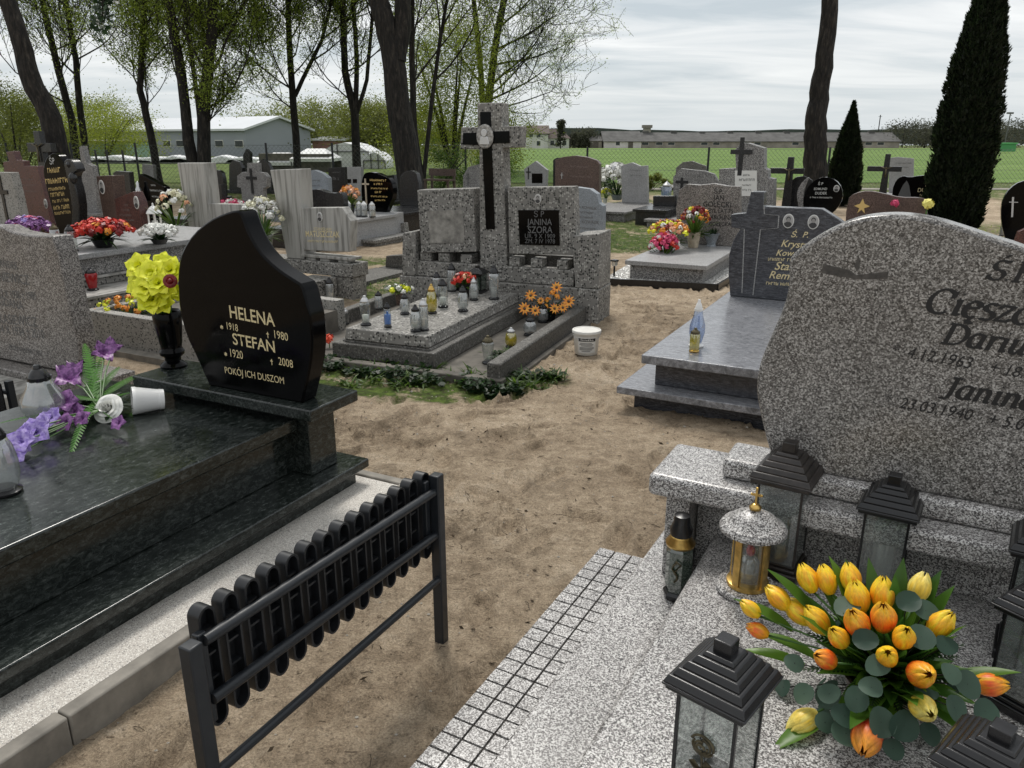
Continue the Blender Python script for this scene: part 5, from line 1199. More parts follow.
# lanterns on the centre grave: px,py(base),zbase,h,r,kind,glass,lid,wax,label
zs=.255
C_=[(366,325,zs,.23,.042,'taper','glass','silver','wax','tall candle with a silver cap, leftmost of the bigger candles on the terrazzo slab'),
(388,327,zs,.19,.03,'straight','glass','blackplastic',None,'small dim glass candle between the silver-capped candle and the white flowers'),
(416,331,zs,.20,.042,'barrel','glassfrost','blackplastic','wax','ribbed white glass candle with a black cap, behind the front candle'),
(424,330,zs,.24,.038,'straight','glassfrost','silver','wax','front candle with a silver cap near the edge of the terrazzo slab'),
(432,313,zs,.24,.042,'barrel','glassyellow','gold','waxyellow','candle with yellow wax on the terrazzo slab'),
(443,307,zs,.24,.046,'straight','glass','blackplastic','wax','clear candle with a black cap right of the yellow candle'),
(463,311,zs,.21,.045,'barrel','glassfrost','blackplastic','wax','short ribbed white candle in front of the red flowers'),
(452,291,zs,.26,.045,'straight','glassfrost','blackplastic','wax','tall frosted candle at the back left of the terrazzo slab'),
(494,299,zs,.30,.05,'taper','glassfrost','blackplastic','wax','tallest frosted candle, rightmost on the terrazzo slab'),
(346,324,.037,.14,.03,'straight','glass','silver',None,'little silver-capped glass beside the left corner of the terrazzo slab'),
(488,363,.037,.21,.045,'taper','glass','bronze',None,'empty clear glass candle inside the right border of the terrazzo grave'),
(511,347,.037,.16,.045,'barrel','glassyellow','silver','waxyellow','candle with yellow wax on the ground inside the right terrazzo border'),
(530,335,.037,.16,.055,'barrel','glassfrost','blackplastic',None,'wide dim glass candle under the yellow daisies'),
(543,322,.037,.17,.05,'barrel','glassfrost','blackplastic',None,'dark glass candle nearest the daisies inside the right terrazzo border')]
C_+=[(405,314,zs,.17,.04,'barrel','glassfrost','blackplastic','wax','low candle with a black cap beside the white and lime flowers'),(474,300,zs,.20,.04,'barrel','glassfrost','silver','wax','candle between the red flowers and the dark green lantern'),(437,296,zs,.22,.04,'taper','glassfrost','blackplastic','wax','pale candle behind the yellow-wax candle near the plinth'),(379,309,zs,.15,.035,'straight','glassfrost','blackplastic',None,'short candle behind the silver-capped candle near the left edge of the slab')]
for px,py,zb,h,r,k,g_,ld,wx,lab in C_: znicz(lab,G(px,py,zb),h,r,k,g_,ld,wx,rz=rnd(0,3))
t=T('candle_refill','bright blue plastic candle refill standing on the terrazzo slab','candle refill',G(388,325,zs)); t.location=G(388,326.5,zs)
MB().lathe([(.022,0),(.024,.004),(.024,.085),(.02,.092),(.009,.096),(.008,.115),(.0005,.118)],n=20).build('body',MT['blue_plastic'],t,autos=40)
tt,b,z,lz=pagoda('dark green square lantern between the two tall frosted candles',G(478,292,zs),.24,.16,FC.rz,'glassgreen','dark',group='square lanterns with stepped black roofs')
t,off=root(FC,'plaque','small dark stone plaque leaning behind the square lantern on the terrazzo grave','plaque',xu(476),6.38,.255)
MB().box(-.10,.10,-.02,.02,0,.17).build('slab',MT['blackfar'],t,bevel=.004); MB().box(-.07,.07,-.04,.04,-.001,.012).build('foot',MT['blackfar'],t)
bouquet('red and pink roses in a dark pot among the candles on the terrazzo slab',G(465,297,zs),.20,.20,[('redp',7),('peach',3),('dkred',3)],('blackplastic',.05),nl=30,br=.032)
bouquet('white and lime flowers behind the candles on the terrazzo slab',G(400,305,zs),.26,.16,[('whitep',9),('yellow',3)],('brown',.04),nl=36,br=.026)
# daisies
dp=G(548,320,.037); t=T('bouquet','yellow-orange daisies with brown centres inside the right terrazzo border','flowers',dp); mb=MB(); mc=MB(); sb=MB(); ob=MB()
for px,py,dy,r in [(524,309,.1,.065),(535,311,.1,.055),(531,296,.0,.06),(557,288,.0,.06),(569,302,.05,.065),(554,309,.1,.055),(563,308,.08,.05),(541,301,.05,.04)]:
    c=P(px,py,dp.y-dy)-dp; d=Vector((rnd(-.3,.3),-.8,.4)).normalized(); mb=MB(); petals(mb,c,d,10,r,r*.36,75,.05,rnd(0,6),2,4); bo=mb.build('daisy_petals',MT['orange'],t); mc=MB(); mc.ball(c+d*.012,r*.24,8,5); mc.build('daisy_centre',MT['brown'],bo); sb.tube([(0,0,.02),c*.5+Vector((0,0,.03)),c],.003,4)
for px,py in [(548,300),(557,297),(546,307),(552,293)]: puff(ob,P(px,py,dp.y-.06)-dp,.03,24)
for k in range(50):
    a_=rnd(0,6.28); d=Vector((math.cos(a_),math.sin(a_)*.6,rnd(.2,1.2))); blade(sb,(0,0,.03),d,rnd(.12,.24),.03,bend=.4,n=4)
ob.build('orange_bloom',MT['orange'],t); sb.build('leaves',MT['leaf_dark'],t); MB().lathe([(.06,0),(.08,.1),(.085,.11),(.07,.11)],n=20).build('pot',MT['blackplastic'],t)
# bucket
t=T('bucket','white plastic bucket with a black and white label standing on the sand','bucket',G(586,353,0)); 
MB().lathe([(.085,0),(.088,.003),(.102,.165),(.105,.17)],n=36).build('body',MT['whitedirty'],t,autos=40)
MB().lathe([(.104,.168),(.113,.170),(.113,.186),(.110,.190),(.100,.190),(.098,.186),(.001,.186)],n=36).build('lid',MT['whitedirty'],t,autos=40)
def wrap(z0,z1,a0,a1,rr,mat,nm,par):
    mb=MB(); n=14
    f=lambda i,j:(lambda a,z:Vector(((.0868+.0983*z*1.0+rr)*math.cos(a),(.0868+.0983*z+rr)*math.sin(a),z)))(R(a0+(a1-a0)*i),z0+(z1-z0)*j)
    mb.patch(f,n,2); return mb.build(nm,mat,par,smooth=True)
lb_=wrap(.022,.150,-135,-50,.0012,MT['porcelain'],'label',t); wrap(.115,.140,-132,-53,.0022,MT['blackletter'],'label_band',lb_)
for i,(z,a0,a1) in enumerate([(.098,-125,-70),(.088,-128,-62),(.078,-120,-66),(.064,-128,-58),(.055,-128,-58),(.046,-128,-66),(.034,-118,-75)]): wrap(z,z+.005,a0,a1,.0022,MT['greyletter'],'label_line',lb_)
def curvedtext(s,z,a0,a1,h,mat,par):
    c=bpy.data.curves.new('t','FONT'); c.body=s; c.resolution_u=3; c.offset=.01; o=bpy.data.objects.new('t',c); col.objects.link(o); bpy.context.view_layer.update()
    me=bpy.data.meshes.new_from_object(o.evaluated_get(bpy.context.evaluated_depsgraph_get())); bpy.data.objects.remove(o)
    xs=[p.co.x for p in me.vertices]; x0,w_=min(xs),max(xs)-min(xs)
    for p in me.vertices:
        a=R(a0+(a1-a0)*(p.co.x-x0)/w_); zz2=z+p.co.y*h; r=.0868+.0983*zz2+.003; p.co=(r*math.cos(a),r*math.sin(a),zz2)
    me.materials.clear(); me.materials.append(mat); ob=bpy.data.objects.new('label_text',me); col.objects.link(ob); ob.parent=par
curvedtext('Śnieżka',.121,-122,-64,.022,MT['porcelain'],lb_)
mb=MB(); mb.tube([(.108*math.cos(a),.108*math.sin(a)-.012*math.sin(a),.165-.05*abs(math.sin(a))) for a in [R(-180+180*i/14) for i in range(15)]],.002,6); mb.build('handle',MT['silver'],t,smooth=True)
t=T('tealight','small red flower lying left of the terrazzo grave on a green stem','flowers',G(330,352,.0)); mb=MB(); puff(mb,Vector((0,0,.10)),.045,40); mb.build('bloom',simple('coral_red_petals',(.75,.08,.03),.4),t); mb=MB(); mb.tube([(0,0,-.01),(0,0,.08)],.004,5); mb.build('stem',MT['stem'],t); t.name='single_flower'
# weeds round the centre grave
def weeds(name,label,pts,leaf,wid,lenr,seed,broad=False):
    random.seed(seed); mb=MB()
    for cx_,cy_,rx,ry,n in pts:
        for _ in range(n):
            a_=rnd(0,6.28); r_=math.sqrt(random.random()); x=cx_+rx*r_*math.cos(a_); y=cy_+ry*r_*math.sin(a_)
            if noise.noise(Vector((x*3.5,y*3.5,seed)))<-.12: continue
            a_=rnd(0,6.28); d=Vector((math.cos(a_),math.sin(a_),rnd(.3,1.6) if not broad else rnd(.3,1.0)))
            if broad: 
                p=Vector((x,y,gh(x,y)+rnd(.01,.07))); q=Vector((rnd(-.6,.6),rnd(-.6,.6),1)).normalized(); s=rnd(.6,1.3)*wid; u_=q.orthogonal().normalized(); u_=Matrix.Rotation(a_,3,q)@u_; w_=q.cross(u_)
                mb.add([p-u_*s,p-u_*s*.3+w_*s*.75,p+u_*s*.5+w_*s*.6,p+u_*s*1.1,p+u_*s*.5-w_*s*.6,p-u_*s*.3-w_*s*.75],[(0,1,2,3,4,5)])
            else: blade(mb,(x,y,gh(x,y)-.003),d,rnd(*lenr),wid,bend=rnd(.3,1.1),n=3)
    o=mb.build(name,MT[leaf]); return tag(o,label,'plants',kind='stuff')
gp=lambda px,py,rx,ry,n:(G(px,py)[0],G(px,py)[1],rx,ry,n)
weeds('ground_ivy','low dark green weeds in front of the terrazzo grave',[gp(390,372,.36,.16,620),gp(430,378,.3,.18,560),gp(352,366,.3,.15,500),gp(500,362,.14,.10,260),gp(530,380,.26,.06,150),gp(335,374,.25,.12,300),gp(470,386,.22,.12,220),gp(420,362,.2,.12,500),gp(497,392,.18,.06,260)],'leaf_dark',.020,(.03,.06),3,True)
weeds('weed_patch','lighter green weeds among the ivy in front of the terrazzo grave',[gp(400,370,.36,.14,700),gp(436,372,.26,.14,600),gp(385,384,.3,.08,360),gp(505,358,.12,.08,200),gp(540,379,.18,.05,260),gp(360,362,.25,.1,260),gp(470,380,.2,.08,240),gp(520,386,.2,.05,160)],'leaf_mid',.015,(.05,.15),4)
weeds('grass','short grass between the graves',[gp(622,242,.7,1.3,2600),gp(640,226,1.0,1.3,1600),gp(372,285,.35,.7,700),gp(385,238,1.0,.5,900),gp(352,262,.5,.4,500),gp(560,215,.5,.9,300),gp(318,300,.3,.3,200)],'leaf_mid',.006,(.03,.09),5)
weeds('far_grass','grass among the graves further back',[gp(400,205,1.6,1.2,1500),gp(700,212,1.6,1.2,1000),gp(600,208,2,1.5,1000),gp(960,228,1,.8,400)],'leaf_tree',.01,(.03,.10),6)
random.seed(11); mb=MB()
for _ in range(1500):
    x=rnd(-1.6,2.8); y=rnd(1.0,8.5)
    L=F.L((x,y,0)); 
    s=rnd(.002,.007)*(1 if random.random()<.9 else 1.8); p=Vector((x,y,gh(x,y)+s*.3)); q=[p+Vector((math.cos(k*1.257+s*900)*s,math.sin(k*1.257+s*900)*s*rnd(.6,1),0)) for k in range(5)]
    mb.add(q+[p+Vector((0,0,s*.7))],[(0,1,5),(1,2,5),(2,3,5),(3,4,5),(4,0,5)])
tag(mb.build('pebbles',simple('small_stones',(.36,.33,.28),.9,nz=.4,nsc=90)),'small pale stones scattered on the sand','pebbles',kind='stuff')
mb=MB()
for _ in range(900):
    x=rnd(-1.6,2.6); y=rnd(1.0,8); a_=rnd(0,6.28); l=rnd(.01,.05); p=Vector((x,y,gh(x,y)+.004)); d=Vector((math.cos(a_),math.sin(a_),0))*l
    mb.tube([p,p+d*.5+Vector((rnd(-.006,.006),rnd(-.006,.006),.003)),p+d],.0014,4)
for _ in range(420):
    x=rnd(-1.6,2.6); y=rnd(1.0,8); p=Vector((x,y,gh(x,y)+.004)); leafquads(mb,p,1,.001,.022)
mbx=MB()
for _ in range(3200):
    x=rnd(-1.5,2.6); y=rnd(1.1,8.5); s=rnd(.003,.011)*rnd(.5,1); p=Vector((x,y,gh(x,y)+s*.2)); k0=rnd(0,6)
    q=[p+Vector((math.cos(k*1.047+k0)*s*rnd(.7,1.2),math.sin(k*1.047+k0)*s*rnd(.7,1.2),0)) for k in range(6)]
    mbx.add(q+[p+Vector((rnd(-.3,.3)*s,rnd(-.3,.3)*s,s*rnd(.5,.9)))],[(k,(k+1)%6,6) for k in range(6)])
o=mbx.build('sand_clods',gnd.data.materials[0]); tag(o,'small clods of sand scattered over the path','clods',kind='stuff')
tag(mb.build('ground_litter',simple('dry_litter',(.07,.05,.03),.9,nz=.4)),'dry twigs and dead leaves on the sand','litter',kind='stuff')
# ================================================================ BLUE-GREY GRANITE GRAVE
t,off=root(FG,'grave','blue-grey streaked granite grave with a cross carved on its headstone','grave',-.9,5.3)
B=lambda *a,**k: box_(off,*a,**k)
B(-1.47,.4,4.40,6.6,-.03,.098).build('base',MT['blue'],t,bevel=.004)
B(-1.545,.45,4.275,6.7,.10,.145).build('base_slab',MT['blue_sheen'],t,bevel=.005)
B(-1.35,.3,4.42,6.55,.147,.303).build('tomb_side',MT['blue'],t,bevel=.004)
B(-1.405,.36,4.30,6.62,.305,.36).build('tomb_slab',MT['blue_sheen'],t,bevel=.006)
vg=6.36
pts=[FG.V(*q,vg) for q in [(730,296),(728.5,275),(729,255),(733,241),(740,229),(731,227.5),(731,214.5),(746,213),(751,191.5),(764,192),(763.5,206.5),(785,207.5),(800,208),(822,209),(838,219)]]
pts[0]=(pts[0][0],.362); u9=pts[-1][0]; pts+=[(u9+.12,pts[-1][1]-.08),(u9+.2,.9),(u9+.22,.6),(u9+.15,.362)]
mb=MB(off); mb.prism(pts,vg,vg+.12); mb.build('headstone',MT['blue'],t,bevel=.006)
def strip(seq,w_,mat,nm,y=.0022):
    mb=MB(off)
    for a,b in zip(seq,seq[1:]):
        (ua,za),(ub,zb)=FG.V(*a,vg),FG.V(*b,vg); mb.bar((ua,vg-y,za),(ub,vg-y,zb),w_,.002)
    mb.build(nm,mat,t)
strip([(742,293),(744.5,229),(741,229)],.008,MT['pale'],'carved_line'); strip([(753,295),(760.5,229.5),(778,228),(779,215.5),(764.5,214),(764,205)],.008,MT['pale'],'carved_line',.0026)
oval(t,off,FG,vg,788.5,221,.042,.055); oval(t,off,FG,vg,813.5,222,.042,.055,var=1)
for s,a,b in [('Ś.  P.',(791,237),(808,237.5)),('Krystyna',(781,246.5),(817,249)),('Kow',(776,255.5),(794,256)),('Stan',(774.5,269.5),(795,270.5)),('Remb',(769,278),(795,280))]:
    txt(t,off,FG,vg,s,a,b,MT['goldletter'],shear=.3,hs=1.0,bold=.01)
scribble(t,off,FG,vg,[(768,260.5,793,261.5,3),(766,284.5,795,286,3)],MT['goldletter'])
t=znicz('clear glass candle with a white top and bluish glass on the blue-grey slab',G(695,350,.362),.30,.047,'pear','glassblue','white','wax',base='white',group=None)
znicz('small gold candle with a dark cap in front of the bluish candle',G(694,351.5,.362),.15,.032,'straight','glassyellow','bronze','wax',base='gold',group=None)
bpy.data.objects[t.name].location=G(696,346,.362)
# ================================================================ WHITE GRAVEL GRAVE
FJ=Frame(27)
v0=FJ.L(G(600,283))[1]; 
gp_=[G(600,283.5),G(717,290),G(776,254),G(655,250)]
mb=MB(gp_[0]); mb.hprism([(p.x,p.y) for p in gp_],-.02,.03); t=T('gravel_border','low black-edged bed of white gravel around the flower-covered grave','gravel bed',gp_[0])
o=mb.build('gravel_bed',None or MT['whitedirty'],t); m=NM('white_gravel'); vd=m.vor(38,'Distance'); m.bump(vd,1,.02); o.data.materials[0]=m.fin(m.ramp(vd,[(.1,(.72,.71,.68)),(.5,(.35,.34,.32))]),.8)
for a,b in ((0,1),(1,2)): mb=MB(gp_[0]); mb.bar(gp_[a]+Vector((0,0,.02)),gp_[b]+Vector((0,0,.02)),.03,.09); mb.build('edging',MT['blackplastic'],t)
random.seed(5); mb=MB(gp_[0])
for _ in range(900):
    a_,b_=rnd(.02,.98),rnd(.02,.97); p=gp_[0].lerp(gp_[1],a_).lerp(gp_[3].lerp(gp_[2],a_),b_*.6); mb.ball(p+Vector((0,0,.033)),rnd(.008,.016),5,3,.6)
ch_=mb.build('pebbles',MT['porcelain'],t); tag(ch_,kind='stuff')
t,off=root(FJ,'grave','light grey granite grave inside the white gravel bed, crowded with flowers','grave',-2.0,10)
za=.20; a=FJ.L(G(641,264,za)); b=FJ.L(G(703,268,za)); 
B=lambda *a,**k: box_(off,*a,**k)
vj=FJ.L(G(676,228,.25))[1]; ua,ub=a[0]-.12,b[0]+.02; vf=(a[1]+b[1])/2-.1
vj=vf+1.75
B(ua,ub,vf+.05,vj+.15,.0,.19).build('tomb_side',MT['granite_far'],t,bevel=.005); B(ua-.05,ub+.05,vf,vj+.2,.192,.245).build('tomb_slab',MT['pale'],t,bevel=.006)
headstone(t,off,FJ,vj,[(678,232),(676,208),(679,190),(687,184),(700,185),(714,183.5),(728,186),(740,186.5),(742,226)],.11,MT['granite_brown'],.247,bevel=.008)
for s,a,b in [('Ś.P.',(714,193.5),(723,194)),('JAN',(713,200),(724,200.3)),('GOŁĘCKI',(703,206.5),(731,207.5)),('ŻYŁ LAT 75',(708,212.5),(733,213.3)),('KAROLINA',(707,219),(733,219.8)),('GOŁĘCKA',(709,225.5),(731,226))]: txt(t,off,FJ,vj,s,a,b,MT['blackletter'],hs=1.1,bold=.015)
zj=.247
bouquet('crimson azalea-like bouquet at the front of the gravel-bedded grave',G(663,270,.03),.34,.46,[('pink',34),('redp',6),('whitep',4)],('brown',.09),nl=50,br=.042)
bouquet('orange and yellow bouquet behind the crimson one',G(668,250,zj),.50,.36,[('orange',18),('yellow',12),('peach',12),('dkred',8),('whitep',4)],('brown',.08),nl=70,br=.042)
t=bouquet('tall dark red and yellow tulips in a beige ribbed urn',G(693,247.5,zj),.38,.52,[('dkred',16),('orange',7),('yellow',5),('whitep',3)],('clay',.085),nl=70,br=.038,ph=.20)
t=T('planter','white-rimmed silver pot on the gravel-bedded grave','pot',G(711,246,zj)); MB().lathe([(.07,0),(.055,.02),(.06,.05),(.095,.15),(.105,.16),(.09,.16)],n=24).build('body',MT['paleblue'],t,autos=40); MB().lathe([(.001,.155),(.08,.15)],n=16).build('soil',MT['brown'],t); lb=MB(); [blade(lb,(rnd(-.04,.04),rnd(-.04,.04),.15),Vector((rnd(-1,1),rnd(-1,1),.8)),.1,.025,n=4) for _ in range(20)]; lb.build('leaves',MT['leaf_dark'],t)
bouquet('white lily flowers at the right end of the gravel-bedded grave',G(724,243,zj),.22,.20,[('whitep',7)],('white',.05),nl=14,br=.05)
for i,(px,py,zb) in enumerate([(637,272,.03),(648,273,.03),(658,275,.03),(669,274,.03),(683,275,.03)]):
    znicz(['small dark-capped candle at the left end of the row in front of the gravel-bedded grave','second candle from the left in front of the gravel-bedded grave','slim pale candle in the middle of the row on the white gravel','round-bodied candle fourth from the left on the white gravel','squat candle at the right end of the row on the white gravel'][i],G(px,py,zb),[.2,.2,.22,.2,.17][i],.055 if i!=2 else .035,['barrel','barrel','taper','barrel','taper'][i],['glassgreen','glassfrost','glassfrost','glassfrost','glass'][i],'blackplastic','wax',group='candles on the white gravel')
for i,(px,py) in enumerate([(614,277),(704,282)]):
    t=T('solar_lamp',['small black solar spike lamp at the left corner of the gravel bed','small black solar spike lamp at the right corner of the gravel bed'][i],'lamp',G(px,py,.03),group='solar lamps on the gravel bed'); MB().lathe([(.012,-.05),(.012,.13)],n=8).build('spike',MT['blackplastic'],t); MB().lathe([(.02,.13),(.035,.14),(.04,.185)],n=4).build('lamp_glass',MT['glassfrost'],t); MB().lathe([(.05,.186),(.05,.20),(.045,.205)],n=4).build('cap',MT['blackplastic'],t)
# ================================================================ GENERIC BACKGROUND GRAVES
def bg(label,base,outline,mat,z0=.12,th=.12,slab=1.8,sw=.12,slabmat=None,fr=F,rows=None,rmat='greyletter',texts=(),bevel=.006,ovals=(),grp=None,sm=0,name='grave',crosses=(),slabh=None,slabx=None,real=None):
    b=G(base[0],base[1],z0); v=real if real else fr.L(b)[1]
    pts=[fr.V(*p,v) for p in outline]; us=[p[0] for p in pts]; u0,u1=min(us),max(us); uc=(u0+u1)/2
    t,off=root(fr,name,label,'grave' if name=='grave' else 'gravestone',uc,v,group=grp)
    headstone(t,off,fr,v,outline,th,MT[mat],z0+.002,bevel=bevel,sm=sm)
    sm_=MT[slabmat or mat]
    box_(off,u0-.06,u1+.06,v-.05,v+th+.06,-.03,z0).build('plinth',sm_,t,bevel=.005)
    if slab:
        sx0,sx1=slabx if slabx else (u0-sw,u1+sw); hh=slabh or z0
        box_(off,sx0+.05,sx1-.05,v-slab+.05,v-.055,-.03,hh-.055).build('tomb_side',sm_,t,bevel=.004); box_(off,sx0,sx1,v-slab,v-.055,hh-.053,hh-.004).build('tomb_slab',sm_,t,bevel=.005)
    if rows: scribble(t,off,fr,v,rows,MT[rmat])
    for s,a,b_ in texts: txt(t,off,fr,v,s,a,b_,MT[rmat],hs=1.1,bold=.008)
    for (px,py,rx,rz) in ovals: oval(t,off,fr,v,px,py,rx,rz)
    for (px,py,w_,h_,mm) in crosses:
        u,z=fr.V(px,py,v); mb=MB(off); mb.box(u-w_*.1,u+w_*.1,v-.014,v-.002,z-h_*.62,z+h_*.38); mb.box(u-w_*.5,u+w_*.5,v-.016,v-.001,z-w_*.1,z+w_*.1); mb.build('cross',MT[mm],t)
    return t,off,v,(u0,u1)
# right of the centre
bg('pale blue-grey headstone seen from the right of the terrazzo name plate','(596,262)' and (590,262),[(577,250),(576,187),(590,189),(597,194),(599,203),(603,206),(602,250)],'paleblue',z0=.10,slab=0,texts=[('M. KOWALIK',(578,208),(597,210)),('2. KOWALIK',(578,223),(599,224))],rows=[(579,213,594,214,2),(579,218,594,219,2),(579,229,596,230,2)])
tB,off,v,_=bg('brown arched headstone with a white cross right of the terrazzo cross',(577,214),[(555,205),(555,160),(563,157),(575,155.5),(587,157),(597,160.5),(599.5,164),(599,205)],'brown',z0=.15,slab=1.0,rows=[(570,167,590,168,1.6),(570,177,592,178,1.6)],rmat='faintletter',crosses=[(562,175,.06,.12,'silver')],slabx=None)
bg('dark gravestone half hidden behind the brown arched headstone',(565,196),[(553,190),(553,160),(556,158),(566,157),(570,190)],'blackfar',z0=.1,slab=0,name='gravestone')
bg('little house-shaped white stone with a black cross and black plate',(535,194),[(526,188),(524,169),(535.5,161),(547,170),(546,188)],'pale',z0=.1,slab=1.0,crosses=[(528.5,172,.14,.32,'blackletter')])
t=tag(bpy.data.objects.new('name_plate',None)) if False else None
bg('pale stone with a thin cross just left of the terrazzo cross shaft',(472,200),[(463,195),(463,176),(468,167),(480,164),(481,195)],'granite_far',z0=.1,slab=.8,crosses=[(468,178,.12,.3,'greyletter')])
bg('small light grey headstone with a wavy top, behind the white flowers',(634,203),[(622,198),(621,166),(626,164),(632,162.5),(640,166),(647,165.5),(648,198)],'pale',z0=.2,slab=2.2,sw=.25,slabmat='granite_far',rows=[(630,171,642,171.5,1.5),(630,176,642,176.5,1.5)])
bg('low dark slab grave with a small white lantern on it',(664,206),[(653,204),(653,196),(675,196),(675,204)],'blackfar',z0=.3,slab=.9)
bg('dark rounded headstone against the field, left of the fence post',(690,185),[(675,182),(676,168),(683,162),(692,161),(700,164),(706,166),(706,182)],'granite_brown',z0=.1,slab=1.4,name='grave')
bg('grey slanting headstone with a black cross, behind the one in the gravel bed',(695,214),[(674,205),(673,177),(681,168.5),(690,169.5),(705,171),(714,174),(718,181),(718,205)],'granite_far',z0=.15,slab=1.4,crosses=[(682,182,.25,.22,'blackletter')])
# block monument with cross and white plaque
bg('grey stepped block monument with a carved cross and a white plaque',(742,226),[(720,215),(719,169),(736,168),(735,150),(741,143),(748,143),(764,148),(764,168),(768,170),(768,178),(774,179),(774,215)],'granite_far',z0=.15,slab=1.6,th=.3,crosses=[(741.5,152,.36,.62,'blackfar')])
tM=bpy.data.objects['grave.0%02d'%0] if False else None
def face_plate(owner_t,off,v,q,mat,nm='plaque',y=.012,fr=F):
    mb=MB(off); mb.prism([fr.V(*s_,v) for s_ in q],v-y,v-.002); return mb.build(nm,MT[mat],owner_t)
def last(): 
    return [o for o in bpy.data.objects if o.type=='EMPTY' and o.name.startswith('grave')]
def find(lbl): return next(o for o in bpy.data.objects if o.get('label')==lbl)
def offof(t,fr=F): L=fr.L(t.location); return (L[0],L[1],0)
tm=find('grey stepped block monument with a carved cross and a white plaque'); off=offof(tm); v=off[1]
face_plate(tm,off,v,[(735,196),(735,170.5),(757,170.5),(757,196)],'porcelain'); scribble(tm,off,F,v-.013,[(743,176,749,176,2),(739,181,754,181,2.5),(742,186,751,186,1.6),(740,191,752,191,2)],MT['greyletter'])
th_=find('little house-shaped white stone with a black cross and black plate'); off=offof(th_); face_plate(th_,off,off[1],[(532,183),(532,173.5),(542.5,173.5),(542.5,183)],'black')
# standing granite crosses
def gcross(label,base,top,arm,mat='blackfar',w_=.14,th=.12,z0=.12,px2=None,slab=1.5,sw=.5,fr=F,grp='black granite crosses'):
    b=G(*base,z0); L=fr.L(b); v=L[1]; t,off=root(fr,'cross_grave',label,'grave',L[0],v,group=grp); u,zt_=fr.V(*top,v); (ua,za),(ub,zb)=fr.V(*arm[0],v),fr.V(*arm[1],v); zc=(za+zb)/2; uc=L[0]
    mb=MB(off); mb.prism([(uc-w_*.65,z0),(uc-w_*.45,zc-w_*.4),(ua,zc-w_*.4),(ua,zc+w_*.4),(uc-w_*.45,zc+w_*.4),(uc-w_*.4,zt_),(uc+w_*.4,zt_),(uc+w_*.45,zc+w_*.4),(ub,zc+w_*.4),(ub,zc-w_*.4),(uc+w_*.45,zc-w_*.4),(uc+w_*.65,z0)],v,v+th); mb.build('cross',MT[mat],t,bevel=.006)
    box_(off,uc-.35,uc+.35,v-.05,v+th+.08,-.03,z0-.002).build('plinth',MT[mat],t,bevel=.005)
    if slab: box_(off,uc-sw,uc+sw,v-slab,v-.055,-.03,z0-.01).build('tomb_slab',MT[mat],t,bevel=.005)
    mb=MB(off); mb.tube([(uc,v-.03,zc+w_*.1),(uc,v-.03,zc-w_*1.3)],.02,6); mb.tube([(uc-w_*.8,v-.025,zc+w_*.35),(uc,v-.03,zc),(uc+w_*.8,v-.025,zc+w_*.35)],.012,5); mb.ball((uc,v-.035,zc+w_*.2),.022,8,6); mb.build('crucifix_figure',MT['bronze'],t,smooth=True)
    return t
gcross('black granite cross left of the heart-shaped black stone',(785,213),(789,157),((770,171),(804,171)))
gcross('black granite cross between the small conifer and the tall conifer',(881,205),(885,154),((867,170),(902,168)))
gcross('very tall black cross with a gilded figure behind the black arched stone',(50,212),(33,131),((27,146),(51,149)),w_=.22,grp=None)
# heart stone, etc.
t,off,v,_=bg('black heart-shaped stone with a grey wing, right of the black cross',(820,224),[(808,220),(803,206),(804,195),(808,186),(816,179),(826,176.5),(836,180),(842,188),(843,198),(838,208),(828,217),(823,220)],'black',z0=.12,slab=1.6,slabmat='blackfar',texts=[('Ś P',(818,185),(823,185)),('EDMUND',(814,190),(827,190)),('DUDEK',(815,194.5),(827,194.5))],rmat='whiteletter',rows=[(810,198,832,198.5,1.5)],ovals=[(836.5,188.5,.05,.06)],sm=1)
mb=MB(off); mb.prism(smooth_poly([F.V(*q,v+.02) for q in [(802,222),(797,200),(797,190),(803,181),(810,176),(806,184),(803,195),(805,208),(812,221)]],it=1,keep=(0,8)),v+.02,v+.1); mb.build('side_wing',MT['granite_far'],t,bevel=.004)
bg('dark stone with a sloping back between the black cross and the heart-shaped stone',(797,212),[(789,207),(790,182),(796,177),(804,176),(812,180),(814,207)],'blackfar',z0=.12,slab=0,name='gravestone')
t,off,v,_=bg('wide black wavy stone with an etched figure in front of the tall conifer',(915,224),[(892,217),(892,190),(896,180),(903,175.5),(909,177.5),(920,175.5),(932,175.5),(942,181),(948,190),(949,217)],'black',z0=.12,slab=1.5,slabmat='blackfar',texts=[('Ś P',(925,186.5),(932,186.5)),('DUDEK',(917.5,192),(936.5,192)),('JANINA',(919,197),(934,197))],rmat='goldletter',ovals=[(940.5,194,.06,.08),(937,202.5,.06,.08)],sm=1)
mb=MB(off); u,z=F.V(905,192,v); mb.prism([(u-.12,z-.25),(u-.1,z-.05),(u-.05,z+.12),(u,z+.2),(u+.05,z+.12),(u+.1,z-.05),(u+.12,z-.25)],v-.004,v-.002); mb.build('etched_figure',MT['greyletter'],t)
bg('light grey headstone behind the black cross near the small conifer',(902,193),[(889,190),(889,158),(898,157),(914,158.5),(914,190)],'pale',z0=.1,slab=1.2,rows=[(896,164,911,164,1.5),(898,168,909,168,1.3)])
t,off,v,_=bg('low brown wave-shaped stone just behind the big speckled headstone',(885,250),[(846,232),(847,199),(855,193),(868,190.5),(884,193.5),(900,197.5),(920,197.5),(928,200),(930,232)],'brown',z0=.12,slab=1.4,sm=1)
mb=MB(off); u,z=F.V(862,206,v); mb.prism([(u-.1,z),(u-.03,z+.03),(u,z+.10),(u+.03,z+.03),(u+.1,z),(u+.03,z-.03),(u+.05,z-.1),(u,z-.05),(u-.05,z-.1),(u-.03,z-.03)],v-.01,v-.002); mb.build('gilt_ornament',MT['goldbright'],t)
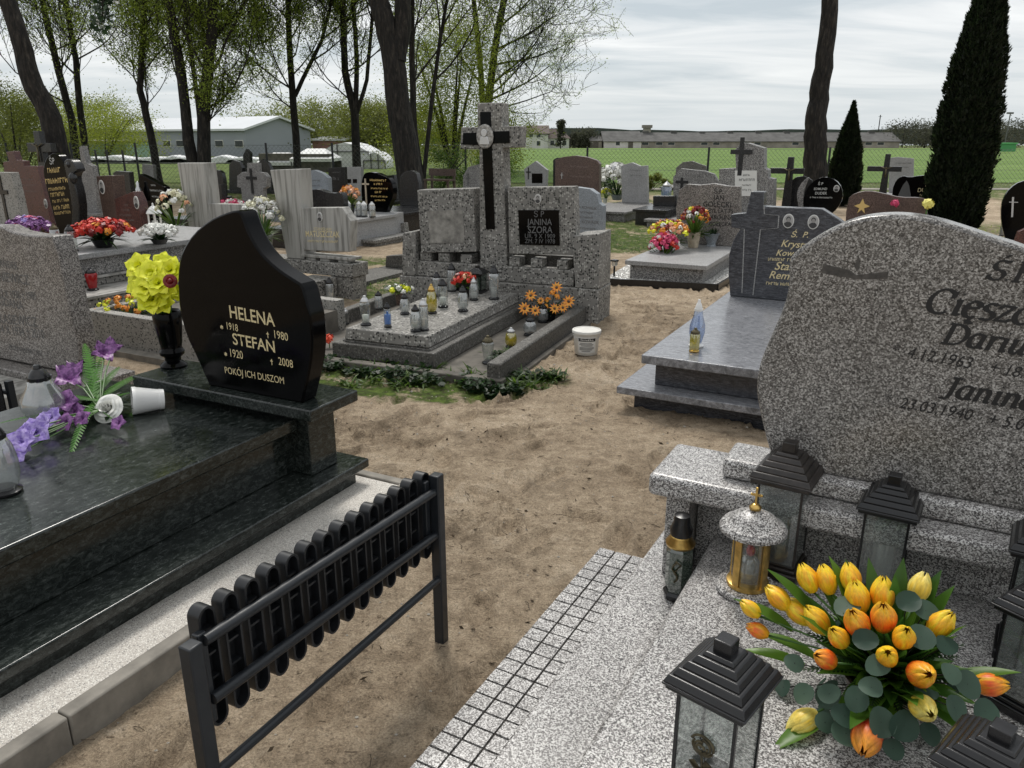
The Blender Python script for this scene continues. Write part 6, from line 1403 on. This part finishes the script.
L0=offof(t); 
zb=.122
t=T('flower','single pink flower on top of the brown wave-shaped stone','flowers',F.W(*[F.V(895,202,v)[0],v-.1],0)); t.location.z=F.V(895,207,v)[1]; mb=MB(); puff(mb,Vector((0,0,.05)),.06,40); mb.build('bloom',MT['pink'],t)
t=T('yellow_ball_flower','round yellow flower peeking over the big speckled headstone','flowers',F.W(*[F.V(926,212,v)[0],v-.25],0)); t.location.z=.55; mb=MB(); puff(mb,Vector((0,0,.22)),.075,90); mb.build('bloom',simple('pale_yellow_petals',(.78,.72,.18),.5),t); mb=MB(); mb.tube([(0,0,-.45),(0,0,.28)],.01,5); mb.build('stem',MT['stem'],t)
t,off,v,_=bg('round black stone with a slim silver cross at the right edge',(1015,240),[(1006,236),(1001,222),(1001,205),(1006,193),(1015,184),(1026,180),(1040,182),(1048,200),(1048,220),(1040,236)],'black',z0=.12,slab=1.6,slabmat='granite_far',sm=1)
mb=MB(off); (u,z),(u2,z2)=F.V(1013,197,v),F.V(1012,217,v); mb.bar((u,v-.008,z),(u2,v-.008,z2),.025,.01); (a1,c1),(a2,c2)=F.V(1009,202,v),F.V(1018,202,v); mb.bar((a1,v-.009,c1),(a2,v-.009,c1),.022,.01); mb.build('cross',MT['silver'],t)
bg('reddish headstone behind the rim at the right edge',(1030,258),[(1012,240),(1018,232),(1040,222),(1040,240)],'red',z0=.1,slab=0,name='gravestone')
znicz('slim white candle by the round black stone at the right edge',G(1002,236,.06),.4,.05,'straight','glassfrost','white','wax',group='candles far back')
# ------------------------------------------------ middle left
def marble(label,pil,blk,vpx,z0,lab2=None,ov=None,grp='marble monuments with a pillar'):
    b=G(*vpx,z0); v=F.L(b)[1]; t,off=root(F,'grave',label,'grave',F.L(b)[0],v,group=grp)
    mb=MB(off); p=[F.V(*q,v) for q in pil]; mb.prism(p,v,v+.2); mb.build('pillar',MT['marble'],t,bevel=.006)
    mb=MB(off); p=[F.V(*q,v+.01) for q in blk]; mb.prism(p,v+.01,v+.13); mb.build('headstone',MT['marble'],t,bevel=.006)
    return t,off,v
t,off,v=marble('white marble monument with a tall square pillar and gold lettering',[(287,258),(270,170),(298,169),(304,259)],[(304,250),(300,208),(342,207.5),(350.5,221),(349.5,252)],(320,256),.42)
txt(t,off,F,v+.01,'STANISŁAW',(314,230.5),(332,231),MT['goldletter'],hs=1.1); txt(t,off,F,v+.01,'MATUSZCZAK',(306,236.5),(340,237.5),MT['goldletter'],hs=1.25,bold=.01); scribble(t,off,F,v+.01,[(308,242,339,243,2.3)],MT['goldletter']); oval(t,off,F,v+.01,320,217,.035,.05)
us=lambda px,py,vv: F.V(px,py,vv)[0]
uL,uR=us(280,262,v),us(355,266,v); zt1=F.V(330,262,v-.02)[1]
B=lambda *a,**k: box_(off,*a,**k)
B(us(302,252,v)+.0,us(352,253,v),v-.02,v+.16,zt1+.03,zt1+.058).build('ledge',MT['marble'],t,bevel=.004)
for a in (306,320,338): B(us(a,256,v),us(a+9,256,v),v+.0,v+.13,zt1,zt1+.03).build('block',MT['marble'],t)
B(uL-.25,uR,v-.05,v+.22,zt1-.14,zt1-.002).build('plinth_beam',MT['terrazzo'],t,bevel=.008)
B(us(333,285,v),uR-.02,v-.03,v+.2,-.03,zt1-.142).build('plinth_leg',MT['terrazzo'],t,bevel=.008)
B(uL-.2,uL,v-.03,v+.2,-.03,zt1-.142).build('plinth_leg',MT['terrazzo'],t,bevel=.008)
B(us(318,290,v),us(341,286,v),v-1.5,v-.06,-.03,.23).build('side_border',MT['terrazzo'],t,bevel=.008); B(uL-.35,us(316,290,v),v-1.5,v-1.36,-.03,.23).build('front_border',MT['terrazzo'],t,bevel=.008)
B(uL-.3,us(316,290,v),v-1.35,v-.06,-.03,.06).build('inner_bed',MT['leaf_mid'] if False else MT['concrete_dark'],t)
znicz('dim glass candle by the terrazzo leg of the gold-lettered marble monument',F.W(us(346,296,v)+.0,v-.25,0)*1.0+Vector((0,0,.0)),.26,.045,'straight','glassfrost','blackplastic','wax',group='candles far back')
vm=v
bL=G(207,236,.30)
t,off,v=marble('marble pillar monument with a low slab, left of the gold-lettered one',[(191,240),(177,163),(203,163),(212,240)],[(211,240),(203,203.5),(243,204.5),(248,210),(250,240)],(212,244),.35)
box_(off,us(180,240,v),us(255,240,v),v-.05,v+.25,-.03,F.V(212,240,v)[1]-.0).build('plinth_beam',MT['terrazzo'],t,bevel=.008)
# tulip vases
bouquet('cream tulips in a white vase beside the left marble pillar',P(181,240,v*.98/F.v[1]-1.2) if False else F.W(us(181,235,v-.15),v-.2,F.V(181,240,v-.2)[1]),.42,.60,[('cream',12),('whitep',5),('peach',2)],('white',.09),leaf='leaf_mid',nl=60,br=.042,ph=.18)
bouquet('white tulips in a marble vase between the two marble pillars',F.W(us(268,250,vm-.15),vm-.2,F.V(268,252,vm-.2)[1]),.40,.56,[('whitep',14),('cream',8)],('marble',.10),leaf='leaf_mid',nl=70,br=.042,ph=.18)
# stepped terrazzo grave carrying the red bouquet
t,off=root(F,'grave','stepped terrazzo grave under a grey slab carrying the bright red bouquet','grave',-7.0,4.8)
B=lambda *a,**k: box_(off,*a,**k)
B(-7.9,-6.21,3.9,6.5,-.03,.272).build('lower_step',MT['terrazzo'],t,bevel=.006); B(-7.95,-6.19,3.88,6.52,.274,.30).build('pale_edge',MT['marble'],t,bevel=.003)
B(-7.8,-6.61,3.98,6.45,.302,.368).build('upper_step',MT['terrazzo'],t,bevel=.006); B(-7.8,-6.59,3.97,6.46,.37,.392).build('pale_edge',MT['marble'],t,bevel=.003)
B(-7.75,-6.63,4.0,6.4,.394,.555).build('tomb_side',MT['granite_far'],t,bevel=.006); B(-7.8,-6.57,3.96,6.45,.557,.61).build('tomb_slab',MT['pale'],t,bevel=.008)
znicz('red glass candle standing on the lower terrazzo step',F.W(-6.45,4.38,.302),.20,.052,'taper','glassred','blackplastic',None,group=None)
zr=.612
bouquet('dense bright red bouquet on the grey granite slab',G(104,247,zr),.52,.24,[('redp',48),('orange',5),('dkred',12)],('blackplastic',.10),nl=70,br=.045,leaf='leaf_dark',ph=.08)
bouquet('white chrysanthemum clump right of the red bouquet',G(160,244,zr),.34,.18,[('whitep',40)],('blackplastic',.08),nl=50,br=.035,leaf='leaf_dark',ph=.05)
znicz('square-looking clear candle left of the red bouquet',G(73,251,zr),.24,.05,'straight','glass','blackplastic','wax',group='candles far back')
znicz('brownish glass candle left of the clear candle on the grey slab',G(57,247,zr),.22,.045,'straight','glassfrost','bronze',None,group='candles far back')
bouquet('purple and pink wreath above the grey headstone at the left edge',G(30,240,.50),.44,.24,[('dkpurple',36),('pink',6),('purple',4)],None,nl=60,br=.05,leaf='leaf_dark')
# terrazzo planter with yellow pansies
t,off=root(F,'planter','rectangular terrazzo planter border with yellow pansies inside','planter',-5,4.4)
q=[G(85,336,0),G(160,358,0)]; L1,L2=F.L(q[0]),F.L(q[1]); 
B=lambda *a,**k: box_(off,*a,**k)
vv=3.80; u1_=-5.76; u2_=-4.2; zz2=.30
B(u1_,u2_,vv,vv+.09,-.03,zz2).build('front_border',MT['terrazzo_pale'],t,bevel=.006); B(u1_,u1_+.09,vv+.092,vv+1.3,-.03,zz2-.001).build('side_border',MT['terrazzo_pale'],t,bevel=.006); B(u1_+.092,u2_,vv+1.2,vv+1.3,-.03,zz2-.002).build('back_border',MT['terrazzo_pale'],t,bevel=.006); B(u1_+.09,u2_,vv+.09,vv+1.2,-.03,zz2-.08).build('soil',MT['concrete_dark'],t)
box_((0,0,0),u1_-.02,u2_+.1,vv-.1,vv-.002,-.03,.04).build('footing',MT['concrete'],None); o=bpy.data.objects[-1] if False else None
for k,ob in enumerate([o for o in bpy.data.objects if o.name.startswith('footing') and o.parent is None]):
    ob.parent=t; 
    for p in ob.data.vertices: p.co-=Vector(off)
bouquet('yellow pansies growing inside the terrazzo planter',G(134,314,zz2-.08),.55,.14,[('orange',18),('yellow',16)],None,nl=50,br=.028,leaf='leaf_dark',name='pansies')
# small graves behind
bg('dark wave-topped stone right of the gold-lettered marble pillar',(322,224),[(303,214),(303,195),(310,190),(318,189),(326,192),(334,193.5),(341,192),(343.5,197),(343,214)],'blackfar',z0=.3,slab=.8,sm=1)
bg('grey arched headstone behind the dark wave-topped stone',(314,208),[(300,203),(299,173),(306,171),(314,170),(322,173),(328,178),(329,203)],'paleblue',z0=.2,slab=1,rows=[(305,181,320,181.5,1.6),(305,186,320,186.5,1.3)])
t,off,v,_=bg('black gold-lettered headstone with wavy outline on a grey slab grave',(378,212),[(362,207),(361,184),(363,175),(367,172),(375,172.5),(384,176),(390,179),(393,186),(393,197),(390,203),(386,207)],'black',z0=.42,slab=1.7,slabmat='pale',rows=[(370,181,387,181.5,2),(374,185,382,185,2),(371,189,388,189.5,1.5),(375,193,383,193,2),(371,197,388,197.5,1.5),(375,201,385,201,1.5)],rmat='goldbright',sm=1,slabx=None,slabh=.42)
mb=MB(off); (u,z)=F.V(366,186,v); mb.box(u-.012,u+.012,v-.02,v-.004,z-.3,z+.12); mb.box(u-.07,u+.07,v-.02,v-.004,z+.02,z+.045); mb.build('cross',MT['clay'],t)
u0,_z=F.V(346,208,v-.4); 
bouquet('peach tulips in a dark vase left of the black gold-lettered headstone',F.W(F.V(350,207,v-.5)[0],v-.5,.42),.34,.44,[('peach',14),('orange',6)],('blackplastic',.08),nl=40,br=.045,ph=.15)
for i,px in enumerate((346,357,362,370)):
    znicz(['clear candle left of the peach tulips','clear candle right of the peach tulips','wide clear candle second right of the peach tulips','pale candle below the gold lettering'][i],F.W(F.V(px,208,v-.8)[0],v-.75,.42),.24,.055,'straight','glassfrost','silver' if i%2 else 'white','wax',group='candles before the gold-lettered stone')
bg('dark headstone with etched flowers and a light neighbour behind the peach tulips',(336,202),[(329,198),(328,168),(344,167),(345,198)],'blackfar',z0=.1,slab=0,name='gravestone',rows=[(332,173,341,173,1.3),(333,180,340,180,3)],rmat='greyletter')
t,off,v,_=bg('light square stone with two dark plates behind the peach tulips',(353,196),[(345,192),(345,167),(361,167),(361,192)],'pale',z0=.1,slab=0,name='gravestone'); face_plate(t,off,v,[(347,183),(347,179),(351,179),(351,183)],'black'); face_plate(t,off,v,[(353,183),(353,179),(357,179),(357,183)],'black')
# cluster left of the pillar
t,off,v,_=bg('pale terrazzo headstone shaped as a broad cross with a black inner cross',(254,205),[(242,200),(241,188),(237,187),(237,176),(242,172),(247,172),(247,163),(257.5,163),(258,172),(264,173),(267,177),(267,187),(263,189),(263,200)],'granite_far',z0=.15,slab=1,crosses=[(251.5,178,.32,.55,'blackletter')])
bg('dark rounded gravestone left of the broad pale cross',(235,190),[(229,188),(229,165),(233,160),(239,162),(242,168),(243,188)],'blackfar',z0=.1,slab=0,name='gravestone')
bg('dark gravestone right of the broad pale cross',(265,190),[(257,188),(257,164),(262,159),(268,163),(272,172),(272,188)],'blackfar',z0=.1,slab=0,name='gravestone')
bg('narrow dark pointed gravestone rising behind the broad pale cross',(247,185),[(243,184),(243,155),(246,149),(250,153),(250,184)],'blackfar',z0=.1,slab=0,name='gravestone')
bg('dark round gravestone left of the terrazzo cross group',(216,196),[(209,192),(208,178),(212,171),(218,169.5),(223,174),(224,192)],'blackfar',z0=.1,slab=.9,name='grave',sm=1)
bg('light grey shoulder stone right of the left marble pillar',(209,196),[(202,192),(203,174),(208,177),(214,184),(214,192)],'granite_far',z0=.1,slab=0,name='gravestone')
bg('black headstone with a small oval portrait behind the pink flowers',(214,214),[(206,208),(206,184),(213,186),(221,184),(223,208)],'blackfar',z0=.15,slab=1,ovals=[(215.5,192,.05,.07)],sm=0,rows=[(208,196,212,196,1.5)],rmat='goldletter')
bouquet('pink and white flowers just right of the black oval-portrait headstone',G(231,212,.2),.62,.22,[('pink',16),('whitep',10)],None,nl=30,br=.06)
# far left cluster
bg('speckled terrazzo headstone with a dark cross at the very left edge',(4,246),[(-22,240),(-22,172),(10,172.5),(16,195),(25,238)],'terrazzo_pale',z0=.15,slab=1.2,crosses=[(2.5,192,.26,.6,'blackfar')])
t,off,v,_=bg('red granite headstone with a stepped cross on its left',(34,224),[(25,216),(14,180),(12,172),(4,172),(3,162),(9,161),(6,152),(13,151),(16,160),(23,161),(24,166),(37,166),(41,180),(50,214)],'red',z0=.15,slab=1.2,rows=[(18,180,34,180,1.4),(20,186,36,186,1.4),(22,192,38,192,1.4)],rmat='faintletter')
t,off,v,_=bg('tall black arched headstone with gold lettering and a dark angel',(68,236),[(58,231),(53,214),(47,190),(43,172),(45,160),(51,153.5),(56,153),(62,159),(67,172),(73,200),(78,231)],'black',z0=.2,slab=1.6,slabmat='blackfar',sm=1,rows=[(48,173,60,172,5),(46,184,68,182,5),(49,191,66,189,3),(51,197,67,195,4),(53,203,69,201,3),(54,210,70,208,4),(55,215,71,213,3)],rmat='goldbright')
txt(t,off,F,v,'ŚP',(50,164.5),(55,164),MT['whiteletter'],hs=1.2)
mb=MB(off); ang=[F.V(*q,v-.08) for q in [(80,234),(82,210),(79,190),(75,178),(77,172),(80,171),(76,162),(70,158),(66,162),(68,172),(72,190),(75,212),(73,234)]]
mb.prism(smooth_poly(ang,it=1,keep=(0,12)),v-.12,v+.02); (u,z)=F.V(71,166,v-.08); mb.ball((u,v-.1,z+.02),.05); (u,z)=F.V(77,178,v-.08); mb.ball((u,v-.14,z),.06,sz=1.4); mb.build('angel_figure',MT['blackfar'],t,bevel=.012)
oval(t,off,F,v,45.5,200,.04,.07,fixed=(F.V(51,204,v)[0]-.12,F.V(51,204,v)[1]))
bg('light grey obelisk-like stone with a small cross behind the dark angel',(88,212),[(84,206),(76,166),(81,163),(79,147),(82,146),(86,163),(92,166),(96,190),(97,206)],'granite_far',z0=.15,slab=1)
t,off,v,_=bg('brown pillar stone with an oval portrait and a red-brown slanted headstone',(122,240),[(106,232),(96,176),(112,175.5),(118,232)],'brown',z0=.18,slab=1.5,th=.2,slabmat='granite_far',ovals=[(102,187,.06,.10)],slabx=None)
mb=MB(off); mb.prism([F.V(*q,v) for q in [(117,233),(112,200),(133,191.5),(138,203),(143,235)]],v+.001,v+.16); mb.build('headstone',MT['red'],t,bevel=.006)
scribble(t,off,F,v,[(124,206,128,206,2),(122,211,130,211,2),(120,216,132,216,2),(120,221,134,221,2)],MT['faintletter']); oval(t,off,F,v,136.5,202.5,.05,.09)
bg('dark rectangular headstone behind the brown pillar stone',(124,204),[(114,200),(113,173),(116,171),(129,172),(132,200)],'blackfar',z0=.15,slab=0,name='gravestone')
t,off,v,_=bg('black book-shaped headstone with a white statuette',(154,224),[(145,218),(138,184),(139,174),(146,177),(155,182),(164,187),(168,218)],'black',z0=.18,slab=1.3,slabmat='blackfar',rows=[(151,186,156,186,1.6),(150,191,163,192,1.8),(152,197,162,198,1.5)],rmat='whiteletter')
mb=MB(off); (u,z)=F.V(142,186,v); mb.lathe([(.05,-.25),(.05,-.05),(.025,0),(.03,.05),(.001,.09)],(u,v-.08,z),n=8); mb.build('statuette',MT['silver'],t,smooth=True)
bg('small light stone behind the black book-shaped headstone',(148,186),[(142,183),(142,164),(153,165),(154,183)],'granite_far',z0=.1,slab=0,name='gravestone')
znicz('red lantern glowing dark beside the angel stone',F.W(us(85,208,13.2)+.15,13.4,.3),.3,.09,'straight','glassred','blackplastic',None,group=None)
# white gazebo lantern
lp=G(156,229,.35); t=T('white_lantern','little white metal lantern with a domed roof by the red-brown headstone','lantern',lp)
for k in range(6): a_=R(60*k); MB().bar((.09*math.cos(a_),.09*math.sin(a_),0),(.09*math.cos(a_),.09*math.sin(a_),.22),.014).build('post',MT['white'],t)
MB().lathe([(.11,-.01),(.11,.012),(.09,.014)],n=6).build('base',MT['white'],t); MB().lathe([(.12,.22),(.115,.235),(.07,.29),(.03,.32),(.015,.33),(.012,.36),(.001,.37)],n=6).build('roof',MT['white'],t); MB().lathe([(.04,.015),(.04,.12),(.005,.125)],n=12).build('candle',MT['wax'],t,smooth=True)
# thin dark poles / small statues
for i,(bx,by,tx,ty) in enumerate([(101,176,98,150),(112,176,108,150),(128,178,126,150)]):
    a=G(bx,by+12,0); q=P(tx,ty,a.y); t=T('iron_cross',['slender iron cross above the dark rectangular headstone','iron cross with brass ends behind the brown pillar stone','iron cross left of the small light stone'][i],'cross',a,group='old iron crosses'); MB(a).bar(a,Vector((a.x,a.y,q.z)),.05).build('shaft',MT['blackmetal'],t); MB(a).bar(Vector((a.x-.3,a.y,q.z-.35)),Vector((a.x+.3,a.y,q.z-.35)),.05).build('arms',MT['blackmetal'],t)
# brown bench, dark monuments near the massive trunk
a=G(437,196,0); t=T('wooden_bench','small brown wooden bench near the fence, left of the stone cross','bench',a,F.rz)
for x in (-.38,.38): MB().bar((x,0,-.05),(x,0,.42),.06).build('leg',MT['brown'],t); MB().bar((x,.35,-.05),(x,.35,.75),.06).build('leg',MT['brown'],t)
MB().box(-.45,.45,-.06,.32,.42,.47).build('seat',MT['brown'],t); MB().box(-.45,.45,.30,.34,.55,.75).build('backrest',MT['brown'],t)
bg('black slab grave with a dark rough stone at the foot of the massive trunk',(408,206),[(400,202),(399,178),(404,172),(412,170),(418,175),(420,202)],'blackfar',z0=.35,slab=1.8,sw=.5,sm=1)
bg('dark low headstone left of the massive trunk',(394,200),[(384,198),(383,176),(394,175),(397,198)],'blackfar',z0=.1,slab=.8,name='grave')
bg('low broken terrazzo border grave in the sandy gap left of the centre grave',(400,232),[(389,230),(388,224),(404,223),(405,230)],'terrazzo',z0=.10,slab=1.1,sw=.2)
bg('flat terrazzo-edged grave behind the left end of the centre grave',(396,268),[(385,262),(386,256),(404,255),(405,262)],'terrazzo_dark',z0=.05,slab=1.0,sw=.1)
bg('low terrazzo slab at the grass right of the pale blue-grey headstone',(612,214),[(604,213),(604,209),(618,209),(618,213)],'pale',z0=.06,slab=.7)
# white flowers
bouquet('big white flowers with silver foliage on the slab of the small light grey headstone',G(617,200,.2),.95,.80,[('whitep',30),('silver',8)],('paleblue',.14),nl=60,br=.10,leaf='leaf_dark')
t=T('lantern','white round lantern on the low dark slab','lantern',G(666,197,.31)); MB().lathe([(.08,0),(.12,.05),(.12,.2),(.08,.24)],n=16).build('glass_body',MT['glassblue'],t,smooth=True); MB().lathe([(.1,.24),(.1,.27),(.03,.33),(.001,.36)],n=16).build('lid',MT['silver'],t); MB().lathe([(.05,.01),(.05,.15),(.005,.155)],n=12).build('candle',MT['wax'],t)
bouquet('small dark and white posy by the block monument',G(747,222,.2),.3,.5,[('whitep',6),('dkred',3)],('blackplastic',.07),nl=30,br=.05,leaf='leaf_dark')
bouquet('small flowers before the brown arched headstone',G(605,203,.1),.3,.35,[('yellow',5),('whitep',6)],('white',.06),nl=20,br=.05)
# maple twig hanging into the picture at the top left
Y=9.5; a=P(108,-30,Y); t=T('hanging_branch','dark leafy twig hanging into the picture at the top left','branch',a)
mb=MB(a); lb=MB(a); random.seed(3)
for k in range(5):
    b=P(108+rnd(-14,16),rnd(10,38),Y+rnd(-.3,.3)); mid=a.lerp(b,.5)+Vector((rnd(-.1,.1),0,.05)); mb.tube([a+Vector((0,0,.4)),mid,b],[.012,.008,.004],5)
    for f in [i/9 for i in range(10)]:
        p=(a.lerp(mid,f*2) if f<.5 else mid.lerp(b,f*2-1)); 
        for _ in range(5): 
            q=p+Vector((rnd(-.09,.09),rnd(-.09,.09),rnd(-.10,.03))); n_=Vector((rnd(-.6,.6),-.5,rnd(.2,1))).normalized(); M=Matrix.Translation(q)@frame_from(n_,rnd(0,6)); s=rnd(.035,.06)
            lb.add([M@Vector((s*r_*math.cos(R(a_)),s*r_*math.sin(R(a_)),0)) for a_,r_ in [(0,1.1),(20,.5),(50,1),(80,.45),(115,.8),(150,.35),(180,.3),(210,.35),(245,.8),(280,.45),(310,1),(340,.5)]],[tuple(range(12))])
mb.build('twig',MT['twig'],t,smooth=True); lb.build('leaves',MT['leaf_dark'],t)
